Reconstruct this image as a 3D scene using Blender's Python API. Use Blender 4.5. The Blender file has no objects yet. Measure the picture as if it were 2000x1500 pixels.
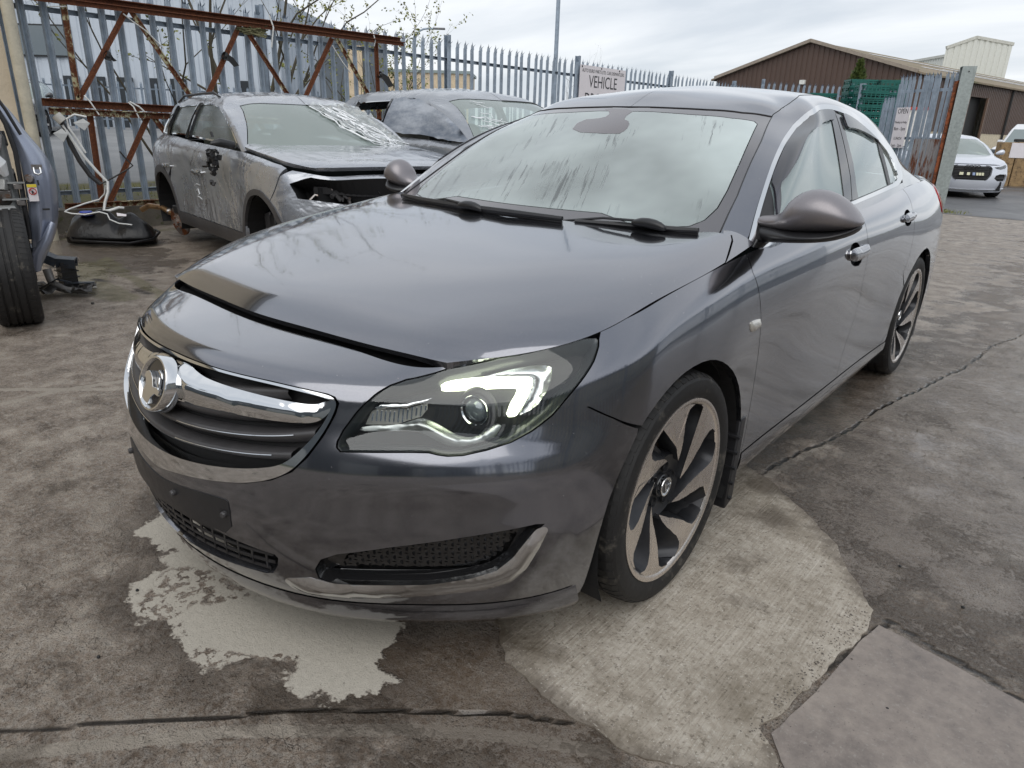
import bpy, bmesh, math, random
import numpy as np
from mathutils import Vector, Matrix
from mathutils.geometry import delaunay_2d_cdt
rnd=random.Random(7)
SC=bpy.context.scene; COL=SC.collection
R_=math.radians
# ---------------- camera, light, world ----------------
CAM_LOC=(1.649667,-1.638498,1.281752)
cd=bpy.data.cameras.new('camera'); cam=bpy.data.objects.new('camera',cd); COL.objects.link(cam)
_y,_p,_r=0.68953,0.354614,0.030719
_f=Vector((-math.sin(_y)*math.cos(_p),math.cos(_y)*math.cos(_p),-math.sin(_p))); _rt=Vector((math.cos(_y),math.sin(_y),0)); _u=_rt.cross(_f)
_r2=_rt*math.cos(_r)+_u*math.sin(_r); _u2=-_rt*math.sin(_r)+_u*math.cos(_r)
M=Matrix(((_r2.x,_u2.x,-_f.x,CAM_LOC[0]),(_r2.y,_u2.y,-_f.y,CAM_LOC[1]),(_r2.z,_u2.z,-_f.z,CAM_LOC[2]),(0,0,0,1)))
cam.matrix_world=M
cd.sensor_width=36; cd.lens=36*1363.0269/2000; cd.clip_start=.05; cd.clip_end=2000
SC.camera=cam
SUN_EL,SUN_AZ=R_(48),R_(150)
W=bpy.data.worlds.new('World'); SC.world=W; W.use_nodes=True
def build_world():
    nt=W.node_tree; N=nt.nodes; L=nt.links; N.clear()
    out=N.new('ShaderNodeOutputWorld'); bg=N.new('ShaderNodeBackground'); bg2=N.new('ShaderNodeBackground'); mx=N.new('ShaderNodeMixShader')
    sky=N.new('ShaderNodeTexSky'); sky.sky_type='NISHITA'; sky.sun_disc=False; sky.sun_elevation=SUN_EL; sky.sun_rotation=SUN_AZ
    L.new(sky.outputs[0],bg.inputs[0]); bg.inputs[1].default_value=.1
    tc=N.new('ShaderNodeTexCoord'); sp=N.new('ShaderNodeSeparateXYZ'); L.new(tc.outputs['Generated'],sp.inputs[0])
    def m(op,a,b=None,c=None):
        n=N.new('ShaderNodeMath'); n.operation=op
        for i,v in enumerate((a,b,c)):
            if v is None: continue
            if isinstance(v,(int,float)): n.inputs[i].default_value=v
            else: L.new(v,n.inputs[i])
        return n.outputs[0]
    z=m('ADD',m('MAXIMUM',sp.outputs[2],0.0),.17)
    cx=m('DIVIDE',sp.outputs[0],z); cy=m('DIVIDE',sp.outputs[1],z)
    cb=N.new('ShaderNodeCombineXYZ'); L.new(cx,cb.inputs[0]); L.new(cy,cb.inputs[1])
    mp=N.new('ShaderNodeMapping'); mp.inputs['Rotation'].default_value=(0,0,R_(-52)); mp.inputs['Scale'].default_value=(.55,1.5,1); L.new(cb.outputs[0],mp.inputs[0])
    n1=N.new('ShaderNodeTexNoise'); n1.inputs['Scale'].default_value=.75; n1.inputs['Detail'].default_value=8; n1.inputs['Roughness'].default_value=.55; n1.inputs['Distortion'].default_value=.35; L.new(mp.outputs[0],n1.inputs[0])
    rp=N.new('ShaderNodeValToRGB'); L.new(n1.outputs[0],rp.inputs[0])
    e=rp.color_ramp.elements; e[0].position=.38; e[0].color=(.43,.46,.50,1); e[1].position=.64; e[1].color=(.62,.632,.65,1)
    L.new(rp.outputs[0],bg2.inputs[0]); bg2.inputs[1].default_value=1.0
    mx.inputs[0].default_value=.93
    L.new(bg.outputs[0],mx.inputs[1]); L.new(bg2.outputs[0],mx.inputs[2]); L.new(mx.outputs[0],out.inputs[0])
build_world()
sd=bpy.data.lights.new('sun','SUN'); sd.energy=.8; sd.angle=R_(65); sd.color=(1,.97,.92)
sun=bpy.data.objects.new('sun',sd); COL.objects.link(sun)
_d=Vector((math.sin(SUN_AZ)*math.cos(SUN_EL),math.cos(SUN_AZ)*math.cos(SUN_EL),math.sin(SUN_EL)))
sun.rotation_euler=_d.to_track_quat('Z','Y').to_euler(); sun.location=(0,0,30)
vs=SC.view_settings; vs.view_transform='Standard'; vs.look='None'; vs.gamma=1; vs.exposure=.72; vs.use_curve_mapping=False
SC.cycles.max_bounces=8; SC.cycles.transparent_max_bounces=12; SC.cycles.use_denoising=True

# ---------------- helpers ----------------
def tag(o,label=None,cat=None,group=None,kind=None):
    if label: o['label']=label
    if cat: o['category']=cat
    if group: o['group']=group
    if kind: o['kind']=kind
    return o
def empty(name,loc=(0,0,0),rz=0,label=None,cat=None,group=None):
    o=bpy.data.objects.new(name,None); o.empty_display_size=.2; COL.objects.link(o); o.location=loc; o.rotation_euler=(0,0,rz)
    return tag(o,label,cat,group)
def mesh_obj(name,V,F,mat=None,parent=None,smooth=False,normals=None,mats=None,fm=None,uvs=None):
    me=bpy.data.meshes.new(name); me.from_pydata([tuple(map(float,v)) for v in V],[],[tuple(int(i) for i in f) for f in F])
    if mats:
        for q in mats: me.materials.append(q)
        if fm is not None: me.polygons.foreach_set('material_index',np.array(fm,dtype=np.int32))
    elif mat: me.materials.append(mat)
    if smooth: me.polygons.foreach_set('use_smooth',np.ones(len(me.polygons),dtype=bool))
    me.update()
    if normals is not None: me.normals_split_custom_set_from_vertices([tuple(map(float,n)) for n in normals])
    o=bpy.data.objects.new(name,me); COL.objects.link(o)
    if parent: o.parent=parent
    return o
def share(name,src,parent=None,M=None):
    o=bpy.data.objects.new(name,src.data if hasattr(src,'data') else src); COL.objects.link(o)
    if parent: o.parent=parent
    if M is not None: o.matrix_local=M
    return o
class MB:
    """collects simple solids into one mesh"""
    def __init__(s): s.V=[];s.F=[];s.fm=[]
    def add(s,V,F,m=0):
        b=len(s.V); s.V+= [tuple(v) for v in V]; s.F+=[tuple(b+i for i in f) for f in F]; s.fm+=[m]*len(F)
    def box(s,c,d,rz=0,M=None,m=0,tilt=None):
        x,y,z=[k/2 for k in d]; P=[Vector(q) for q in ((-x,-y,-z),(x,-y,-z),(x,y,-z),(-x,y,-z),(-x,-y,z),(x,-y,z),(x,y,z),(-x,y,z))]
        T=Matrix.Translation(c)@Matrix.Rotation(rz,4,'Z')
        if tilt is not None: T=T@tilt
        if M is not None: T=M@T
        s.add([T@q for q in P],[(0,3,2,1),(4,5,6,7),(0,1,5,4),(1,2,6,5),(2,3,7,6),(3,0,4,7)],m)
    def bar(s,a,b,w,h=None,m=0,up=(0,0,1)):
        a=Vector(a);b=Vector(b);h=h or w; d=(b-a); L=d.length; d.normalize(); u=Vector(up)
        if abs(d.dot(u))>.95: u=Vector((1,0,0))
        r=d.cross(u).normalized(); u=r.cross(d)
        P=[a+r*i*w/2+u*j*h/2 for i,j in((-1,-1),(1,-1),(1,1),(-1,1))]+[b+r*i*w/2+u*j*h/2 for i,j in((-1,-1),(1,-1),(1,1),(-1,1))]
        s.add(P,[(0,1,2,3),(7,6,5,4),(1,0,4,5),(2,1,5,6),(3,2,6,7),(0,3,7,4)],m)
    def tube(s,pts,r,n=8,m=0,cap=True):
        pts=[Vector(q) for q in pts]; rs=r if isinstance(r,(list,tuple)) else [r]*len(pts)
        d0=(pts[1]-pts[0]).normalized(); u=Vector((0,0,1)) if abs(d0.z)<.9 else Vector((1,0,0)); a=d0.cross(u).normalized()
        V=[]
        for i,q in enumerate(pts):
            d=(pts[min(i+1,len(pts)-1)]-pts[max(i-1,0)]).normalized(); a=(a-d*a.dot(d)).normalized(); b=d.cross(a)
            V+=[q+(a*math.cos(2*math.pi*k/n)+b*math.sin(2*math.pi*k/n))*rs[i] for k in range(n)]
        F=[(i*n+k,i*n+(k+1)%n,(i+1)*n+(k+1)%n,(i+1)*n+k) for i in range(len(pts)-1) for k in range(n)]
        if cap: F+=[tuple(range(n))[::-1],tuple((len(pts)-1)*n+k for k in range(n))]
        s.add(V,F,m)
    def lathe(s,prof,n=32,M=None,m=0):
        # prof [(r,h)], axis local X ; M places it
        V=[];
        for r,h in prof:
            V+=[Vector((h,r*math.cos(2*math.pi*k/n),r*math.sin(2*math.pi*k/n))) for k in range(n)]
        if M is not None: V=[M@v for v in V]
        F=[(i*n+k,i*n+(k+1)%n,(i+1)*n+(k+1)%n,(i+1)*n+k) for i in range(len(prof)-1) for k in range(n)]
        s.add(V,F,m)
    def prism(s,poly,a,b,axis='z',M=None,m=0):
        # poly 2d list; extruded from a to b along axis
        n=len(poly)
        def P(q,h): return {'z':Vector((q[0],q[1],h)),'x':Vector((h,q[0],q[1])),'y':Vector((q[0],h,q[1]))}[axis]
        V=[P(q,a) for q in poly]+[P(q,b) for q in poly]
        if M is not None: V=[M@v for v in V]
        s.add(V,[tuple(range(n))[::-1],tuple(range(n,2*n))]+[(i,(i+1)%n,n+(i+1)%n,n+i) for i in range(n)],m)
    def build(s,name,mat,parent=None,smooth=False,mats=None,auto=None):
        o=mesh_obj(name,s.V,s.F,mat,parent,smooth,mats=mats,fm=s.fm if mats else None)
        bm=bmesh.new(); bm.from_mesh(o.data); bmesh.ops.recalc_face_normals(bm,faces=bm.faces); bm.to_mesh(o.data); bm.free()
        if auto is not None: autosmooth(o,auto)
        return o
def autosmooth(o,deg=35):
    me=o.data; me.polygons.foreach_set('use_smooth',np.ones(len(me.polygons),dtype=bool))
    bm=bmesh.new(); bm.from_mesh(me); lim=R_(deg)
    for e in bm.edges:
        e.smooth = not (len(e.link_faces)==2 and e.calc_face_angle(0)>lim)
    bm.to_mesh(me); bm.free(); return o
def bevel(o,w=.003,seg=2,ang=35):
    md=o.modifiers.new('b','BEVEL'); md.width=w; md.segments=seg; md.limit_method='ANGLE'; md.angle_limit=R_(ang); md.harden_normals=False
    return autosmooth(o,50)
# ---- materials
class NT:
    def __init__(s,mat): s.t=mat.node_tree; s.N=s.t.nodes; s.L=s.t.links
    def n(s,typ,**k):
        q=s.N.new('ShaderNode'+typ)
        for a,b in k.items(): setattr(q,a,b)
        return q
    def set(s,node,**k):
        for a,b in k.items():
            i=node.inputs[a.replace('_',' ')] if a.replace('_',' ') in node.inputs else node.inputs[int(a[1:])]
            if isinstance(b,bpy.types.NodeSocket): s.L.new(b,i)
            else: i.default_value=b
        return node
    def m(s,op,*v,clamp=False):
        q=s.n('Math',operation=op); q.use_clamp=clamp
        for i,x in enumerate(v):
            if isinstance(x,bpy.types.NodeSocket): s.L.new(x,q.inputs[i])
            else: q.inputs[i].default_value=x
        return q.outputs[0]
    def mix(s,f,a,b,mode='MIX'):
        q=s.n('MixRGB',blend_type=mode)
        for i,x in enumerate((f,a,b)):
            if isinstance(x,bpy.types.NodeSocket): s.L.new(x,q.inputs[i])
            elif i==0: q.inputs[0].default_value=x
            else: q.inputs[i].default_value=(*x,1) if len(x)==3 else x
        return q.outputs[0]
    def noise(s,scale,detail=4,rough=.5,vec=None,dist=0,out=0):
        q=s.n('TexNoise'); q.inputs['Scale'].default_value=scale; q.inputs['Detail'].default_value=detail; q.inputs['Roughness'].default_value=rough; q.inputs['Distortion'].default_value=dist
        if vec is not None: s.L.new(vec,q.inputs[0])
        return q.outputs[out]
    def ramp(s,x,*st):
        q=s.n('ValToRGB'); s.L.new(x,q.inputs[0]); e=q.color_ramp.elements
        while len(e)<len(st): e.new(.5)
        for k,(p_,c) in enumerate(st): e[k].position=p_; e[k].color=(*c,1) if not isinstance(c,(int,float)) else (c,c,c,1)
        return q.outputs[0]
    def coord(s,kind='Object',scale=None,rot=None):
        c=s.n('TexCoord').outputs[kind]
        if scale is None and rot is None: return c
        m=s.n('Mapping'); s.L.new(c,m.inputs[0])
        if scale: m.inputs['Scale'].default_value=scale
        if rot: m.inputs['Rotation'].default_value=rot
        return m.outputs[0]
    def pos(s,scale=None,rot=None):
        c=s.n('NewGeometry').outputs['Position']
        if scale is None and rot is None: return c
        m=s.n('Mapping'); s.L.new(c,m.inputs[0])
        if scale: m.inputs['Scale'].default_value=scale
        if rot: m.inputs['Rotation'].default_value=rot
        return m.outputs[0]
    def bump(s,h,strength=.3,dist=.01):
        q=s.n('Bump'); q.inputs['Strength'].default_value=strength; q.inputs['Distance'].default_value=dist; s.L.new(h,q.inputs['Height']); return q.outputs[0]
def pbsdf(name,col=(.5,.5,.5),rough=.5,metal=0,coat=0,spec=.5,coatr=.03,alpha=1,trans=0,emis=None,es=0,ior=1.5):
    m=bpy.data.materials.new(name); m.use_nodes=True; b=m.node_tree.nodes['Principled BSDF']
    b.inputs['Base Color'].default_value=(*col,1); b.inputs['Roughness'].default_value=rough; b.inputs['Metallic'].default_value=metal
    b.inputs['Coat Weight'].default_value=coat; b.inputs['Coat Roughness'].default_value=coatr; b.inputs['Specular IOR Level'].default_value=spec
    b.inputs['Alpha'].default_value=alpha; b.inputs['Transmission Weight'].default_value=trans; b.inputs['IOR'].default_value=ior
    if emis: b.inputs['Emission Color'].default_value=(*emis,1); b.inputs['Emission Strength'].default_value=es
    return m,NT(m),b
def vary(name,col,rough=.5,metal=0,amt=.25,scale=6,bump=.15,bs=60,dirt=None,coat=0,spec=.5,rvar=.15,dist=.004):
    """a procedural material: base colour broken by two noises, optional dirt colour, fine bump"""
    m,t,b=pbsdf(name,col,rough,metal,coat,spec)
    c=t.coord('Object')
    n1=t.noise(scale,6,.6,c); n2=t.noise(scale*7,4,.6,c)
    f=t.m('MULTIPLY_ADD',n1,.7,t.m('MULTIPLY',n2,.3))
    lo=tuple(max(0,k*(1-amt)) for k in col); hi=tuple(min(1,k*(1+amt)) for k in col)
    o=t.ramp(f,(.3,lo),(.7,hi))
    if dirt:
        dcol,thr=dirt; o=t.mix(t.ramp(t.noise(scale*1.7,8,.7,c),(thr,0),(thr+.12,1)),o,dcol)
    t.L.new(o,b.inputs['Base Color'])
    t.L.new(t.m('ADD',t.m('MULTIPLY',t.m('SUBTRACT',n2,.5),rvar*2),rough,clamp=True),b.inputs['Roughness'])
    if bump: t.L.new(t.bump(t.noise(bs,4,.6,c),bump,dist),b.inputs['Normal'])
    return m
# ---- smooth spline surfaces and panels cut out of them

def in_poly(P,poly):
    x,y=P[:,0],P[:,1]; r=np.zeros(len(P),bool); n=len(poly)
    for i in range(n):
        x1,y1=poly[i];x2,y2=poly[(i+1)%n]
        if y1==y2: continue
        c=((y1>y)!=(y2>y))&(x<(x2-x1)*(y-y1)/(y2-y1)+x1); r^=c
    return r
def dist_poly(P,poly):
    d=np.full(len(P),1e9); n=len(poly)
    for i in range(n):
        a=np.array(poly[i]);b=np.array(poly[(i+1)%n]); ab=b-a; L=(ab@ab)
        if L<1e-14: continue
        t=np.clip(((P-a)@ab)/L,0,1); d=np.minimum(d,np.linalg.norm(P-a-t[:,None]*ab,axis=1))
    return d
def area(p): 
    p=np.asarray(p);q=np.roll(p,-1,0); return .5*(p[:,0]*q[:,1]-q[:,0]*p[:,1]).sum()
def chaikin(p,k=1,closed=True):
    p=np.asarray(p,float)
    for _ in range(k):
        if closed:
            q=np.roll(p,-1,0); p=np.stack([.75*p+.25*q,.25*p+.75*q],1).reshape(-1,2)
        else:
            a=.75*p[:-1]+.25*p[1:];b=.25*p[:-1]+.75*p[1:]; p=np.concatenate([p[:1],np.stack([a,b],1).reshape(-1,2),p[-1:]])
    return p
def resample(p,h):
    p=np.asarray(p,float); o=[]
    for i in range(len(p)):
        a=p[i];b=p[(i+1)%len(p)];n=max(1,int(np.ceil(np.linalg.norm(b-a)/h)))
        o+=[a+(b-a)*k/n for k in range(n)]
    o=np.array(o); k=np.ones(len(o),bool)
    k=np.linalg.norm(o-np.roll(o,1,0),axis=1)>1e-5
    return o[k]
def inset(p,d):
    p=np.asarray(p,float)
    if abs(d)<1e-9: return p
    sgn=1 if area(p)>0 else -1
    e=np.roll(p,-1,0)-p; e/=np.maximum(np.linalg.norm(e,axis=1,keepdims=True),1e-9); nrm=np.stack([-e[:,1],e[:,0]],1)*sgn
    n=nrm+np.roll(nrm,1,0); l=np.linalg.norm(n,axis=1,keepdims=True); n/=np.maximum(l,1e-9); k=np.clip(2/np.maximum(l,1e-9),1,1.6)
    return p+n*k*d
def flip(p): return [(-a,b) for a,b in p][::-1]
def tri2d(outer,holes=(),grid=.025,bstep=.012):
    outer=resample(outer,bstep); holes=[resample(h,bstep) for h in holes]
    lo=outer.min(0);hi=outer.max(0)
    gx=np.arange(lo[0]+grid*.5,hi[0],grid);gy=np.arange(lo[1]+grid*.5,hi[1],grid)
    if len(gx) and len(gy):
        A,B_=np.meshgrid(gx,gy,indexing='ij'); A=A.copy(); A[:,1::2]+=grid*.5*0; G=np.stack([A.ravel(),B_.ravel()],1)
        k=in_poly(G,outer)&(dist_poly(G,outer)>grid*.45)
        G=G[k]
        for h in holes: G=G[(~in_poly(G,h))&(dist_poly(G,h)>grid*.45)]
    else: G=np.zeros((0,2))
    pts=[];edges=[];loops=[]
    for L in [outer]+holes:
        b=len(pts); n=len(L); pts+=list(map(tuple,L)); edges+=[(b+i,b+(i+1)%n) for i in range(n)]; loops.append((b,n))
    nb=len(pts); pts+=list(map(tuple,G))
    v,e,f,ov,oe,of=delaunay_2d_cdt([Vector(q) for q in pts],edges,[],0,1e-7,True)
    P=np.array([tuple(q) for q in v]); F=np.array([tuple(q) for q in f if len(q)==3],dtype=int)
    C=P[F].mean(1); k=in_poly(C,outer)
    for h in holes: k&=~in_poly(C,h)
    F=F[k]
    a=P[F[:,0]];b=P[F[:,1]];c=P[F[:,2]]
    s=(b[:,0]-a[:,0])*(c[:,1]-a[:,1])-(b[:,1]-a[:,1])*(c[:,0]-a[:,0])
    F=F[abs(s)>1e-10]; s=s[abs(s)>1e-10]; F[s<0]=F[s<0][:,::-1]
    # boundary edges
    from collections import Counter
    E=Counter()
    for t in F:
        for i in range(3): E[(int(t[i]),int(t[(i+1)%3]))]+=1
    bd=[k for k in E if (k[1],k[0]) not in E]
    return P,F,bd
def panel(name,S,outer,mat,parent=None,holes=(),off=0.,depth=.02,gap=.0018,grid=.03,bstep=.012,pillow=None,sgn=1,T=None,roundk=0,prof=None,smooth=6):
    """cut a panel out of surface S along uv outlines; depth = turned edge; pillow=(height,width) bulges it"""
    o=inset(resample(outer,.02) if gap else outer,gap); 
    if roundk: o=chaikin(o,roundk)
    hs=[inset(resample(h,.02),-gap) if gap else np.asarray(h,float) for h in holes]
    P,F,bd=tri2d(o,hs,grid,bstep)
    N=S.nrm(P)*sgn; X=S(P)
    h=np.full(len(P),off,float)
    if pillow:
        H,wd=pillow; d=dist_poly(P,list(map(tuple,o)))
        for q in hs: d=np.minimum(d,dist_poly(P,list(map(tuple,q))))
        t=np.clip(d/wd,0,1); hh=H*(np.sqrt(np.maximum(0,1-(1-t)**2)) if prof is None else prof(t))
        hh=np.asarray(hh,float)
        nb=np.zeros(len(P)); onb=np.zeros(len(P),bool)
        for a_,b_ in bd: onb[a_]=onb[b_]=True
        E_=np.concatenate([F[:,[0,1]],F[:,[1,2]],F[:,[2,0]]]); E_=np.concatenate([E_,E_[:,::-1]])
        cnt=np.bincount(E_[:,0],minlength=len(P))
        for _ in range(smooth):
            av=np.bincount(E_[:,0],weights=hh[E_[:,1]],minlength=len(P))/np.maximum(cnt,1); hh=np.where(onb,hh,.4*hh+.6*av)
        h=h+hh
    X=X+N*h[:,None]
    if T is not None: X=X@np.array(T)[:3,:3].T+np.array(T)[:3,3]; N=N@np.array(T)[:3,:3].T
    n=len(X); V=X; FF=F if sgn>0 else F[:,::-1]
    FF=[tuple(f) for f in FF]; NN=N
    ntop=len(FF)
    if depth:
        idx={}; ev=[];en=[]
        def g(i,k):
            if (i,k) not in idx: idx[(i,k)]=n+len(ev); ev.append(X[i]-N[i]*(depth if k else 0)); en.append(i)
            return idx[(i,k)]
        for a,b in bd:
            q=(g(b,0),g(a,0),g(a,1),g(b,1)); FF.append(q if sgn>0 else q[::-1])
        V=np.concatenate([X,np.array(ev)])
    ob=mesh_obj(name,V,FF,mat,parent,smooth=True)
    if pillow is None:
        me=ob.data
        # custom normals for the face part, flat for the edge part
        ln=np.zeros((len(me.loops),3)); vi=np.zeros(len(me.loops),dtype=np.int32); me.loops.foreach_get('vertex_index',vi)
        fl=np.zeros((len(me.polygons),3),dtype=np.float32); me.polygons.foreach_get('normal',fl.ravel()) if False else None
        pn=np.array([p.normal for p in me.polygons]); ls=np.array([p.loop_start for p in me.polygons]); lt=np.array([p.loop_total for p in me.polygons])
        pl=np.repeat(np.arange(len(pn)),lt); top=vi<n
        ln[top]=N[vi[top]]; ln[~top]=pn[pl[~top]]
        me.normals_split_custom_set(ln.tolist())
    return ob
def both(name,S,outer,mat,parent,**k):
    """the same panel on the left and the right flank"""
    a=panel(name,S,outer,mat,parent,**k)
    k2=dict(k)
    if 'holes' in k2: k2['holes']=[flip(h) for h in k2['holes']]
    b=panel(name,S,flip(outer),mat,parent,**k2)
    return a,b
def on(S,uv,off=0): 
    uv=np.atleast_2d(uv); return S(uv)+S.nrm(uv)*off
def strip(S,uvs,w,off=.002,h=.003,mat=None,name='trim',parent=None,n=6):
    """a thin round bead running along a uv line"""
    p=resample_open(uvs,.02); P=on(S,p,off); mb=MB(); mb.tube([tuple(q) for q in P],w,n); return mb.build(name,mat,parent,smooth=True)
def resample_open(p,h):
    p=np.asarray(p,float);o=[]
    for a,b in zip(p[:-1],p[1:]):
        n=max(1,int(np.ceil(np.linalg.norm(b-a)/h))); o+=[a+(b-a)*k/n for k in range(n)]
    o.append(p[-1]); return np.array(o)


def _nat(t,Y):
    # natural cubic second derivs; Y (n,...) 
    n=len(t);h=np.diff(t);A=np.zeros((n,n));A[0,0]=A[-1,-1]=1
    B=np.zeros_like(Y)
    for i in range(1,n-1):
        A[i,i-1]=h[i-1];A[i,i]=2*(h[i-1]+h[i]);A[i,i+1]=h[i]
        B[i]=6*((Y[i+1]-Y[i])/h[i]-(Y[i]-Y[i-1])/h[i-1])
    return np.linalg.solve(A,B.reshape(n,-1)).reshape(Y.shape)
def _ev(t,Y,M,x):
    i=np.clip(np.searchsorted(t,x)-1,0,len(t)-2);h=t[i+1]-t[i];a=(t[i+1]-x)/h;b=1-a
    sh=(-1,)+(1,)*(Y.ndim-1)
    h=h.reshape(sh);a=a.reshape(sh);b=b.reshape(sh)
    return a*Y[i]+b*Y[i+1]+((a**3-a)*M[i]+(b**3-b)*M[i+1])*h*h/6
def spl(t,Y,x):
    Y=np.asarray(Y,float);t=np.asarray(t,float)
    return _ev(t,Y,_nat(t,Y),np.asarray(x,float))
class Surf:
    """C2 surface through a net of points [col][row]; u along columns, v along rows, both about metres."""
    def __init__(s,net,mirror=True,us=None,vs=None,nu=0,nv=0):
        N=np.array(net,float)
        if mirror:
            m=N[:0:-1].copy(); m[...,0]*=-1
            N=np.concatenate([m,N])
        s.N=N
        du=np.linalg.norm(np.diff(N,axis=0),axis=2).mean(1); dv=np.linalg.norm(np.diff(N,axis=1),axis=2).mean(0)
        s.U=np.concatenate([[0],np.cumsum(du)]); s.V=np.concatenate([[0],np.cumsum(dv)])
        if mirror: s.U-=s.U[len(s.U)//2]
        # dense table for quick eval
        s.gu=np.unique(np.concatenate([np.linspace(a,b,9) for a,b in zip(s.U[:-1],s.U[1:])]))
        s.gv=np.unique(np.concatenate([np.linspace(a,b,9) for a,b in zip(s.V[:-1],s.V[1:])]))
        T=spl(s.U,N,s.gu)                    # (gu,rows,3)
        s.MT=_nat(s.V,np.swapaxes(T,0,1))
        s.T=np.swapaxes(T,0,1)               # rows first
    def __call__(s,uv):
        uv=np.atleast_2d(np.asarray(uv,float)); u=np.clip(uv[:,0],s.U[0],s.U[-1]); v=np.clip(uv[:,1],s.V[0],s.V[-1])
        # cubic in u on the dense table (catmull) after exact eval in v
        g=s.gu;i=np.clip(np.searchsorted(g,u)-1,0,len(g)-2)
        def at(j):
            j=np.clip(j,0,len(g)-1)
            k=np.clip(np.searchsorted(s.V,v)-1,0,len(s.V)-2);h=(s.V[k+1]-s.V[k]);a=(s.V[k+1]-v)/h;b=1-a
            a=a[:,None];b=b[:,None];h=h[:,None]
            return a*s.T[k,j]+b*s.T[k+1,j]+((a**3-a)*s.MT[k,j]+(b**3-b)*s.MT[k+1,j])*h*h/6
        p0,p1,p2,p3=at(i-1),at(i),at(i+1),at(i+2)
        x0=g[np.clip(i-1,0,len(g)-1)];x1=g[i];x2=g[i+1];x3=g[np.clip(i+2,0,len(g)-1)]
        h=x2-x1
        m1=np.where((i>0)[:,None],(p2-p0)/np.maximum(x2-x0,1e-9)[:,None],(p2-p1)/h[:,None])
        m2=np.where((i<len(g)-2)[:,None],(p3-p1)/np.maximum(x3-x1,1e-9)[:,None],(p2-p1)/h[:,None])
        t=((u-x1)/h)[:,None];h=h[:,None]
        return (2*t**3-3*t**2+1)*p1+(t**3-2*t**2+t)*h*m1+(-2*t**3+3*t**2)*p2+(t**3-t**2)*h*m2
    def nrm(s,uv):
        uv=np.atleast_2d(uv).astype(float);e=2e-3
        lo=np.array([s.U[0]+1e-6,s.V[0]+1e-6]);hi=np.array([s.U[-1]-1e-6,s.V[-1]-1e-6])
        c=np.clip(uv,lo+e,hi-e)
        a=s(c+[e,0])-s(c-[e,0]);b=s(c+[0,e])-s(c-[0,e])
        n=np.cross(a,b);return n/np.maximum(np.linalg.norm(n,axis=1,keepdims=True),1e-12)

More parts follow.
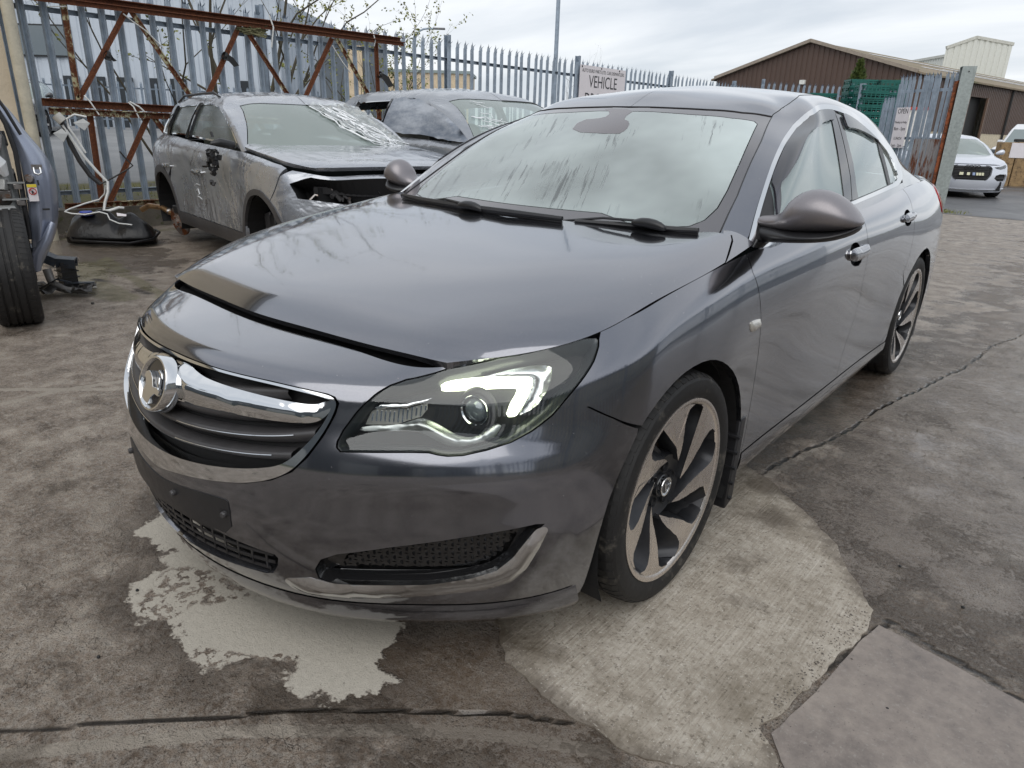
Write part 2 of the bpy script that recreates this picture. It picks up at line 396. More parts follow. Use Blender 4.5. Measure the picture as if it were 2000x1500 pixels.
BELT=[[(0,-0.905,0.15),(0,-0.945,0.2),(0,-0.985,0.3),(0,-1,0.4),(0,-1,0.48),(0,-0.985,0.57),(0,-0.955,0.665),(0,-0.915,0.745),(0,-0.84,0.77),(0,-0.712,0.785)],[(0.22,-0.88,0.15),(0.22,-0.92,0.2),(0.225,-0.958,0.3),(0.23,-0.97,0.4),(0.23,-0.968,0.48),(0.23,-0.952,0.57),(0.22,-0.928,0.665),(0.215,-0.892,0.744),(0.21,-0.82,0.77),(0.2,-0.699,0.785)],[(0.43,-0.8,0.15),(0.435,-0.838,0.2),(0.44,-0.875,0.3),(0.445,-0.887,0.4),(0.445,-0.885,0.48),(0.442,-0.876,0.57),(0.432,-0.843,0.663),(0.425,-0.815,0.735),(0.415,-0.76,0.764),(0.4,-0.678,0.782)],[(0.6,-0.675,0.15),(0.61,-0.705,0.2),(0.62,-0.745,0.3),(0.625,-0.757,0.4),(0.625,-0.755,0.48),(0.624,-0.751,0.57),(0.606,-0.716,0.662),(0.6,-0.7,0.718),(0.595,-0.672,0.752),(0.585,-0.637,0.778)],[(0.735,-0.54,0.15),(0.745,-0.57,0.2),(0.762,-0.605,0.3),(0.77,-0.615,0.4),(0.77,-0.613,0.48),(0.77,-0.608,0.57),(0.75,-0.58,0.652),(0.745,-0.563,0.715),(0.73,-0.53,0.765),(0.705,-0.495,0.808)],[(0.835,-0.41,0.165),(0.845,-0.43,0.215),(0.862,-0.46,0.3),(0.872,-0.47,0.4),(0.874,-0.468,0.48),(0.873,-0.461,0.571),(0.859,-0.437,0.649),(0.852,-0.42,0.72),(0.835,-0.39,0.785),(0.795,-0.35,0.84)],[(0.885,-0.3,0.19),(0.893,-0.31,0.235),(0.903,-0.325,0.31),(0.91,-0.33,0.4),(0.912,-0.325,0.49),(0.911,-0.315,0.58),(0.906,-0.3,0.66),(0.897,-0.285,0.735),(0.878,-0.26,0.8),(0.828,-0.225,0.86)],[(0.9,-0.1,0.19),(0.908,-0.1,0.235),(0.916,-0.1,0.31),(0.921,-0.1,0.4),(0.923,-0.1,0.5),(0.922,-0.1,0.6),(0.917,-0.1,0.69),(0.907,-0.1,0.765),(0.885,-0.09,0.835),(0.838,-0.075,0.885)],[(0.902,0.15,0.19),(0.91,0.15,0.235),(0.917,0.15,0.31),(0.921,0.15,0.4),(0.922,0.15,0.5),(0.922,0.15,0.6),(0.919,0.15,0.7),(0.908,0.15,0.785),(0.885,0.15,0.865),(0.842,0.15,0.915)],[(0.89,0.42,0.19),(0.902,0.42,0.235),(0.905,0.42,0.31),(0.903,0.42,0.4),(0.902,0.42,0.5),(0.904,0.42,0.61),(0.908,0.42,0.72),(0.902,0.42,0.8),(0.88,0.42,0.885),(0.84,0.42,0.94)],[(0.885,0.9,0.19),(0.9,0.9,0.235),(0.901,0.9,0.31),(0.896,0.9,0.4),(0.894,0.9,0.5),(0.898,0.9,0.62),(0.908,0.9,0.74),(0.906,0.9,0.825),(0.885,0.9,0.91),(0.848,0.9,0.966)],[(0.885,1.5,0.19),(0.9,1.5,0.235),(0.901,1.5,0.31),(0.896,1.5,0.4),(0.894,1.5,0.5),(0.899,1.5,0.63),(0.912,1.5,0.77),(0.91,1.5,0.855),(0.886,1.5,0.94),(0.848,1.5,0.995)],[(0.885,2.05,0.19),(0.902,2.05,0.235),(0.904,2.05,0.31),(0.902,2.05,0.4),(0.903,2.05,0.5),(0.91,2.05,0.64),(0.92,2.05,0.79),(0.914,2.05,0.88),(0.882,2.05,0.965),(0.835,2.05,1.02)],[(0.89,2.42,0.19),(0.908,2.42,0.235),(0.916,2.42,0.31),(0.921,2.42,0.4),(0.924,2.42,0.51),(0.927,2.42,0.65),(0.925,2.42,0.8),(0.91,2.42,0.895),(0.87,2.42,0.985),(0.815,2.42,1.04)],[(0.89,2.75,0.19),(0.908,2.75,0.235),(0.918,2.75,0.31),(0.924,2.75,0.4),(0.928,2.75,0.52),(0.929,2.75,0.66),(0.923,2.75,0.805),(0.905,2.75,0.9),(0.855,2.75,0.995),(0.795,2.75,1.048)],[(0.885,3.08,0.2),(0.9,3.08,0.245),(0.91,3.08,0.315),(0.915,3.08,0.4),(0.918,3.08,0.52),(0.917,3.08,0.67),(0.908,3.08,0.81),(0.888,3.08,0.905),(0.838,3.08,1),(0.775,3.08,1.053)],[(0.85,3.4,0.22),(0.865,3.4,0.26),(0.875,3.42,0.33),(0.88,3.42,0.41),(0.882,3.42,0.53),(0.88,3.42,0.67),(0.87,3.4,0.81),(0.85,3.39,0.905),(0.8,3.37,1),(0.735,3.35,1.053)],[(0.74,3.62,0.24),(0.75,3.65,0.28),(0.77,3.68,0.35),(0.775,3.69,0.43),(0.775,3.69,0.54),(0.77,3.68,0.67),(0.76,3.66,0.81),(0.745,3.63,0.905),(0.7,3.6,1),(0.64,3.57,1.06)],[(0.42,3.74,0.24),(0.43,3.77,0.28),(0.44,3.82,0.35),(0.44,3.83,0.43),(0.44,3.83,0.54),(0.44,3.8,0.67),(0.43,3.77,0.81),(0.42,3.74,0.905),(0.4,3.73,1.01),(0.38,3.72,1.068)],[(0,3.76,0.24),(0,3.79,0.28),(0,3.85,0.35),(0,3.86,0.43),(0,3.86,0.54),(0,3.82,0.67),(0,3.79,0.81),(0,3.77,0.905),(0,3.76,1.01),(0,3.75,1.075)]]
BON=[[(0,-0.698,0.797),(0,-0.64,0.828),(0,-0.52,0.862),(0,-0.3,0.905),(0,-0.02,0.946),(0,0.32,0.99)],[(0.22,-0.684,0.797),(0.225,-0.63,0.826),(0.235,-0.51,0.861),(0.26,-0.28,0.906),(0.27,0,0.948),(0.28,0.335,0.989)],[(0.42,-0.662,0.795),(0.43,-0.612,0.824),(0.46,-0.48,0.86),(0.5,-0.24,0.908),(0.51,0.03,0.95),(0.52,0.385,0.984)],[(0.54,-0.64,0.793),(0.57,-0.585,0.818),(0.625,-0.44,0.854),(0.68,-0.2,0.9),(0.69,0.08,0.948),(0.68,0.45,0.988)],[(0.6,-0.626,0.79),(0.66,-0.55,0.803),(0.745,-0.41,0.832),(0.795,-0.17,0.884),(0.8,0.12,0.93),(0.785,0.49,0.988)],[(0.622,-0.62,0.789),(0.69,-0.525,0.798),(0.795,-0.37,0.826),(0.834,-0.14,0.873),(0.841,0.14,0.909),(0.835,0.5,0.962)]]
GREEN=[[(0,0.26,0.965),(0,0.52,1.105),(0,0.85,1.275),(0,1.13,1.388),(0,1.22,1.424),(0,1.35,1.45),(0,1.5,1.468)],[(0.38,0.31,0.968),(0.355,0.56,1.1),(0.325,0.875,1.265),(0.3,1.145,1.385),(0.295,1.235,1.412),(0.2,1.38,1.445),(0,1.55,1.473)],[(0.7,0.42,0.968),(0.655,0.64,1.1),(0.6,0.91,1.255),(0.545,1.165,1.352),(0.53,1.25,1.384),(0.38,1.43,1.436),(0,1.6,1.478)],[(0.795,0.455,0.96),(0.725,0.69,1.11),(0.665,0.95,1.245),(0.605,1.185,1.332),(0.575,1.29,1.372),(0.41,1.47,1.436),(0,1.66,1.483)],[(0.838,0.5,0.94),(0.775,0.745,1.125),(0.715,1.02,1.255),(0.658,1.245,1.327),(0.608,1.35,1.38),(0.43,1.54,1.441),(0,1.74,1.488)],[(0.848,0.9,0.96),(0.785,1.1,1.145),(0.715,1.3,1.285),(0.655,1.45,1.362),(0.605,1.52,1.404),(0.43,1.66,1.453),(0,1.82,1.491)],[(0.85,1.5,0.99),(0.785,1.57,1.165),(0.712,1.66,1.305),(0.648,1.75,1.384),(0.598,1.8,1.42),(0.42,1.87,1.462),(0,1.95,1.491)],[(0.838,2.05,1.015),(0.78,2.05,1.165),(0.712,2.05,1.295),(0.645,2.05,1.374),(0.592,2.05,1.412),(0.41,2.07,1.456),(0,2.1,1.484)],[(0.812,2.45,1.033),(0.765,2.42,1.15),(0.705,2.38,1.26),(0.642,2.35,1.342),(0.585,2.33,1.388),(0.4,2.32,1.438),(0,2.32,1.468)],[(0.785,2.85,1.045),(0.745,2.77,1.115),(0.692,2.67,1.2),(0.632,2.58,1.288),(0.575,2.53,1.345),(0.38,2.5,1.405),(0,2.5,1.44)],[(0.72,3.25,1.05),(0.67,3.08,1.1),(0.62,2.92,1.165),(0.575,2.75,1.245),(0.535,2.66,1.3),(0.35,2.6,1.38),(0,2.58,1.425)],[(0.42,3.42,1.062),(0.39,3.25,1.115),(0.37,3.05,1.195),(0.35,2.82,1.29),(0.33,2.7,1.345),(0.2,2.66,1.39),(0,2.64,1.412)],[(0,3.46,1.07),(0,3.28,1.125),(0,3.08,1.21),(0,2.84,1.315),(0,2.76,1.36),(0,2.72,1.385),(0,2.69,1.402)]]
# ---------------- materials for vehicles ----------------
def carpaint(name,col,flake=.5,rough=.32,coat=1.0,dirt=.0,dcol=(.30,.28,.25),metal=.85,ior=1.5):
    m,t,b=pbsdf(name,col,rough,metal,coat,.5,.02)
    b.inputs['Coat IOR'].default_value=ior
    c=t.coord('Object')
    v=t.n('TexVoronoi',feature='F1'); v.inputs['Scale'].default_value=900; t.L.new(c,v.inputs[0])
    f=t.mix(t.m('MULTIPLY',v.outputs['Color'],flake*.5),col,tuple(min(1,k*2.0+.01) for k in col))
    n=t.noise(3,8,.65,c); sp=t.noise(55,3,.5,c)
    # dried water marks and road film
    g=t.m('MULTIPLY',t.ramp(n,(.45,0),(.7,1)),dirt)
    specks=t.ramp(t.noise(130,2,.5,c),(.73,0),(.76,1))
    g=t.m('ADD',g,t.m('MULTIPLY',specks,.35 if dirt>0 else .0),clamp=True)
    o=t.mix(g,f,dcol); t.L.new(o,b.inputs['Base Color'])
    t.L.new(t.m('SUBTRACT',metal,t.m('MULTIPLY',g,metal)),b.inputs['Metallic'])
    t.L.new(t.m('ADD',rough,t.m('MULTIPLY',g,.4)),b.inputs['Roughness'])
    t.L.new(t.m('ADD',.015,t.m('MULTIPLY',t.ramp(n,(.3,0),(.75,1)),.06+dirt*.25)),b.inputs['Coat Roughness'])
    t.L.new(t.bump(t.noise(7,2,.5,c),.05,.01),b.inputs['Coat Normal'])
    return m
def glassmat(name,tint=(.55,.66,.64),dens=.5,rough=.0,fog=0.0,fogc=(.62,.68,.66),streak=False,tr=None):
    """thin pane: fresnel mirror over tinted see-through, with optional misting"""
    m=bpy.data.materials.new(name); m.use_nodes=True; t=NT(m); t.N.clear()
    out=t.n('OutputMaterial'); gl=t.n('BsdfGlossy'); gl.inputs['Roughness'].default_value=max(rough,.01); gl.inputs['Color'].default_value=(.95,.97,.97,1)
    tp=t.n('BsdfTransparent'); tp.inputs[0].default_value=(*tint,1)
    df=t.n('BsdfDiffuse'); df.inputs[0].default_value=(*fogc,1)
    c=t.coord('Object')
    mx=t.n('MixShader'); f=None
    if streak:
        # runs of condensation: fog wiped away in vertical drips
        n1=t.noise(1.2,4,.55,c); base=t.m('MULTIPLY_ADD',t.ramp(n1,(.3,0),(.7,1)),.44,fog-.20)
        sx=t.n('SeparateXYZ'); t.L.new(c,sx.inputs[0]); cx=t.n('CombineXYZ'); t.L.new(t.m('MULTIPLY',t.m('ADD',sx.outputs[0],t.m('MULTIPLY',sx.outputs[1],.42)),42.0),cx.inputs[0]); t.L.new(t.m('MULTIPLY',sx.outputs[1],3.0),cx.inputs[1]); dr=t.noise(1.0,5,.7,cx.outputs[0]); msk=t.m('ADD',t.noise(3.1,3,.5,t.coord('Object',scale=(1.6,.8,.5))),t.m('MULTIPLY',t.m('SUBTRACT',.75,sx.outputs[1]),.14))
        k=t.m('MULTIPLY',t.ramp(dr,(.535,0),(.60,1)),t.ramp(msk,(.49,0),(.58,1)))
        f=t.m('MULTIPLY',base,t.m('SUBTRACT',1.0,t.m('MULTIPLY',k,.62)),clamp=True)
    if f is not None: t.L.new(f,mx.inputs[0])
    else: mx.inputs[0].default_value=fog
    t.L.new(tp.outputs[0],mx.inputs[1]); t.L.new(df.outputs[0],mx.inputs[2])
    fr=t.n('Fresnel'); fr.inputs[0].default_value=1.52
    g2=t.m('MULTIPLY_ADD',fr.outputs[0],1.25,.02,clamp=True)
    m2=t.n('MixShader'); t.L.new(g2,m2.inputs[0]); t.L.new(mx.outputs[0],m2.inputs[1]); t.L.new(gl.outputs[0],m2.inputs[2])
    t.L.new(m2.outputs[0],out.inputs[0]); return m
PAINT=carpaint('graphite metallic paint',(.176,.181,.204),dirt=.07,rough=.12,metal=.96,ior=1.55)
SHELL=carpaint('satin mirror shell paint',(.24,.225,.235),dirt=.0,rough=.42,metal=.7,coat=.35,ior=1.4)
CHROME=pbsdf('chrome',(.74,.75,.76),.06,1)[0]
def satin():
    m,t,b=pbsdf('satin chrome',(.66,.67,.68),.16,1); c=t.coord('Object'); t.L.new(t.m('ADD',.08,t.m('MULTIPLY',t.noise(14,5,.6,c),.22)),b.inputs['Roughness'])
    t.L.new(t.mix(t.ramp(t.noise(40,6,.7,c),(.58,0),(.72,.6)),(.66,.67,.68),(.33,.32,.31)),b.inputs['Base Color']); return m
SATIN=satin()
BLK=vary('black plastic',(.020,.020,.022),.38,bump=.1,bs=300,amt=.3,dist=.001)
BLKG=pbsdf('gloss black trim',(.012,.012,.013),.12,0,.6)[0]
BLKM=vary('dark cavity',(.008,.008,.009),.75,bump=0)
GREYP=vary('grey plastic',(.055,.053,.055),.42,bump=.1,bs=200,dist=.001)
RUB=vary('tyre rubber',(.017,.0165,.0165),.62,amt=.35,bump=.25,bs=120,dirt=((.11,.10,.085),.56),spec=.4,dist=.001)
MACH=vary('machined alloy face',(.76,.70,.65),.28,metal=.9,amt=.06,bump=.02,bs=200,dirt=((.42,.36,.31),.66),dist=.0005)
RIMD=vary('dark alloy paint',(.032,.033,.037),.36,metal=.4,amt=.3,bump=.05,dirt=((.10,.085,.07),.6),dist=.001)
STEEL=vary('brake steel',(.30,.28,.27),.35,metal=.9,amt=.3,dirt=((.24,.11,.05),.5))
GW=glassmat('windscreen glass',(.80,.90,.87),fog=.44,fogc=(.80,.90,.88),streak=True)
GS2=glassmat('grimy side glass',(.30,.38,.36),fog=.5,fogc=(.10,.12,.11),rough=.22)
GS=glassmat('side window glass',(.55,.66,.64),fog=.52,fogc=(.50,.61,.60))
LENS=glassmat('lamp lens plastic',(.93,.95,.95),rough=.01)
LENSD=glassmat('smoked deflector',(.06,.055,.10),rough=.02,fog=.25,fogc=(.12,.11,.13))
SEAT=vary('seat cloth',(.16,.16,.17),.85,bump=.3,bs=200)
LINER=vary('roof lining',(.42,.42,.40),.9,bump=.2,bs=300)

# ---------------- ground ----------------
def seg_d(P,line):
    d=np.full(len(P),1e9)
    for a,b in zip(line[:-1],line[1:]):
        a=np.array(a);b=np.array(b);ab=b-a;t=np.clip(((P-a)@ab)/(ab@ab),0,1); d=np.minimum(d,np.linalg.norm(P-a-t[:,None]*ab,axis=1))
    return d
DRY=[(-.505,-.917),(-.348,-.871),(-.255,-1.048),(-.091,-1.094),(.0,-1.02),(.083,-1.082),(.233,-1.065),(.25,-.98),(.335,-.904),(.442,-.945),(.56,-.871),(.598,-.761),(.526,-.732),(.484,-.643),(.43,-.60),(.30,-.66),(.05,-.70),(-.25,-.66),(-.50,-.70),(-.70,-.62),(-.72,-.74)]  # real dry patch; rear edge pulled forward to paint contact shade under the car
SLAB=[(.883,.906),(1.03,.80),(1.242,.57),(1.414,.328),(1.418,.272),(1.365,-.026),(1.314,-.306),(1.382,-.379),(1.381,-.45),(1.139,-.577),(.937,-.566),(.749,-.532),(.60,-.425),(.45,-.2),(.45,.5),(.7,1.0)]
def gridmesh(name,x0,x1,y0,y1,h,mat,z=None,attrs=None,hole=None,kind='structure'):
    nx=int((x1-x0)/h)+1;ny=int((y1-y0)/h)+1
    X,Y=np.meshgrid(np.linspace(x0,x1,nx),np.linspace(y0,y1,ny),indexing='ij'); P=np.stack([X.ravel(),Y.ravel()],1)
    Z=z(P) if callable(z) else np.full(len(P),z or 0.)
    i=(np.arange(nx-1)[:,None]*ny+np.arange(ny-1)[None]).ravel(); F=np.stack([i,i+ny,i+ny+1,i+1],1)
    if hole is not None: F=F[~hole(P[F].mean(1))]
    me=bpy.data.meshes.new(name); me.vertices.add(len(P)); me.vertices.foreach_set('co',np.concatenate([P,Z[:,None]],1).astype(np.float32).ravel())
    me.loops.add(F.size); me.loops.foreach_set('vertex_index',F.ravel().astype(np.int32)); me.polygons.add(len(F)); me.polygons.foreach_set('loop_start',(np.arange(len(F))*4).astype(np.int32)); me.polygons.foreach_set('loop_total',np.full(len(F),4,dtype=np.int32))
    me.polygons.foreach_set('use_smooth',np.ones(len(F),dtype=bool)); me.update(); me.validate()
    for k,f in (attrs or {}).items():
        a=me.attributes.new(k,'FLOAT','POINT'); a.data.foreach_set('value',f(P).astype(np.float32))
    me.materials.append(mat); o=bpy.data.objects.new(name,me); COL.objects.link(o); tag(o,kind=kind); return o
def sdf(P,poly): return np.where(in_poly(P,poly),1,-1)*dist_poly(P,poly)
def yard_mat():
    m,t,b=pbsdf('wet yard concrete',(.2,.19,.17),.5)
    c=t.pos()
    dry=t.n('Attribute',attribute_name='dry').outputs['Fac']; wet=t.n('Attribute',attribute_name='wet').outputs['Fac']; line=t.n('Attribute',attribute_name='line').outputs['Fac']; crack=t.n('Attribute',attribute_name='crack').outputs['Fac']; moss=t.n('Attribute',attribute_name='moss').outputs['Fac']
    n_big=t.noise(.9,6,.6,c); n_mid=t.noise(7,7,.65,c); n_fine=t.noise(60,6,.7,c); n_grit=t.noise(240,3,.6,c)
    base=t.ramp(n_mid,(.36,(.115,.080,.054)),(.5,(.30,.238,.185)),(.64,(.54,.465,.385)))
    base=t.mix(t.ramp(n_big,(.40,0),(.62,.55)),base,(.20,.150,.112))
    base=t.mix(t.ramp(n_fine,(.42,0),(.62,.55)),base,(.46,.425,.38))
    base=t.mix(t.ramp(n_grit,(.38,.6),(.47,0)),base,(.05,.043,.037))
    vo=t.n('TexVoronoi',feature='DISTANCE_TO_EDGE'); vo.inputs['Scale'].default_value=38; t.L.new(t.mix(.12,c,t.n('TexNoise').outputs['Color']) if False else c,vo.inputs[0])
    v2=t.n('TexVoronoi'); v2.inputs['Scale'].default_value=85; t.L.new(c,v2.inputs[0]); pit=t.ramp(v2.outputs['Distance'],(.10,1),(.28,0)); pitm=t.m('MULTIPLY',pit,t.ramp(t.noise(4,5,.6,c),(.42,0),(.62,1)))
    base=t.mix(t.m('MULTIPLY',pitm,.7),base,(.035,.030,.026))
    wc=t.n('VectorMath',operation='MULTIPLY_ADD'); nn_=t.n('TexNoise'); nn_.inputs['Scale'].default_value=18; nn_.inputs['Detail'].default_value=4; t.L.new(c,nn_.inputs[0]); t.L.new(nn_.outputs['Color'],wc.inputs[0]); wc.inputs[1].default_value=(.05,.05,.05); t.L.new(c,wc.inputs[2]); t.L.new(wc.outputs[0],vo.inputs[0]); vo.inputs['Scale'].default_value=44
    sq=t.m('MULTIPLY',t.ramp(vo.outputs['Distance'],(.0,1),(.055,0)),t.ramp(t.noise(12,5,.7,c),(.52,0),(.62,1))); base=t.mix(t.m('MULTIPLY',sq,.55),base,(.025,.02,.017))
    stn=t.ramp(t.noise(150,2,.5,c),(.66,0),(.70,1)); base=t.mix(t.m('MULTIPLY',stn,.6),base,(.55,.52,.47))
    # dry pale concrete with a crisp irregular tide line
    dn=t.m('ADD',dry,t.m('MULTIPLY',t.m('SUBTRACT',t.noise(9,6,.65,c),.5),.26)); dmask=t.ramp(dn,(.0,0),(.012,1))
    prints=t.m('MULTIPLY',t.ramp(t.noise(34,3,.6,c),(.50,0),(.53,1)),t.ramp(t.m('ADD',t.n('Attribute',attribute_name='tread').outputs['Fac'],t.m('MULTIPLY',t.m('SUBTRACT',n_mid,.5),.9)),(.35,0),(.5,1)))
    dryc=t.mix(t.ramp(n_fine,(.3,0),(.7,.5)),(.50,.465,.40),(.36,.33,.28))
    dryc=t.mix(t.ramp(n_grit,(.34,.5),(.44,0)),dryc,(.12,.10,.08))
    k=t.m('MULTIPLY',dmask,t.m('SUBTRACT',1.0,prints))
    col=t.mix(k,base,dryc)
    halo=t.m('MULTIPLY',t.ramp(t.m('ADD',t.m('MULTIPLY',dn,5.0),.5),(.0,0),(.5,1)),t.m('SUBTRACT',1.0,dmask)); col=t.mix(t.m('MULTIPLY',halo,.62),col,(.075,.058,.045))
    # pale worn edge lines and cracks
    lm=t.ramp(t.m('ADD',line,t.m('MULTIPLY',t.m('SUBTRACT',t.noise(30,5,.7,c),.5),.9)),(.45,0),(.6,1))
    col=t.mix(t.m('MULTIPLY',lm,.8),col,(.42,.37,.31))
    wm=t.m('ADD',wet,t.m('MULTIPLY',t.m('SUBTRACT',t.noise(2.6,7,.62,c),.5),1.25))
    wmk=t.ramp(wm,(.45,0),(.56,1))
    soak=t.m('MULTIPLY',wmk,t.m('SUBTRACT',1.0,k))
    col=t.mix(t.m('MULTIPLY',soak,.62),col,(.048,.033,.022))
    ms=t.ramp(t.m('ADD',moss,t.m('MULTIPLY',t.m('SUBTRACT',n_mid,.5),.8)),(.42,0),(.62,1))
    ms=t.m('MULTIPLY',ms,t.ramp(n_fine,(.40,.15),(.58,1))); col=t.mix(t.m('MULTIPLY',ms,.75),col,(.13,.125,.04))
    cm=t.ramp(crack,(.3,0),(.75,1)); col=t.mix(cm,col,(.035,.028,.022))
    t.L.new(col,b.inputs['Base Color'])
    film=t.ramp(t.m('ADD',wm,t.m('MULTIPLY',t.m('SUBTRACT',n_fine,.5),.45)),(.40,0),(.66,1)); film=t.m('MULTIPLY',film,t.m('SUBTRACT',1.0,k))
    r=t.m('SUBTRACT',t.m('MULTIPLY_ADD',k,.38,.46),t.m('MULTIPLY',film,.38),clamp=True); t.L.new(r,b.inputs['Roughness'])
    rel=t.m('ADD',t.m('MULTIPLY',n_fine,.9),t.m('MULTIPLY',n_grit,.35)); rel=t.m('ADD',rel,t.m('MULTIPLY',n_mid,.9)); rel=t.m('SUBTRACT',rel,t.m('MULTIPLY',pitm,.5)); rel=t.m('SUBTRACT',rel,t.m('MULTIPLY',sq,.5)); rip=t.noise(22,6,.75,c,1.2); rel=t.m('ADD',rel,t.m('MULTIPLY',rip,1.6))
    pud=t.m('MULTIPLY',t.ramp(wm,(.78,0),(.92,1)),t.m('SUBTRACT',1.0,k)); rel=t.m('MULTIPLY',rel,t.m('SUBTRACT',1.0,t.m('MULTIPLY',film,.72))); rel=t.m('MULTIPLY',rel,t.m('SUBTRACT',1.0,t.m('MULTIPLY',pud,.85))); rel=t.m('SUBTRACT',rel,t.m('MULTIPLY',cm,1.6)); rel=t.m('SUBTRACT',rel,t.m('MULTIPLY',k,.0))
    st=t.m('SUBTRACT',.95,t.m('MULTIPLY',k,.6)); bp=t.n('Bump'); bp.inputs['Distance'].default_value=.012; t.L.new(rel,bp.inputs['Height']); t.L.new(st,bp.inputs['Strength']); t.L.new(bp.outputs[0],b.inputs['Normal'])
    return m
YARD=yard_mat()
def line_attr(P):
    v=np.zeros(len(P))
    for L,w in (([(.10,-1.50),(.365,-1.192),(.433,-1.11),(.559,-.998),(.726,-.843),(.912,-.706),(1.089,-.603)],.022),([(-2.35,-3.0),(-2.10,-1.2),(-2.075,-.849),(-2.078,-.592),(-2.0,-.34)],.028),([(1.45,6.5),(1.385,4.326),(1.047,2.185),(.95,1.571),(.859,.942)],.022),([(-2.6,-.86),(-2.3,-.80),(-2.02,-.52),(-1.9,-.40)],.025)):
        v=np.maximum(v,np.exp(-(seg_d(P,L)/w)**2))
    return v
def crack_attr(P):
    v=np.zeros(len(P))
    g_=np.random.RandomState(3); n=sum(a_*np.sin(P[:,0]*f_*math.cos(h_)+P[:,1]*f_*math.sin(h_)+p_) for a_,f_,h_,p_ in [(.016/(1+i_*.8),4.5*1.75**i_,g_.uniform(0,3.1),g_.uniform(0,6)) for i_ in range(7)])
    Q=P+np.stack([n,n*.6],1)
    for L,w in (([(.0,-1.50),(.275,-1.207),(.506,-.961),(.87,-.656),(1.0,-.58)],.007),([(1.43,.30),(1.55,.26),(1.779,.197),(2.6,-.05),(3.6,-.4)],.010),([(1.425,.275),(1.365,-.03),(1.314,-.306)],.010),([(1.314,-.306),(1.385,-.385),(1.36,-.5)],.007),([(-5.8,.40),(-4.6,.52),(-3.4,.66)],.010),([(-4.67,.2),(-4.2,.95)],.006),([(1.42,5.2),(1.36,4.3),(1.03,2.19),(.93,1.571),(.845,.95)],.009)):
        v=np.maximum(v,np.exp(-(seg_d(Q,L)/w)**2))
    return v
def wet_attr(P):
    x,y=P[:,0],P[:,1]
    v=np.full(len(P),.35)
    v+=.45/(1+np.exp(-(x-1.15)*4))*(1/(1+np.exp(-(y-.2)*3)))          # open right side
    v+=.45*np.exp(-(((x+5.9)/1.2)**2+((y-1.0)/.55)**2))                 # puddle at the tank
    v+=.40*np.exp(-(((x-.75)/.35)**2+((y+.62)/.16)**2))
    v+=.28*np.exp(-(((x-.68)/.30)**2+((y+.78)/.16)**2))+.3*np.exp(-(((x-.5)/.9)**2+((y-2.0)/1.6)**2))
    v-=.30*np.exp(-(((x-1.75)/.5)**2+((y+.2)/.38)**2))
    return v
def moss_attr(P):
    v=np.zeros(len(P))
    for L,w in (([(-5.5,.95),(-4.67,.78),(-3.6,.64)],.06),([(-5.3,.75),(-4.4,.42),(-3.8,.40)],.15),([(-6.9,.9),(-6.9,4)],.10)): v=np.maximum(v,np.exp(-(seg_d(P,L)/w)**2))
    x,y=P[:,0],P[:,1]; v=np.maximum(v,.9*np.exp(-(((x+.95)/.35)**2+((y-13.7)/.6)**2))); return v
def tread_attr(P):
    v=np.zeros(len(P))
    for L,w in (([(-.10,-1.02),(-.18,-.93),(-.05,-.86),(.02,-.72)],.075),([(.30,-.97),(.33,-.93)],.05),([(.16,-1.05),(.24,-1.0)],.04)): v=np.maximum(v,np.exp(-(seg_d(P,L)/w)**2))
    return v
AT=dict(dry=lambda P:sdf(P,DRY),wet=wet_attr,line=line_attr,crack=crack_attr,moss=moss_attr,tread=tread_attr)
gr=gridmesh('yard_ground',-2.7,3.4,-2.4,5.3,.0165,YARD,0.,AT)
AT2=dict(AT); 
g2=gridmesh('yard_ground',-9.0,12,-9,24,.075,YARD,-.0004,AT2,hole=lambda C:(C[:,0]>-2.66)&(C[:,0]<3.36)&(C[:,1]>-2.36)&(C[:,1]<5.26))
# brushed slab under the near wheel: a slightly proud piece with its own edge
def slab_mat():
    m,t,b=pbsdf('brushed concrete',(.3,.28,.24),.75); c=t.pos()
    g=t.noise(1.0,4,.6,t.pos(scale=(150,7,1),rot=(0,0,R_(38))),0.0)
    n=t.m('ADD',t.m('MULTIPLY',t.noise(6,9,.75,c,.2),.6),t.m('MULTIPLY',t.noise(38,5,.7,c),.4)); f=t.noise(90,5,.7,c)
    col=t.ramp(t.m('ADD',t.m('MULTIPLY',n,.78),t.m('MULTIPLY',g,.22)),(.32,(.19,.158,.115)),(.50,(.39,.345,.285)),(.66,(.58,.535,.465)))
    ed=t.n('Attribute',attribute_name='rim').outputs['Fac']; em=t.ramp(t.m('ADD',ed,t.m('MULTIPLY',t.m('SUBTRACT',t.noise(14,7,.7,c),.5),.20)),(-.02,1),(.055,0)); col=t.mix(t.m('MULTIPLY',em,.85),col,(.15,.125,.10))
    col=t.mix(t.ramp(f,(.34,.7),(.45,0)),col,(.10,.082,.06)); col=t.mix(t.ramp(t.noise(170,2,.5,c),(.66,0),(.70,.6)),col,(.66,.63,.56))
    st=t.m('MULTIPLY',t.ramp(t.noise(2.2,6,.7,c),(.50,0),(.72,1)),.6); col=t.mix(st,col,(.11,.085,.052))
    d=t.n('Attribute',attribute_name='damp').outputs['Fac']; dm=t.ramp(t.m('ADD',d,t.m('MULTIPLY',t.m('SUBTRACT',t.noise(8,8,.75,c,.8),.5),2.2)),(.35,0),(.95,1)); col=t.mix(t.m('MULTIPLY',dm,.7),col,(.085,.064,.042))
    t.L.new(col,b.inputs['Base Color']); t.L.new(t.m('SUBTRACT',.8,t.m('MULTIPLY',dm,.4)),b.inputs['Roughness'])
    t.L.new(t.bump(t.m('ADD',t.m('MULTIPLY',g,.9),t.m('MULTIPLY',f,.7)),.8,.005),b.inputs['Normal']); return m
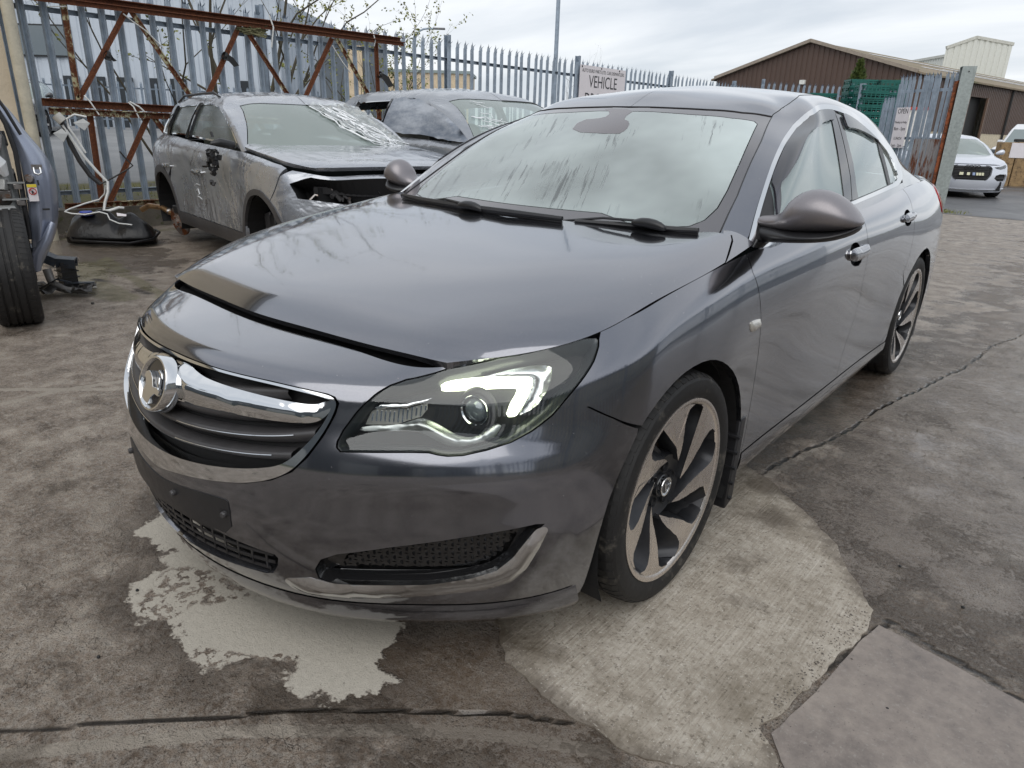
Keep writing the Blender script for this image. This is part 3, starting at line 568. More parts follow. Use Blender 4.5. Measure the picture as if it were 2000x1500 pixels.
def ragged(poly,amp=.012,h=.03,seed=3):
    """broken edge: two octaves of smooth random offset"""
    p=resample(poly,.012); n=inset(p,.001)-p; n/=np.maximum(np.linalg.norm(n,axis=1,keepdims=True),1e-9); g=np.random.RandomState(seed); N=len(p); o=np.zeros(N)
    for step,a in ((14,1.0),(5,.55),(2,.25)):
        k=g.uniform(-1,1,N//step+2); o+=a*np.interp(np.arange(N)/step,np.arange(len(k)),k)
    o*=amp*np.interp(np.arange(N),[0,6,N-7,N-1],[0,1,1,0]); return [tuple(q_) for q_ in p+n*o[:,None]]
def flat_piece(name,poly,z0,z1,mat,attrs=None,grid=.05):
    P,F,bd=tri2d(np.array(poly),(),grid,.03); n=len(P); V=np.concatenate([np.c_[P,np.full(n,z1)],np.c_[P,np.full(n,z0)]])
    o=mesh_obj(name,V,[tuple(f) for f in F]+[(b,a,a+n,b+n) for a,b in bd],mat); tag(o,kind='structure')
    for k,f in (attrs or {}).items():
        a=o.data.attributes.new(k,'FLOAT','POINT'); v=f(P); a.data.foreach_set('value',np.concatenate([v,v]).astype(np.float32))
    return o
def damp(P):
    x,y=P[:,0],P[:,1]; v=np.zeros(len(P))
    for cx,cy,sx,sy,a in ((.98,.62,.14,.10,.9),(1.02,.30,.10,.10,.7),(1.12,.10,.09,.05,.8),(.75,-.45,.3,.08,.7),(1.06,-.27,.035,.03,.8),(.9,.85,.2,.1,1.0),(.6,.2,.25,.6,.8),(1.15,-.56,.1,.05,.6)): v=np.maximum(v,a*np.exp(-((x-cx)/sx)**2-((y-cy)/sy)**2))
    return v
def rim(P):
    d=dist_poly(P,SLAB); q_=seg_d(P,[(1.418,.30),(1.36,-.03),(1.31,-.31)]); return np.where(q_<.05,.3,d)
flat_piece('concrete_slab',ragged(SLAB,.016,.02),-.02,.004,slab_mat(),dict(damp=damp,rim=rim),grid=.03)
# slab at the lower right, set a little lower beyond an open joint
def slab2_mat():
    m,t,b=pbsdf('smooth concrete',(.2,.18,.16),.6); c=t.pos(); n=t.m('ADD',t.m('MULTIPLY',t.noise(2.5,8,.7,c),.7),t.m('MULTIPLY',t.noise(30,5,.7,c),.3)); f=t.noise(110,5,.7,c)
    col=t.ramp(n,(.36,(.125,.105,.093)),(.5,(.235,.20,.175)),(.64,(.34,.295,.255))); col=t.mix(t.ramp(f,(.58,0),(.66,.5)),col,(.33,.31,.28)); col=t.mix(t.ramp(f,(.30,.7),(.38,0)),col,(.06,.05,.045))
    t.L.new(col,b.inputs['Base Color']); t.L.new(t.ramp(n,(.35,.30),(.6,.62)),b.inputs['Roughness']); t.L.new(t.bump(f,.35,.004),b.inputs['Normal']); return m
flat_piece('concrete_slab',ragged([(1.435,.262),(1.60,.235),(1.80,.180),(2.6,-.06),(3.3,-.30),(3.3,-1.9),(1.6,-1.9),(1.40,-.50),(1.405,-.385),(1.345,-.31),(1.39,-.03)],.006,.025,5),-.02,.0055,slab2_mat())
# grit, chips and a few pebbles
def grit():
    mb=MB(); r=random.Random(11)
    for k in range(900):
        x=r.uniform(-1.4,3.2); y=r.uniform(-1.6,2.0)
        if k<320: x=r.gauss(1.36,.05)+0; y=r.uniform(-.35,.30); x=1.33+.09*(y+.3)+r.gauss(0,.022)
        s=r.uniform(.0012,.0042)*(1.6 if r.random()<.06 else 1); z=.004
        P=[(x+s*r.uniform(.5,1)*math.cos(a),y+s*r.uniform(.5,1)*math.sin(a),z+s*.1) for a in (0,1.6,3.1,4.7)]; top=(x,y,z+s*r.uniform(.5,.9))
        mb.add(P+[top],[(0,1,4),(1,2,4),(2,3,4),(3,0,4)])
    o=mb.build('loose_grit',vary('grit',(.12,.105,.09),.8)); tag(o,kind='stuff')
    lf=MB()
    for k in range(120):
        x=r.uniform(-6,3.4); y=r.uniform(-1.2,6); s=r.uniform(.004,.012); a=r.uniform(0,6.3)
        if -1<x<1 and -.9<y<3.9: continue
        P=[(x+s*math.cos(a),y+s*math.sin(a),.010),(x+s*.5*math.cos(a+1.5),y+s*.5*math.sin(a+1.5),.013),(x-s*math.cos(a),y-s*math.sin(a),.007),(x+s*.5*math.cos(a-1.5),y+s*.5*math.sin(a-1.5),.008)]
        lf.add(P,[(0,1,2,3)])
    o=lf.build('leaf_litter',vary('leaf litter',(.045,.035,.02),.8)); tag(o,kind='stuff')
grit()
# tarmac road beyond the gate and beyond the fence
def tarmac(name,col=(.085,.085,.088),rl=.42):
    m,t,b=pbsdf(name,col,.6); c=t.pos(); n=t.noise(.8,7,.6,c); f=t.noise(70,4,.7,c)
    o=t.ramp(n,(.3,tuple(k*.75 for k in col)),(.7,tuple(k*1.35 for k in col))); t.L.new(t.mix(t.ramp(f,(.5,0),(.7,.5)),o,tuple(min(1,k*1.8) for k in col)),b.inputs['Base Color'])
    t.L.new(t.ramp(n,(.35,rl-.12),(.65,rl+.2)),b.inputs['Roughness']); t.L.new(t.bump(f,.3,.006),b.inputs['Normal']); return m
TAR=tarmac('wet tarmac'); TAR2=tarmac('road tarmac',(.20,.205,.21),.6)
gridmesh('access_road',-7.2,40,13.4,160,2.0,TAR,lambda P:.004+.0*P[:,0])
def hill(P): return np.interp(P[:,0],[-200,-24,-14,-10,-7.6],[.9,.75,.52,.34,.24])
def verge_mat():
    m,t,b=pbsdf('mossy verge',(.1,.1,.05),.9); c=t.pos(); n=t.noise(3,6,.65,c); f=t.noise(30,5,.7,c)
    x=t.n('SeparateXYZ'); t.L.new(c,x.inputs[0]); g=t.ramp(t.m('ADD',t.m('MULTIPLY',x.outputs[0],-.1),0.0),(.0,0),(.01,0))
    road=t.m('SUBTRACT',t.m('MULTIPLY',x.outputs[0],-1.0),t.m('MULTIPLY',n,.8)); rm=t.ramp(t.m('DIVIDE',road,20.0),(.455,0),(.475,1))
    vg=t.mix(t.ramp(n,(.4,0),(.6,1)),(.10,.095,.075),(.13,.125,.03)); vg=t.mix(t.ramp(f,(.5,0),(.7,.6)),vg,(.20,.18,.13))
    rc=t.ramp(t.noise(.8,7,.6,c),(.3,(.19,.195,.20)),(.7,(.27,.275,.28)))
    t.L.new(t.mix(rm,vg,rc),b.inputs['Base Color']); t.L.new(t.bump(f,.5,.02),b.inputs['Normal']); return m
gridmesh('road_beyond_fence',-200,-7.62,-40,160,.9,verge_mat(),hill)
o=gridmesh('far_ground',-900,900,-300,1200,50,vary('far ground',(.12,.13,.09),.9,scale=.05),-.06)
# ---------------- palisade fences ----------------
def galv(name='galvanised steel',col=(.31,.37,.44),rough=.5,scale=9):
    m,t,b=pbsdf(name,col,rough,.35); c=t.pos(); n=t.noise(scale,6,.6,c); s=t.noise(2.2,5,.65,t.pos(scale=(1,1,.25)))
    v=t.n('TexVoronoi'); v.inputs['Scale'].default_value=55; t.L.new(c,v.inputs[0])
    o=t.ramp(t.m('ADD',t.m('MULTIPLY',n,.6),t.m('MULTIPLY',s,.4)),(.34,tuple(k*.72 for k in col)),(.66,tuple(min(1,k*1.22) for k in col)))
    o=t.mix(.16,o,v.outputs['Color']) if False else o
    o=t.mix(t.ramp(t.noise(5,7,.75,c),(.64,0),(.74,.6)),o,(.15,.15,.12))
    t.L.new(o,b.inputs['Base Color']); t.L.new(t.m('ADD',rough-.12,t.m('MULTIPLY',n,.25)),b.inputs['Roughness']); t.L.new(t.bump(n,.12,.004),b.inputs['Normal']); return m
GALV=galv()
def rust(name='rusty steel',paint=(.50,.47,.30),amt=.5):
    m,t,b=pbsdf(name,(.2,.08,.03),.8); c=t.pos(); n=t.noise(16,8,.72,t.pos(scale=(1,1,.12)) if 'streak' in name else c); f=t.noise(55,5,.7,c)
    r=t.ramp(f,(.3,(.055,.018,.010)),(.55,(.15,.048,.018)),(.75,(.28,.105,.035)))
    k=t.ramp(t.m('ADD',n,t.m('MULTIPLY',t.m('SUBTRACT',t.noise(2.5,4,.6,c),.5),.6)),(.58-amt*.16,0),(.66-amt*.16,1)) if amt>0 else None
    o=t.mix(k,r,paint) if amt>0 else r
    t.L.new(o,b.inputs['Base Color']); t.L.new(t.bump(f,.5,.003),b.inputs['Normal']); return m
RUST=rust('rusty painted steel',amt=.45); RUST2=rust('dark rust',amt=0); RUST3=rust('rust streaks',paint=(.27,.26,.26),amt=1.1)
def pale_mesh(w=.078,h=2.2,d=.018,name='pale'):
    # W section with triple pointed, splayed head
    mb=MB(); hw=w/2
    xs=[(-hw,0),(-hw*.62,d),(-hw*.2,d*.35),(0,d*.85),(hw*.2,d*.35),(hw*.62,d),(hw,0)]
    t=.0035
    lo=[(x,y) for x,y in xs]; n=len(xs)
    V=[];F=[]
    hs=[0,h-.16,h-.12]
    for z in hs:
        V+=[(x,y,z) for x,y in xs]+[(x,y-t,z) for x,y in xs[::-1]]
    m=2*n
    for i in range(len(hs)-1): F+=[(i*m+k,i*m+(k+1)%m,(i+1)*m+(k+1)%m,(i+1)*m+k) for k in range(m)]
    # centre point
    b=len(V); zt=hs[-1]
    def spike(x0,x1,top):
        k=len(V); V.extend([(x0,d*.6,zt),(x1,d*.6,zt),(x1,d*.6-t,zt),(x0,d*.6-t,zt)]+[(x0*.9 if abs(x0)>abs(x1) else x0,d*.6,zt+.05),(x1*.9,d*.6,zt+.05),top]); F.extend([(k,k+1,k+5,k+4),(k+1,k+2,k+5),(k+3,k,k+4),(k+2,k+3,k+4,k+5),(k+4,k+5,k+6)])
        F.append((k+5,k+4,k+6))
    spike(-hw*.35,hw*.35,(0,d*.6,h))
    spike(-hw,-hw*.45,(-hw*1.15,d+.030,h-.035)); spike(hw*.45,hw,(hw*1.15,d+.030,h-.035))
    mb.add(V,F); o=mb.build(name,GALV); me=o.data; bpy.data.objects.remove(o); return me
PALE=pale_mesh()
def fence(a,b,z0,top,pitch,posts,label,mats=GALV,rails=(.28,.88),face=1,pale=None,plinth=None,skip=(),name='palisade_fence',group=None,rust_from=None):
    a=Vector(a);b=Vector(b); L=(b-a).length; ang=math.atan2(b.y-a.y,b.x-a.x)
    root=empty(name,(a.x,a.y,z0),ang,label,'fence',group)
    me=(pale or PALE).copy(); me.materials.clear(); me.materials.append(mats); h=top-z0; n=int(L/pitch); r=random.Random(int(abs(a.x*13+a.y*7)))
    meh=max(v.co.z for v in me.vertices)
    for k in range(n+1):
        x=k*pitch+.04
        if any(s0<=x<=s1 for s0,s1 in skip): continue
        o=bpy.data.objects.new('pale',me); COL.objects.link(o); o.parent=root; o.location=(x,face*.030,.06+r.uniform(-.006,.006)); o.rotation_euler=(R_(r.uniform(-.4,.4)),R_(r.uniform(-.5,.5)),math.pi if face<0 else 0); o.scale=(1,1,(h-.06)/meh)
    for f in rails:
        mb=MB(); mb.box((L/2,0,h*f),(L,.045,.005)); mb.box((L/2,.020,h*f-.022),(L,.005,.048)); mb.build('rail',mats,root)
    pm=None
    for x in posts:
        mb=MB(); mb.box((x,-.03*face,h/2+.02),(.012,.10,h+.06)); mb.box((x-.028,-.03*face-.045,h/2+.02),(.056,.010,h+.06)); mb.box((x-.028,-.03*face+.045,h/2+.02),(.056,.010,h+.06)); 
        mb.build('post',mats,root)
    return root
FX=-7.30
# side fence of the yard, standing on a concrete kerb
def kerb():
    mb=MB(); mb.box((FX-.14,10.4,.125),(.30,19.0,.25)); o=mb.build('kerb_wall',vary('kerb concrete',(.16,.145,.12),.9,bump=.8,bs=40,dist=.01,dirt=((.07,.085,.03),.55)),None); tag(o,'low rough concrete kerb with moss under the side palisade fence','kerb')
kerb()
fence((FX,.98),(FX,20.5),.22,2.585,.190,(2.98,6.37,10.07,14.0,17.7),'long grey palisade fence running behind the damaged cars',rails=(.10,.875),face=-1)
fence((FX,20.5),(-4.2,24.0),.10,2.75,.19,(.1,3.0),'distant grey palisade fence in front of the brown warehouse',face=-1)
# far palisade across the road
fence((-28,3.5),(-20,26),.62,2.35,.24,tuple(2.9*k for k in range(9)),'far palisade fence across the road in front of the pale clad building',face=-1,group='')
# ---- gate on the right
def gate_post():
    t=empty('gate_post',(-.905,13.86,0),R_(20),'thick galvanised steel gate post with moss at its foot','gate post')
    mb=MB(); mb.box((0,0,1.24),(.012,.22,2.48)); mb.box((.0,-.106,1.24),(.22,.012,2.48)); mb.box((0,.106,1.24),(.22,.012,2.48)); mb.box((0,0,2.484),(.225,.225,.008)); b=mb.build('post',GSPANG,t)
    mb=MB(); mb.tube([(0,-.113,2.40),(0,-.120,2.40)],.012,10); mb.tube([(0,-.113,.30),(0,-.122,.30)],.010,8); mb.build('bolt',BLKs,b)
    mb=MB(); mb.tube([(-.14,-.02,.15),(-.14,-.02,2.25)],.035,10); mb.box((-.07,-.02,2.18),(.14,.05,.06)); mb.box((-.07,-.02,.35),(.14,.05,.06)); mb.build('hinge_bar',RUST2b,t,auto=40)
GSPANG=galv('spangled galvanised steel',(.34,.38,.37),.5,26); BLKs=vary('dull black',(.02,.02,.02),.6); RUST2b=rust('orange rust',paint=(.30,.085,.03),amt=.7)
gate_post()
def gate(a,b,z1,label,n,lean=0,sheet=True):
    a=Vector(a);b=Vector(b);L=(b-a).length; ang=math.atan2(b.y-a.y,b.x-a.x); root=empty('palisade_gate',(a.x,a.y,.08),ang,label,'gate','palisade gates'); h=z1-.08
    p_=L/n; me=PALE.copy(); me.materials.clear(); me.materials.append(GALV); r=random.Random(5)
    for k in range(n):
        o=bpy.data.objects.new('pale',me); COL.objects.link(o); o.parent=root; o.location=((k+.5)*p_,-.03,0); o.rotation_euler=(R_(r.uniform(-.6,.6)),R_(r.uniform(-.8,.8)),math.pi); o.scale=(min(1,p_/.10),1,h/2.2)
    for f in (.03,.5,.86): mb=MB(); mb.box((L/2,0,h*f),(L,.05,.05)); mb.build('rail',GALV,root)
    for x in (.0,L): mb=MB(); mb.box((x,0,h*.46),(.06,.06,h*.92)); mb.build('stile',RUST2b if x>0 and sheet else GALV,root)
    if sheet:
        mb=MB(); V=[];F=[]; m=40
        for i in range(m+1):
            x=L*.50+(L*.46)*i/m; y=-.052+.008*math.sin(i*1.57)
            V+=[(x,y,.02),(x,y,h*.50)]
        F=[(2*i,2*i+2,2*i+3,2*i+1) for i in range(m)]; mb.add(V,F); mb.build('corrugated_sheet',RUST3,root)
    return root
g=gate((-2.13,14.74),(-1.02,13.92),2.46,'dense palisade gate leaf with rusty sheet and opening hours sign',13)
gate((-2.50,15.30),(-2.17,14.90),2.10,'lower palisade gate leaf left of the one with the opening hours sign',4,sheet=False)
# posts by the crates
for nm,x,y in (('a',-3.35,16.6),):
    mb=MB(); mb.box((x,y,1.2),(.11,.11,2.4)); o=mb.build('steel_post',GALV); tag(o,'plain grey steel post beside the green crates at the gate','post')
# ---- signs
def text(body,size,loc,rot,mat,parent,name='lettering',sx=1,align='CENTER',ext=.0008):
    cu=bpy.data.curves.new(name,'FONT'); cu.body=body; cu.size=size; cu.align_x=align; cu.align_y='CENTER'; cu.extrude=ext; cu.resolution_u=3
    o=bpy.data.objects.new(name,cu); COL.objects.link(o); o.parent=parent; o.location=loc; o.rotation_euler=rot; o.scale=(sx,1,1); cu.materials.append(mat)
    bpy.context.view_layer.update(); me=bpy.data.meshes.new_from_object(o); n=bpy.data.objects.new(name,me); COL.objects.link(n); n.parent=parent; n.location=loc; n.rotation_euler=rot; n.scale=(sx,1,1)
    if not me.materials: me.materials.append(mat)
    bpy.data.objects.remove(o); return n
SIGNW=vary('sign board',(.74,.70,.72),.5,amt=.06,bump=0); INK=pbsdf('sign ink',(.03,.03,.035),.5)[0]
def sign_vehicle():
    root=empty('sign',(FX+.10,11.80,1.93),R_(90),'white sign reading VEHICLE on the palisade fence behind the car roof','sign')
    # local x runs along +y world, face looks to +x : rotate so that lettering faces the camera
    mb=MB(); mb.box((0,0,0),(1.72,.012,1.08)); b=mb.build('board',SIGNW,root)
    f=-.0075
    rt=(R_(90),0,0)
    text('AUTO EURO PARTS LTD. CAR DISMANTLERS',.092,(0,f,.44),rt,INK,root,sx=.86); text('VEHICLE',.33,(0,f,.235),rt,INK,root,sx=.86,name='lettering',ext=.001); text('DROP OFF',.33,(0,f,-.10),rt,INK,root,sx=.86)
    for x in (-.8,-.1,.6): mb=MB(); mb.tube([(x,-.004,.51),(x,-.012,.51)],.018,8); mb.build('cable_tie',BLKs,root)
sign_vehicle()
def sign_open():
    d=Vector((1.11,-.82)).normalized(); c=Vector((-2.13,14.74))+d*.30
    root=empty('sign',(c.x+.05*d.y-.05*0,c.y-.09,1.46),math.atan2(d.y,d.x),'white opening hours board headed OPEN on the gate','sign')
    mb=MB(); mb.box((0,-.03,0),(.34,.01,.74)); mb.build('board',SIGNW,root); rt=(R_(90),0,0); f=-.0365
    text('OPEN',.13,(0,f,.30),rt,INK,root,sx=.8); text('Monday to Friday',.058,(0,f,.10),rt,INK,root,sx=.75); text('8am - 5pm',.09,(0,f,-.02),rt,INK,root,sx=.75); text('LUNCH',.075,(0,f,-.20),rt,INK,root,sx=.8); text('1pm - 2pm',.085,(0,f,-.33),rt,INK,root,sx=.75)
sign_open()
# ---------------- cream building at the left ----------------
def render_wall():
    m,t,b=pbsdf('cream render',(.60,.51,.38),.85); c=t.pos(); n=t.noise(45,5,.6,c)
    o=t.ramp(t.noise(1.3,5,.6,c),(.35,(.56,.475,.35)),(.65,(.68,.58,.44))); o=t.mix(t.ramp(t.noise(4,6,.7,t.pos(scale=(1,1,.2))),(.58,0),(.75,.35)),o,(.33,.29,.21)); t.L.new(o,b.inputs['Base Color']); t.L.new(t.bump(n,.6,.008),b.inputs['Normal']); return m
CREAM=render_wall()
def left_building():
    root=empty('workshop_building',(-6.95,-4.2,0),0,'cream rendered workshop wall at the left edge of the yard','building')
    mb=MB(); mb.box((-3.1,0,2.4),(6.2,10.2,4.8)); mb.build('wall',CREAM,root)
    mb=MB(); mb.box((-3.1,0,4.9),(6.6,10.6,.2)); mb.build('roof',vary('roof sheet',(.12,.12,.12),.7),root)
    for y in(-3.3,.2): 
        mb=MB(); mb.box((.012,y,2.3),(.03,1.7,1.2)); w=mb.build('window',vary('window frame',(.25,.25,.25),.4),root); mb=MB(); mb.box((.030,y,2.3),(.02,1.55,1.05)); mb.build('pane',pbsdf('dark pane',(.02,.025,.03),.05,0,1)[0],w)
    mb=MB(); mb.tube([(.10,5.16,0),(.10,5.16,4.7)],.056,14); mb.tube([(.10,5.16,2.30),(.10,5.16,2.36)],.066,14); dp=mb.build('downpipe',vary('cream pipe',(.50,.46,.36),.5,bump=.05),root,auto=40)
    mb=MB(); mb.tube([(.08,-5.2,4.75),(.08,5.2,4.75)],.07,8); mb.build('gutter',vary('gutter',(.5,.46,.36),.5),root)
left_building()
# cream wall and pale shed behind the camera side, the places the car's flank mirrors
def yard_surround():
    fence((5.6,14),(5.6,-7),.0,2.45,.19,(.1,3,6,9,12,15,18,20.9),'palisade fence on the open side of the yard outside the picture',face=1)
    root=empty('added_depot',(2,-19,0),0,'added dark clad depot behind the photographer outside the picture, darkens car reflections','building')  # added unseen building, kept dark so the front bumper mirrors less sky
    mb=MB(); mb.box((0,0,3.0),(34,6,6)); mb.build('wall',vary('slate cladding',(.10,.115,.13),.6,bump=0),root); mb=MB(); mb.box((0,0,6.1),(34.5,6.5,.2)); mb.build('roof',vary('depot roof',(.10,.10,.10),.7,bump=0),root)
    for x in (-9,-3,4,11): mb=MB(); mb.box((x,3.03,2.0),(3.6,.08,4.0)); mb.build('roller_door',vary('roller door',(.30,.31,.31),.5,bump=0),root)
yard_surround()
def right_building():
    root=empty('storage_shed',(13.5,3.0,0),0,'pale clad storage shed across the yard outside the picture','building')
    mb=MB(); mb.box((0,0,1.7),(5,16,3.4)); mb.build('wall',vary('pale cladding',(.52,.50,.42),.6),root)
    mb=MB(); mb.prism([(-2.7,3.4),(0,4.5),(2.7,3.4)],-8.2,8.2,'y'); mb.build('roof',vary('dark roof',(.10,.10,.10),.6),root)
right_building()
# ---------------- buildings beyond ----------------
def cladding(name,col,pitch=.30,axis='along',dark=.55,rough=.55,metal=.1):
    return vary(name,col,rough,metal,amt=.08,scale=.8,bump=0,rvar=.08)
def ribbed_wall(name,a,b,z0,z1,pitch,depth,mat,root,ztop=None,ribw=.3):
    """sheet cladding with real ribs between a and b (2d), top line may slope: ztop(t)"""
    a=Vector(a);b=Vector(b);L=(b-a).length;d=(b-a)/L;nr=Vector((d.y,-d.x)); n=int(L/pitch); V=[];F=[]
    for k in range(n):
        for fr,dp in ((0,0),(ribw,0),(ribw+.08,depth),(1-.08,depth)):
            s=(k+fr)*L/n; q=a+d*s+nr*dp; zt=ztop(s/L) if ztop else z1
            V+=[(q.x,q.y,z0),(q.x,q.y,zt)]
    q=b; zt=ztop(1) if ztop else z1; V+=[(q.x,q.y,z0),(q.x,q.y,zt)]
    F=[(2*i,2*i+2,2*i+3,2*i+1) for i in range(len(V)//2-1)]
    o=mesh_obj(name,V,F,mat,root); return o
def grey_building():
    root=empty('industrial_unit',(0,0,0),0,'pale grey clad industrial unit with a wide dark window seen through the fence','building')
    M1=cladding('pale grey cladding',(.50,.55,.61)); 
    def zt(t): return 5.75+ (0.0-1.0)*0*t
    a=(-36,6.2);b=(-24.6,15.4)
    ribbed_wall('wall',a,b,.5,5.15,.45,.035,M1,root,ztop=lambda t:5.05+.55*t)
    ribbed_wall('wall',b,(-34,27),.5,5.6,.45,.035,cladding('painted shade cladding',(.42,.47,.53)),root)  # darker copy of the wall cladding, side shade put into its colour
    mb=MB(); d=Vector((11.4,9.2)).normalized(); c=Vector((-31.9,9.52)); 
    ang=math.atan2(d.y,d.x); w=empty('x'); bpy.data.objects.remove(w)
    mb.box((c.x+.10*d.y,c.y-.10*d.x,3.85),(2.5,.08,1.15),ang); wf=mb.build('window',vary('dark frame',(.02,.022,.025),.4),root)
    for k in range(3):
        mb=MB(); q=c+d*(-.80+.8*k); mb.box((q.x+.16*d.y,q.y-.16*d.x,3.85),(.76,.03,1.03),ang); mb.build('pane',PANE,wf)
    for t_ in (.16,.23,.43,.50,.575,.65,.72,.9):
        q=Vector(a)+(Vector(b)-Vector(a))*t_; mb=MB(); mb.box((q.x+.09*d.y,q.y-.09*d.x,1.62),(.62,.06,2.0),ang); mb.build('door',vary('door dark',(.018,.024,.030),.4),root)
    mb=MB(); q=Vector(a)+(Vector(b)-Vector(a))*.5; mb.box((q.x,q.y,5.65),((Vector(b)-Vector(a)).length,.3,.15),ang,tilt=Matrix.Rotation(-.035,4,'Y')); mb.build('roof_edge',vary('edge trim',(.22,.25,.28),.5),root)
PANE=pbsdf('reflecting pane',(.10,.13,.15),.08,0,1)[0]
grey_building()
def cream_building():
    root=empty('office_block',(0,0,0),0,'distant block with a cream gable and grey cladding behind the shrubs','building')
    a=Vector((-50.6,33.1));d=Vector((-45.82+50.6,36.98-33.1)).normalized(); n=Vector((d.y,-d.x)); ang=math.atan2(d.y,d.x)
    cr=vary('cream cladding',(.60,.48,.33),.7,bump=0); gy=vary('slate blue cladding',(.22,.26,.30),.6,bump=0); gg=vary('grey green roof',(.26,.31,.30),.6,bump=0)
    def box(s0,s1,z0,z1,m,off,nm): mb=MB(); c=a+d*((s0+s1)/2)-n*(3-off); mb.box((c.x,c.y,(z0+z1)/2),(s1-s0,6,z1-z0),ang); return mb.build(nm,m,root)
    box(-3,7.2,.5,4.2,gy,0,'wall'); box(1.6,3.2,.5,5.3,cr,.1,'wall')
    V=[];
    mb=MB(); A=[(-3.2,4.2),(1.8,5.3),(2.6,5.75),(3.6,5.5),(7.4,4.5),(7.4,4.1),(-3.2,4.1)]
    T=Matrix.Translation((a.x,a.y,0))@Matrix.Rotation(ang,4,'Z'); mb.prism(A,.05,6,'y',M=T); mb.build('roof',gg,root)
    for s in (2.3,5.1): 
        mb=MB(); c=a+d*s+n*.16; mb.box((c.x,c.y,3.4),(.55,.1,.9),ang); w=mb.build('window',vary('grey window',(.16,.19,.2),.4,bump=0),root); mb=MB(); c=a+d*s+n*.23; mb.box((c.x,c.y,3.4),(.42,.06,.76),ang); mb.build('pane',PANE,w)
    root2=empty('office_block',(0,0,0),0,'distant cream building right of the slate blue block, half hidden by a shrub','building')
    mb=MB(); c=a+d*11.0-n*1; mb.box((c.x,c.y,2.6),(6.5,6,4.6),ang); mb.build('wall',cr,root2); mb=MB(); mb.box((c.x,c.y,4.95),(6.8,6.3,.2),ang); mb.build('roof',gg,root2)
    # dark shed with a rounded end close behind the fence post
    root3=empty('tall_shed',(0,0,0),0,'dark shed with a cream edge strip behind the first shrub','building')
    mb=MB(); mb.box((-21.2,13.1+3.2,2.2),(2.0,2.6,3.6),R_(40)); mb.build('wall',vary('dark grey sheet',(.10,.12,.14),.5,bump=0),root3); mb=MB(); mb.box((-20.2,15.6,2.1),(.5,.4,3.3),R_(40)); mb.build('corner_strip',cr,root3)
cream_building()
def warehouse():
    root=empty('brown_warehouse',(0,0,0),0,'large brown clad warehouse with shallow gable beyond the gate','building')
    C=Vector((-10.36,54.56)); Lf=Vector((-25.97,57.24)); d=(C-Lf).normalized(); n=Vector((d.y,-d.x)); W=(C-Lf).length
    back=Vector((-n.x,-n.y)) # into the building, away from camera
    BR=vary('brown cladding',(.088,.054,.040),.55,amt=.1,scale=.4,bump=0); RF=vary('fibre cement roof',(.25,.20,.14),.85,amt=.2,scale=.5,bump=0,dirt=((.17,.16,.09),.5))
    ez=5.34; rz=7.65
    ribbed_wall('wall',Lf,C,0,ez,.40,.05,BR,root,ztop=lambda t:ez+(rz-ez)*(1-abs(2*t-1)))
    LB=62
    e=C+back*LB
    # long side: cream base, brown above, with a door opening
    s0,s1=9.5,13.6
    dn=back; 
    def lw(nm,sa,sb,z0,z1,m,p_=.4,dp=.05): A=C+dn*sa;B_=C+dn*sb; return ribbed_wall(nm,A,B_,z0,z1,p_,dp,m,root)
    cb=vary('cream blockwork',(.60,.52,.38),.8,bump=0)
    lw('base_wall',0,s0,0,1.75,cb,3,.0); lw('base_wall',s1,LB,0,1.75,cb,3,.0)
    lw('side_wall',0,s0,1.75,ez,BR); lw('side_wall',s1,LB,1.75,ez,BR); lw('side_wall',s0,s1,4.35,ez,BR)
    mb=MB(); A=C+dn*((s0+s1)/2)-Vector((d.x,d.y))*.6; mb.box((A.x,A.y,2.2),(.2,4.4,4.4),math.atan2(dn.y,dn.x)-R_(90)); mb.build('doorway',BLKs,root)
    for s in (s0,s1): mb=MB(); A=C+dn*s+d*.08; mb.box((A.x,A.y,2.2),(.15,.22,4.4),math.atan2(dn.y,dn.x)-R_(90)); mb.build('door_frame',vary('frame brown',(.16,.10,.07),.5,bump=0),root)
    mb=MB(); A=C+dn*19+d*.12; mb.box((A.x,A.y,2.6),(.15,.2,5.2),0); mb.build('downpipe',BLKs,root)
    # roof: two slopes, rooflights
    for side in (0,1):
        P=[]
        mid=(Lf+C)/2; eave=C if side else Lf
        o_=.35*(1 if side else -1)
        q=[(mid-back*.3,rz+.08),(eave+d*o_-back*.3,ez+.0),(eave+d*o_+back*LB,ez+.0),(mid+back*LB,rz+.08)]
        V=[(a.x,a.y,z) for a,z in q]+[(a.x,a.y,z-.12) for a,z in q]
        mesh_obj('roof',V,[(0,1,2,3) if side else (3,2,1,0),(0,4,5,1),(1,5,6,2)],RF,root)
        if side:
            for f0,f1,sA,sB in ((.22,.27,5,58),(.46,.50,14,58),(.56,.60,8,40)):
                V=[]
                for f,s in ((f0,sA),(f1,sA),(f1,sB),(f0,sB)):
                    qq=mid+(eave+d*o_-mid)*f+back*s; z=rz+.08+(ez-rz-.08)*f+.03; V.append((qq.x,qq.y,z))
                mesh_obj('rooflight',V,[(0,1,2,3)],vary('rooflight',(.80,.82,.84),.4,bump=0),root)
    for a,b,za,zb in ((Lf,(Lf+C)/2,ez,rz),((Lf+C)/2,C,rz,ez)):
        mb=MB(); aa=a-back*.35;bb=b-back*.35; mb.bar((aa.x,aa.y,za+.10),(bb.x,bb.y,zb+.10),.12,.22); mb.build('verge_trim',vary('verge trim',(.30,.25,.20),.6,bump=0),root)
    mb=MB(); q=Lf+d*(W*.485)-back*.15; mb.box((q.x,q.y,4.95),(.42,.2,.30),math.atan2(d.y,d.x)); mb.build('wall_light',vary('white box',(.7,.7,.66),.4,bump=0),root)
    # low white unit between crates and gate
    r2=empty('low_unit',(0,0,0),0,'low white unit with red trim between the conifer and the gate','building')
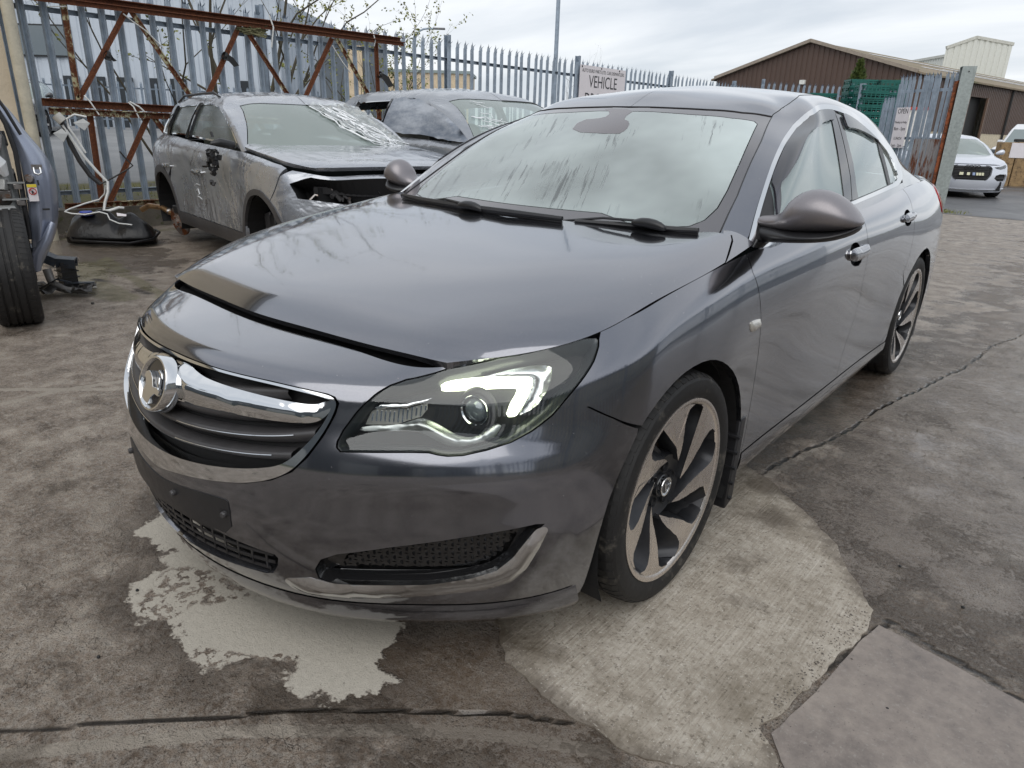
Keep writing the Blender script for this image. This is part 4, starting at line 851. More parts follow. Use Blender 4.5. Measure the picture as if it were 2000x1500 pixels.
    a=Vector((-12.5,40)); mb=MB(); mb.box((-10.6,41.5,1.35),(7.0,3,2.7),R_(35)); mb.build('wall',vary('white sheet',(.72,.70,.66),.5,bump=0),r2); mb=MB(); mb.box((-10.6,41.5,2.72),(7.1,3.1,.14),R_(35)); mb.build('roof_edge',vary('red trim',(.45,.07,.05),.5,bump=0),r2)
    r3=empty('white_shed',(0,0,0),0,'tall off white clad shed rising behind the brown warehouse roof','building')
    A=Vector((-16.6,93.5)); B_=Vector((-11.08,98.03)); dd=(B_-A).normalized(); nn=Vector((dd.y,-dd.x)); WH=vary('off white cladding',(.66,.67,.62),.6,amt=.06,bump=0)
    L1=(B_-A).length; ribbed_wall('wall',A,B_,0,11,.6,.08,WH,r3,ztop=lambda t:10.55+ (1.1*min(1,t/.42) -.55*max(0,(t-.42)/.58)))
    e2=B_+Vector((-nn.x,-nn.y))*26; ribbed_wall('wall',B_,e2,0,11.0,.6,.08,WH,r3)
    mb=MB(); m1=A+dd*L1*.42; mb.bar((A.x,A.y,10.65),(m1.x,m1.y,11.75),.3,.3); mb.bar((m1.x,m1.y,11.75),(B_.x,B_.y,11.2),.3,.3); mb.bar((B_.x,B_.y,11.2),(e2.x,e2.y,11.1),.3,.3); mb.build('roof_edge',vary('pale trim',(.55,.55,.5),.6,bump=0),r3)
warehouse()
# ---------------- lamp posts ----------------
def lamps():
    t=empty('lamp_post',(-11.6,15.95,.3),0,'tall plain grey lighting column rising out of the top of the picture','lamp post'); mb=MB(); mb.tube([(0,0,0),(0,0,3),(0,0,9)],[.07,.06,.045],12); mb.build('column',GALV,t,auto=40); mb=MB(); mb.tube([(0,0,0),(0,0,1.0)],.09,12); mb.build('base',GALV,t,auto=40)
    t=empty('lamp_post',(-43.0,39.3,.5),0,'slender street lamp with curved arm above the second shrub','lamp post'); pts=[(0,0,0),(0,0,6.6)]
    for k in range(7): a=R_(90*k/6); pts.append((1.0*(1-math.cos(a))*.77,1.0*(1-math.cos(a))*.64,6.6+1.0*math.sin(a)))
    pts.append((1.6*.77,1.6*.64,7.62)); mb=MB(); mb.tube(pts,[.09]+[.07]*(len(pts)-1),8); mb.build('column',GALV,t,auto=40); mb=MB(); mb.box((1.95*.77,1.95*.64,7.62),(.9,.28,.14),R_(40)); bevel(mb.build('lamp_head',vary('lamp head',(.15,.15,.16),.5,bump=0),t),.04)
lamps()

# ---------------- vegetation ----------------
def leafmat(name,c1,c2,tr=.3):
    m,t,b=pbsdf(name,c1,.55); oi=t.n('ObjectInfo').outputs['Random']; n=t.noise(9,3,.6,t.pos())
    t.L.new(t.mix(t.ramp(n,(.4,0),(.6,1)),c1,c2),b.inputs['Base Color']); b.inputs['Transmission Weight'].default_value=0; b.inputs['Subsurface Weight'].default_value=0; return m
L1=leafmat('yellow green leaf',(.13,.16,.025),(.26,.25,.05)); L2=leafmat('dark leaf',(.045,.075,.015),(.10,.13,.03)); BARK=vary('bark',(.08,.07,.05),.9,bump=.6,bs=50)
def shrub(x,y,z,H,seed,label,spread=.9,nleaf=900,stems=5,name='shrub',cat='shrub',leaf=.045,lm=None):
    r=random.Random(seed); root=empty(name,(x,y,z),0,label,cat); mb=MB(); tips=[]
    def branch(p,d,L,rad,lv):
        pts=[p.copy()]; q=p.copy(); n=5
        for i in range(n):
            d=(d+Vector((r.gauss(0,.13),r.gauss(0,.13),r.gauss(.03,.08)))).normalized(); q=q+d*L/n; pts.append(q.copy())
            if lv<2 and i>0 and r.random()<.75:
                dd=(d+Vector((r.gauss(0,.6),r.gauss(0,.6),r.gauss(.1,.3)))).normalized(); branch(q.copy(),dd,L*r.uniform(.35,.6),rad*.5*(1-i/8),lv+1)
        mb.tube(pts,[rad*(1-.8*i/n) for i in range(n+1)],5 if lv else 7); tips.extend(pts[2:])
    for s in range(stems):
        a=r.uniform(0,6.3); branch(Vector((math.cos(a)*.12,math.sin(a)*.12,0)),Vector((math.cos(a)*spread*.35,math.sin(a)*spread*.35,1)).normalized(),H*r.uniform(.75,1),.022 if H<4 else .05,0)
    mb.build('branches',BARK,root,auto=60)
    lb=MB()
    for k in range(nleaf):
        c=r.choice(tips)+Vector((r.gauss(0,.025),r.gauss(0,.025),r.gauss(0,.025))); s=leaf*r.uniform(.6,1.3)
        u=Vector((r.gauss(0,1),r.gauss(0,1),r.gauss(-.3,.7))).normalized(); v=u.cross(Vector((r.gauss(0,1),r.gauss(0,1),r.gauss(0,1)))).normalized()
        lb.add([c,c+u*s*.5+v*s*.28,c+u*s,c+u*s*.5-v*s*.28],[(0,1,2,3)])
    o=lb.build('foliage',lm or L1,root); o['kind']='stuff'; return root
shrub(-9.4,4.9,.25,4.0,4,'sparse leggy shrub with yellow green leaves behind the fence at the rusty truss',1.0,1100,5,leaf=.060)
shrub(-9.3,3.6,.25,3.5,5,'thin bare-stemmed shrub behind the fence left of the tall post',.9,420,3,leaf=.055)
shrub(-10.5,8.6,.25,2.75,9,'bushy yellow green shrub behind the fence beyond the truss end',1.5,1700,7,leaf=.060)
shrub(-9.6,7.3,.25,2.3,12,'low shrub between the two taller shrubs behind the fence',1.0,500,4,leaf=.055)
shrub(-15,22,.2,3.2,14,'leafless twiggy shrub by the lighting column',.8,25,6,leaf=.03)
def conifer(x,y,z,H,R,seed,label):
    r=random.Random(seed); root=empty('conifer_tree',(x,y,z),0,label,'tree'); mb=MB(); mb.tube([(0,0,0),(0,0,H*.95)],[.09,.02],6); mb.build('trunk',BARK,root)
    lb=MB()
    for k in range(4200):
        t_=r.random()**.8; h=.2+t_*(H-.2); rad=R*(1-t_)**.75*(1+.18*math.sin(h*9+seed)+.12*math.sin(h*23)); a=r.uniform(0,6.3); q=rad*(r.random()**.35)
        c=Vector((q*math.cos(a),q*math.sin(a),h)); u=(Vector((math.cos(a)*.6,math.sin(a)*.6,1))+Vector((r.gauss(0,.3),r.gauss(0,.3),r.gauss(0,.3)))).normalized(); v=u.cross(Vector((r.gauss(0,1),r.gauss(0,1),.2))).normalized(); s=r.uniform(.09,.2)
        lb.add([c,c+u*s*.5+v*s*.18,c+u*s,c+u*s*.5-v*s*.18],[(0,1,2,3)])
    o=lb.build('crown',L2,root); o['kind']='stuff'
conifer(-7.25,29.9,0,4.0,.75,2,'dark green conical conifer standing in front of the brown warehouse')
conifer(-5.9,30.4,0,3.25,.28,3,'small thin conifer to the right of the large one')
def weeds():
    r=random.Random(8); lb=MB()
    for k in range(1500):
        if k<500: x=-.9+r.gauss(0,.22); y=13.72+r.gauss(0,.18)
        elif k<1100: x=r.uniform(-9.4,-7.7); y=r.uniform(.5,6)
        else: x=.1+r.gauss(0,.7); y=25.5+r.gauss(0,.4)
        z=0 if x>-5 else .3; s=r.uniform(.02,.07) if k<500 else r.uniform(.03,.10); a=r.uniform(0,6.3)
        lb.add([(x,y,z),(x+.012*math.cos(a),y+.012*math.sin(a),z),(x+r.gauss(0,s*.4),y+r.gauss(0,s*.4),z+s)],[(0,1,2)])
    o=lb.build('weeds',L1); tag(o,kind='stuff')
weeds()

# ---------------- main car ----------------
UV={'HL':[(0.7103,0.8011),(0.6624,0.7742),(0.6222,0.7486),(0.5968,0.7126),(0.5833,0.6796),(0.5663,0.6382),(0.5404,0.5931),(0.5179,0.5489),(0.5094,0.52),(0.5108,0.5057),(0.5201,0.4955),(0.5828,0.4974),(0.6709,0.5008),(0.7064,0.5011),(0.7246,0.4963),(0.7456,0.4933),(0.7781,0.496),(0.8283,0.5119),(0.8787,0.5351),(0.9226,0.5675),(0.9654,0.6096),(0.9924,0.6511),(1.0208,0.6913),(1.0502,0.7368),(1.0671,0.7711),(1.0703,0.7871),(1.0654,0.7931),(1.0058,0.8075)],'ARCHF':[(1.0892,0.0376),(1.1071,0.1129),(1.1252,0.2111),(1.1458,0.3165),(1.1885,0.4152),(1.2168,0.4822),(1.239,0.5112),(1.2933,0.5458),(1.3883,0.5678),(1.4903,0.5739),(1.579,0.5631),(1.6601,0.5259),(1.7593,0.4522),(1.8463,0.3597),(1.8952,0.2656),(1.9067,0.1898),(1.9102,0.1095)],'SEAM':[(0.9955,0.6499),(1.0486,0.617),(1.122,0.5665),(1.2096,0.4905)],'BUMP_BOT':[(1.0896,0.034),(1.0675,0.0113),(1.01,0.0339),(0.8935,0.0647)],'GRO':[(0.0053,0.6413),(0.0942,0.6398),(0.1989,0.6389),(0.3322,0.6394),(0.4224,0.6365),(0.4712,0.634),(0.4887,0.6289),(0.4993,0.6141),(0.4958,0.588),(0.4771,0.5342),(0.4493,0.4728),(0.4168,0.426),(0.3661,0.3906),(0.2982,0.3636),(0.225,0.346),(0.144,0.3323),(0.0681,0.3207),(-0.0055,0.307)],'GRI':[(0.0121,0.6312),(0.1013,0.6302),(0.2035,0.6304),(0.3354,0.6307),(0.425,0.6262),(0.4736,0.6219),(0.4868,0.6122),(0.4822,0.5866),(0.4625,0.5392),(0.4345,0.4932),(0.4059,0.4551),(0.3777,0.4357),(0.338,0.4218),(0.2819,0.4055),(0.2025,0.3896),(0.1127,0.3785),(0.05,0.376)],'LG':[(0.0428,0.1848),(0.1557,0.1892),(0.2382,0.1743),(0.3081,0.167),(0.3568,0.1628),(0.3632,0.1563),(0.3559,0.1358),(0.3342,0.1111),(0.3146,0.1056),(0.2639,0.1032),(0.1525,0.0962),(0.0396,0.0916),(0.009,0.094)],'PL':[(0.0278,0.2701),(0.1412,0.2861),(0.2393,0.2938),(0.2506,0.2842),(0.2474,0.1853),(0.1557,0.1892),(0.0592,0.1854),(0.0319,0.1863)],'FOGH':[(0.457,0.1217),(0.455,0.1444),(0.4738,0.1711),(0.5135,0.1893),(0.6268,0.2149),(0.7811,0.2427),(0.893,0.2624),(0.9459,0.2728),(0.965,0.2713),(0.9492,0.2539),(0.9272,0.2235),(0.8987,0.1812),(0.8606,0.1487),(0.8009,0.1312),(0.702,0.1165),(0.5865,0.1121),(0.4893,0.1079)],'FOGC':[(0.9691,0.2637),(0.9784,0.2519),(0.9609,0.2037),(0.9311,0.1494),(0.896,0.1164),(0.8376,0.0988),(0.7353,0.0894),(0.6117,0.0739),(0.4922,0.0657),(0.4083,0.0614),(0.3677,0.0737),(0.358,0.0939),(0.3702,0.1059),(0.4347,0.1208),(0.453,0.1169),(0.4904,0.1109),(0.5875,0.1152),(0.7026,0.1194),(0.8012,0.134),(0.8606,0.1515),(0.8986,0.1839),(0.927,0.2263),(0.9489,0.2589)],'FOGM':[(0.4763,0.1259),(0.508,0.1434),(0.5206,0.1661),(0.5449,0.1857),(0.6751,0.2189),(0.7845,0.2351),(0.8958,0.2479),(0.9117,0.228),(0.8906,0.1805),(0.8524,0.152),(0.8015,0.1382),(0.7054,0.1338),(0.5918,0.1312)],'BAR':[(0.0106,0.6241),(0.0614,0.6278),(0.1225,0.6123),(0.1749,0.6077),(0.2991,0.6037),(0.4024,0.6006),(0.4463,0.6024),(0.4637,0.6112),(0.481,0.6193),(0.4844,0.5967),(0.4751,0.5797),(0.4544,0.562),(0.4131,0.556),(0.3129,0.5522),(0.196,0.5495),(0.0883,0.542),(0.0128,0.5366)],'SEAMA':[(1.9017,0.8003),(1.8814,0.7425),(1.9014,0.682),(1.9182,0.6227),(1.9421,0.531),(1.9716,0.4358),(1.98,0.3611),(1.9802,0.2929),(1.9661,0.1863),(1.9396,0.1021)],'SEAMB':[(5.6327,0.589),(3.0146,0.7582),(3.0167,0.6868),(3.0377,0.6088),(3.066,0.5224),(3.1191,0.4337),(3.1137,0.346),(3.0613,0.2646),(3.0028,0.17),(2.9707,0.1164)],'SEAMC':[(5.3414,0.7253),(3.8794,0.7714),(3.8366,0.7096),(3.8345,0.6285),(3.8274,0.5662),(3.8208,0.5008),(3.7795,0.4414),(3.7307,0.3767),(3.6652,0.2965)],'ARCHR':[(3.8025,0),(3.7811,0.0612),(3.7811,0.1361),(3.7811,0.2042),(3.8025,0.2722),(3.8239,0.3267),(3.8667,0.3743),(3.9094,0.4151),(3.9629,0.4424),(4.027,0.4696),(4.0912,0.4832),(4.1553,0.49),(4.2302,0.49),(4.2943,0.4764),(4.3585,0.456),(4.4226,0.4287),(4.4654,0.3947),(4.5189,0.3539),(4.5509,0.3062),(4.5723,0.2518),(4.583,0.1906),(4.5937,0.1089),(4.583,0.034),(4.5616,0)],'SILL':[(1.9058,0.1117),(2.1918,0.0895),(2.5908,0.1157),(3.0234,0.1149),(3.426,0.1197)],'IND':[(1.8345,0.5981),(1.8469,0.6025),(1.907,0.5942),(1.9222,0.5872),(1.9333,0.5588),(1.9189,0.5559),(1.8571,0.5621),(1.8439,0.5717)],'HND1':[(2.7603,0.6611),(2.8057,0.6656),(2.9494,0.6563),(2.9918,0.6583),(3.006,0.627),(2.9864,0.6086),(2.8759,0.6082),(2.7751,0.6256)],'CUP1':[(2.7797,0.6619),(2.8068,0.6826),(2.8739,0.6807),(2.9144,0.6574),(2.9653,0.6228),(2.953,0.5757),(2.8618,0.5876),(2.799,0.6154)],'HND2':[(3.6067,0.6899),(3.6668,0.6963),(3.7952,0.6885),(3.8495,0.6829),(3.834,0.6644),(3.7831,0.6563),(3.6625,0.6588),(3.6042,0.6702)],'CUP2':[(3.6433,0.6946),(3.6816,0.7085),(3.7389,0.7087),(3.7662,0.6939),(3.7886,0.6668),(3.7568,0.6413),(3.6809,0.6409),(3.6315,0.6602)],'DRL':[(0.6932,0.7552),(0.7082,0.7791),(0.7926,0.7721),(0.8963,0.7466),(0.9048,0.7415),(0.909,0.7323),(0.9107,0.707),(0.9049,0.646),(0.8942,0.6042),(0.8851,0.5982),(0.8692,0.5981),(0.8734,0.6174),(0.8775,0.7039),(0.8771,0.7174),(0.8699,0.724),(0.8286,0.7311),(0.7166,0.74)],'REF':[(0.7925,0.7731),(0.856,0.7811),(0.9048,0.7806),(0.9422,0.7724),(0.9528,0.7636),(0.9554,0.7526),(0.9545,0.7305),(0.952,0.6809),(0.9396,0.6344),(0.9221,0.6159),(0.8992,0.6021),(0.9066,0.6458),(0.9131,0.7064),(0.9109,0.7328),(0.9064,0.743),(0.8962,0.748)],'LOW':[(0.5388,0.5467),(0.5469,0.5586),(0.629,0.5646),(0.6533,0.5746),(0.6777,0.5855),(0.697,0.5801),(0.7233,0.5679),(0.7498,0.5539),(0.7759,0.5432),(0.8073,0.5463),(0.8191,0.5569),(0.8276,0.5691),(0.8633,0.5771),(0.8554,0.5579),(0.8454,0.5422),(0.8054,0.5284),(0.7838,0.522),(0.7589,0.5191),(0.7399,0.5219),(0.7104,0.5364),(0.6873,0.5473),(0.6679,0.553),(0.5989,0.5497)],'TSU':[(0.5707,0.6077),(0.5855,0.6216),(0.6425,0.6296),(0.6715,0.6543),(0.6922,0.6849),(0.6793,0.6419),(0.6442,0.6108),(0.5777,0.6032)],'TSL':[(0.5624,0.5945),(0.5745,0.6029),(0.6442,0.6108),(0.6879,0.6352),(0.69,0.61),(0.6776,0.5874),(0.647,0.575),(0.6257,0.5654),(0.5657,0.5622),(0.5513,0.5621)],'PROJC':[(0.7932,0.6164)],'WSR':[(0.5389,0.0395),(0.5427,0.1176),(0.5483,0.195),(0.5477,0.3479),(0.5503,0.4729),(0.5437,0.6657)],'WST':[(0.5437,0.6657),(0.4338,0.6238),(0.3058,0.6154),(0.1894,0.6186),(0.0837,0.6241)],'FRITR':[(0.4672,0.0566),(0.4928,0.0885),(0.5088,0.1434),(0.5141,0.2236),(0.514,0.3504),(0.5116,0.4691),(0.5086,0.5697)],'FRITT':[(0.5086,0.5697),(0.4935,0.5808),(0.4164,0.57),(0.2706,0.5738),(0.1082,0.5863)],'DITCH':[(0.5423,0.6627),(0.5399,0.689),(0.5767,0.8053),(0.7721,0.8651)],'CHO':[(0.6165,0.0438),(0.6178,0.1135),(0.6222,0.2223),(0.6178,0.3582),(0.6167,0.5081),(0.6353,0.6848),(0.7379,0.7341),(1.0377,0.7198),(1.2104,0.6912),(1.4448,0.6443),(1.5863,0.549),(1.7766,0.4654),(1.9616,0.3902),(1.9411,0.2509),(1.8955,0.0534),(1.4774,0.0464),(1.2342,0.0389),(0.9724,0.0185),(0.7878,0.0213),(0.6925,0.0108)],'CHI':[(0.6365,0.0314),(0.6362,0.1015),(0.6394,0.2058),(0.6379,0.3309),(0.6377,0.4687),(0.6508,0.6427),(0.7342,0.7007),(1.0073,0.667),(1.1754,0.6374),(1.3388,0.5758),(1.4789,0.479),(1.6296,0.384),(1.7547,0.2919),(1.7975,0.1977),(1.7982,0.0851),(1.485,0.0688),(1.2363,0.0572),(0.9697,0.0349),(0.7822,0.0352),(0.6884,0.0198)],'FG':[(0.6438,0.2169),(0.6429,0.3206),(0.6468,0.4467),(0.66,0.6201),(0.7524,0.6835),(1.0082,0.65),(1.0641,0.6437),(1.0929,0.3611),(1.1198,0.2148),(1.1425,0.0857),(1.1534,0.057),(0.9686,0.0411),(0.78,0.0404),(0.7353,0.0373),(0.7057,0.1036)],'SAIL':[(0.6387,0.0317),(0.6384,0.1016),(0.6415,0.2053),(0.6451,0.2126),(0.6766,0.1583),(0.7033,0.1039),(0.7327,0.0377)],'VISF':[(0.6399,0.2292),(0.6441,0.3165),(0.6399,0.4649),(0.6478,0.6184),(0.7198,0.7024),(1.0008,0.6588),(1.1086,0.6418),(1.0897,0.539),(1.0308,0.5448),(0.8461,0.5411),(0.7473,0.5453),(0.7349,0.4499),(0.7334,0.3178),(0.7119,0.2575),(0.6977,0.2268),(0.6797,0.2092),(0.7091,0.1425),(0.7164,0.1028),(0.7063,0.104),(0.6661,0.1914)],'BP1':[(1.0907,0.6422),(1.1266,0.6476),(1.1817,0.2819),(1.2012,0.1678),(1.2027,0.0604),(1.1493,0.0555),(1.1425,0.0857),(1.1145,0.2549),(1.0771,0.5382)],'BP2':[(1.1332,0.6476),(1.1956,0.621),(1.2163,0.3876),(1.2423,0.2376),(1.251,0.1004),(1.2583,0.0583),(1.2065,0.0575),(1.2057,0.1672),(1.1867,0.2816)],'RG':[(1.2027,0.6215),(1.3351,0.5695),(1.4753,0.4734),(1.6128,0.3861),(1.5843,0.2901),(1.5914,0.1485),(1.5982,0.0775),(1.2587,0.0607),(1.2527,0.1123),(1.2423,0.2376),(1.2217,0.3873)],'VISR':[(1.2027,0.6215),(1.3351,0.5695),(1.4753,0.4734),(1.6128,0.3861),(1.5741,0.3939),(1.4503,0.4314),(1.2972,0.4634),(1.2233,0.4609),(1.2079,0.5199)],'BP3':[(1.6128,0.3861),(1.6566,0.3701),(1.6413,0.2173),(1.6434,0.0786),(1.5982,0.0775),(1.5914,0.1485),(1.5843,0.2901)],'QG':[(1.6549,0.3568),(1.7547,0.2919),(1.7975,0.1977),(1.7893,0.0898),(1.6542,0.0808),(1.651,0.2173)],'SENS':[(-0.117,0.6114),(0.036,0.6053),(0.0347,0.5334),(0.0817,0.5123),(0.1014,0.4675),(0.0881,0.4373),(-0.113,0.4436),(-0.1431,0.5214),(-0.0452,0.5347),(-0.0495,0.5738)],'BON_R':[(-0.5055,1.0867),(-0.1641,1.0743),(0.0662,1.094),(0.227,1.0782),(0.2981,1.0773),(0.3726,1.0801),(0.4964,1.0661),(0.5919,1.0611),(0.6582,1.0834),(0.7134,1.073),(0.756,0.9795)]}
UVS={'HOLE':[(-0.947,0.679),(-0.8893,0.6966),(-0.7846,0.7485),(-0.4356,0.7167),(-0.1043,0.6785),(-0.1828,0.6087),(-0.3473,0.5366),(-0.5183,0.5115),(-0.6727,0.5344),(-0.892,0.5686),(-0.914,0.6257)],'FOG':[(-0.8129,0.3803),(-0.7818,0.4164),(-0.7044,0.4206),(-0.7234,0.3844)],'SF':[(-1.7274,0.7616),(-1.7264,0.689),(-1.7559,0.6257),(-1.7862,0.43),(-1.7777,0.2707),(-1.7427,0.1521)],'SB':[(-2.7713,0.744),(-2.9316,0.6241),(-3.0283,0.5673),(-3.0917,0.4779),(-3.0853,0.3137),(-3.0527,0.2017),(-3.0214,0.1072)],'SC':[(-3.4514,0.7219),(-3.4555,0.6362),(-3.4875,0.5359),(-3.4909,0.4007),(-3.4917,0.262),(-3.521,0.1033)],'CLT':[(-3.5665,0.0893),(-3.027,0.1033),(-2.398,0.1252),(-1.7435,0.1493)],'CLB':[(-1.69,0.0812)],'ARF':[(0.9981,0),(0.9899,0.0069),(1.0063,0.0897),(1.0308,0.1656),(1.0553,0.2415),(1.0962,0.3175),(1.1371,0.3865),(1.1943,0.4417),(1.2679,0.4762),(1.3415,0.4969),(1.4233,0.4969),(1.505,0.4762),(1.5786,0.4348),(1.6522,0.3727),(1.7013,0.3106),(1.7421,0.2415),(1.7667,0.1587),(1.7667,0.069),(1.7585,0),(1.7258,0)],'ARR':[(3.6415,0),(3.6189,0),(3.5962,0.0759),(3.6075,0.1725),(3.6302,0.2484),(3.6642,0.3175),(3.7208,0.3727),(3.7887,0.4141),(3.8566,0.4417),(3.9472,0.4555),(4.0264,0.4486),(4.1057,0.4348),(4.1849,0.4072),(4.2528,0.3658),(4.2981,0.3106),(4.3321,0.2415),(4.3547,0.1518),(4.3774,0.0483),(4.3547,0),(4.3094,0)],'H1':[(-3.0144,0.5341),(-2.8709,0.5523),(-2.7051,0.5502),(-2.7016,0.5283),(-2.7989,0.5115),(-2.9682,0.5131)],'H2':[(-3.8505,0.5229),(-3.6916,0.5362),(-3.5802,0.53),(-3.5889,0.5105),(-3.7606,0.503),(-3.86,0.5078)],'SCUF':[(-3.3309,0.2988),(-3.2155,0.3195),(-3.0853,0.3137),(-2.9915,0.2576),(-3.2514,0.2179),(-3.3118,0.2341)],'FG':[(-1.2439,0.3819),(-0.9885,0.4158),(-0.7506,0.4147),(-0.6743,0.2222),(-0.6315,0.0412),(-0.7154,0.0158)],'RG':[(-1.5579,0.3115),(-1.3021,0.3793),(-1.656,0.1152)],'TRIM':[(-1.8083,0.3519),(-1.3242,0.4474),(-0.9958,0.4575),(-0.6817,0.4403),(-0.6336,0.2097),(-0.5905,0.0074)],'WS':[(-0.5636,0.555),(-0.2895,0.4721),(0.0068,0.4721),(0.4867,0.5582),(0.4809,0.3881),(0.6655,0.018),(0.2092,0.0194),(-0.2062,0.0299),(-0.5214,0.0285)],'GAP':[(-0.6964,0.8735),(-0.7713,0.2455)]}
def q(n): return [tuple(a) for a in UV[n]]
def sym(h): 
    # half outline from centre top to centre bottom -> closed symmetric outline
    h=[(max(0,a),b) for a,b in h]; l=[(-a,b) for a,b in h if a>1e-3][::-1]
    return h+l
def build_wheel(name,steel=True):
    """wheel about the X axis, outer face towards +x, centre at origin"""
    root=empty(name)
    R=.338; w=.1225
    # tyre
    mb=MB(); prof=[(.262,.105),(.268,.114),(.285,.121),(.305,.1225),(.320,.119),(.331,.108),(.3365,.095),(.338,.07)]
    gro=[.062,.050,.020,.008,-.008,-.020,-.050,-.062]
    pr=list(prof)
    for i in range(0,8,2):
        a,b=gro[i],gro[i+1]; pr+=[(.338,a),(.331,a-.001),(.331,b+.001),(.338,b)]
    pr+=[(r,-h) for r,h in prof[::-1]]
    mb.lathe(pr,n=96)
    ty=mb.build('tyre',RUB,root,auto=30)
    # shoulder sipes: shallow blocks proud of the shoulder
    sb=MB()
    for k in range(64):
        a=2*math.pi*k/64
        for s in(1,-1):
            T=Matrix.Rotation(a,4,'X')
            P=[]
            for (h,r) in ((.066,.3385),(.100,.3345),(.113,.3265)):
                for da in(-.034,.034):
                    P.append(T@Vector((s*h,(r+.0022)*math.sin(da+ (h-.066)*.35),(r+.0022)*math.cos(da+(h-.066)*.35))))
            sb.add(P,[(0,1,3,2),(2,3,5,4)])
            # skirts
            b=len(sb.V); Q=[T@Vector((s*h,(r-.002)*math.sin(da+(h-.066)*.35),(r-.002)*math.cos(da+(h-.066)*.35))) for (h,r) in ((.066,.3385),(.100,.3345),(.113,.3265)) for da in(-.034,.034)]
            sb.add(P+Q,[(0,2,8,6),(2,4,10,8),(1,7,9,3),(3,9,11,5),(4,5,11,10)])
    sb.build('tread_block',RUB,ty)['kind']='stuff'
    # rim
    mb=MB(); mb.lathe([(.262,.106),(.268,.112),(.268,.116),(.262,.117),(.257,.112),(.252,.100),(.246,.070),(.236,.02),(.232,-.05),(.245,-.11),(.262,-.112)],n=96)
    rim=mb.build('rim',RIMD,root,auto=30)
    mb=MB(); mb.lathe([(.2685,.1125),(.2685,.1172),(.2630,.1180),(.2565,.1155),(.2500,.1085)],n=96)
    mb.build('machined_lip',MACH,rim,auto=30)
    # blades
    cc=[(.10,22),(.125,38),(.15,46),(.175,51),(.205,54),(.232,57),(.243,62),(.250,70)]
    cw=[(.250,29),(.238,35),(.22,37),(.19,35.5),(.15,27.5),(.12,17),(.1,8)]
    tip=(.084,-1)
    def xy(rr,a,s=0): a=R_(a+s); return (rr*math.cos(a),rr*math.sin(a))
    def dense(L):
        o=[]
        for (r1,a1),(r2,a2) in zip(L[:-1],L[1:]): o+=[(r1,a1),((r1+r2)/2,(a1+a2)/2)]
        return o+[L[-1]]
    poly=[tip]+dense(cc)+[(.2515,a) for a in (80,86.4)][:1]
    poly=[tip]+dense(cc)+dense([(.250,35)]+cw[1:])
    rimarc=[(.253,a) for a in (66,57,47,37)]
    poly=[tip]+dense(cc)+rimarc+dense(cw)
    for k in range(7):
        s=k*360/7+8
        top=[xy(r,a,s) for r,a in poly]; n=len(top)
        # profile depth: hub side lower
        def hx(r): return .112-.030*max(0,(.25-r)/.17)**1.6
        V=[Vector((hx(r),*xy(r,a,s))) for r,a in poly]
        mid=[Vector((hx(r)-.004,*xy(r+0,a-1.0 if i>len(poly)//2 else a+1.0,s))) for i,(r,a) in enumerate(poly)]
        bot=[Vector((hx(r)-.055,*xy(min(r,.247),(a-13 if i>=len(cc)*2+3 else a+3),s))) for i,(r,a) in enumerate(poly)]
        m=MB(); m.add(V,[tuple(range(n))]); 
        bm=bmesh.new(); vs_=[bm.verts.new(v) for v in V]; f=bm.faces.new(vs_); bmesh.ops.triangulate(bm,faces=[f]); bm.normal_update()
        me=bpy.data.meshes.new('machined_face')
        if sum(f.normal.x for f in bm.faces)<0: bmesh.ops.reverse_faces(bm,faces=bm.faces)
        bm.to_mesh(me); bm.free(); me.materials.append(MACH); fo=bpy.data.objects.new('machined_face',me); COL.objects.link(fo)
        b=MB(); b.add(V+mid+bot,[(i,(i+1)%n,n+(i+1)%n,n+i) for i in range(n)]+[(n+i,n+(i+1)%n,2*n+(i+1)%n,2*n+i) for i in range(n)])
        bo=b.build('spoke',RIMD,root,auto=40); fo.parent=bo
        # inner arm between hub and rim, set back
        arm=[(.05,-30),(.09,-16),(.14,8),(.19,22),(.235,28),(.246,30),(.246,60),(.22,54),(.18,50),(.14,40),(.1,20),(.06,10)]
        mb=MB(); mb.prism([xy(r,a,s) for r,a in arm],.030,.058,'x'); mb.build('spoke_arm',RIMD,bo,auto=40)
    mb=MB(); mb.lathe([(.0,.070),(.034,.070),(.036,.060),(.080,.066),(.092,.072),(.098,.060),(.10,.02)],n=48)
    hub=mb.build('hub_face',RIMD,root,auto=35)
    mb=MB(); mb.lathe([(0,.082),(.021,.082),(.0215,.0795),(.0245,.0795),(.0255,.084),(.0285,.084),(.030,.080),(.030,.065)],n=36)
    cap=mb.build('centre_cap',CHROME,root,auto=35)
    mb=MB(); mb.lathe([(0,.0825),(.020,.0825),(.0205,.081)],n=30); mb.build('cap_disc',GREYP,cap)
    mb=MB(); mb.tube([(.084,.012,.010),(.084,.004,.006),(.084,-.002,-.012),(.084,-.010,.010)],.0022,6); mb.build('cap_emblem',CHROME,cap)
    for k in range(5):
        a=R_(72*k+20); c=(.056*math.cos(a),.056*math.sin(a))
        mb=MB(); mb.lathe([(0,.064),(.008,.064),(.0095,.056),(.014,.054),(.0155,.070),(.0165,.0705)],n=14,M=Matrix.Translation((0,*c))); mb.build('wheel_bolt',BLK,hub,auto=40)
    mb=MB(); mb.lathe([(.06,-.02),(.165,-.02),(.165,-.045),(.06,-.045)],n=48); mb.build('brake_disc',STEEL,root,auto=40)
    mb=MB(); mb.box((-.03,-.14,.02),(.07,.06,.16)); bevel(mb.build('brake_caliper',BLKM,root),.01)
    return root
def copy_tree(o,parent=None):
    c=o.copy(); COL.objects.link(c); c.parent=parent
    for ch in o.children: copy_tree(ch,c)
    return c
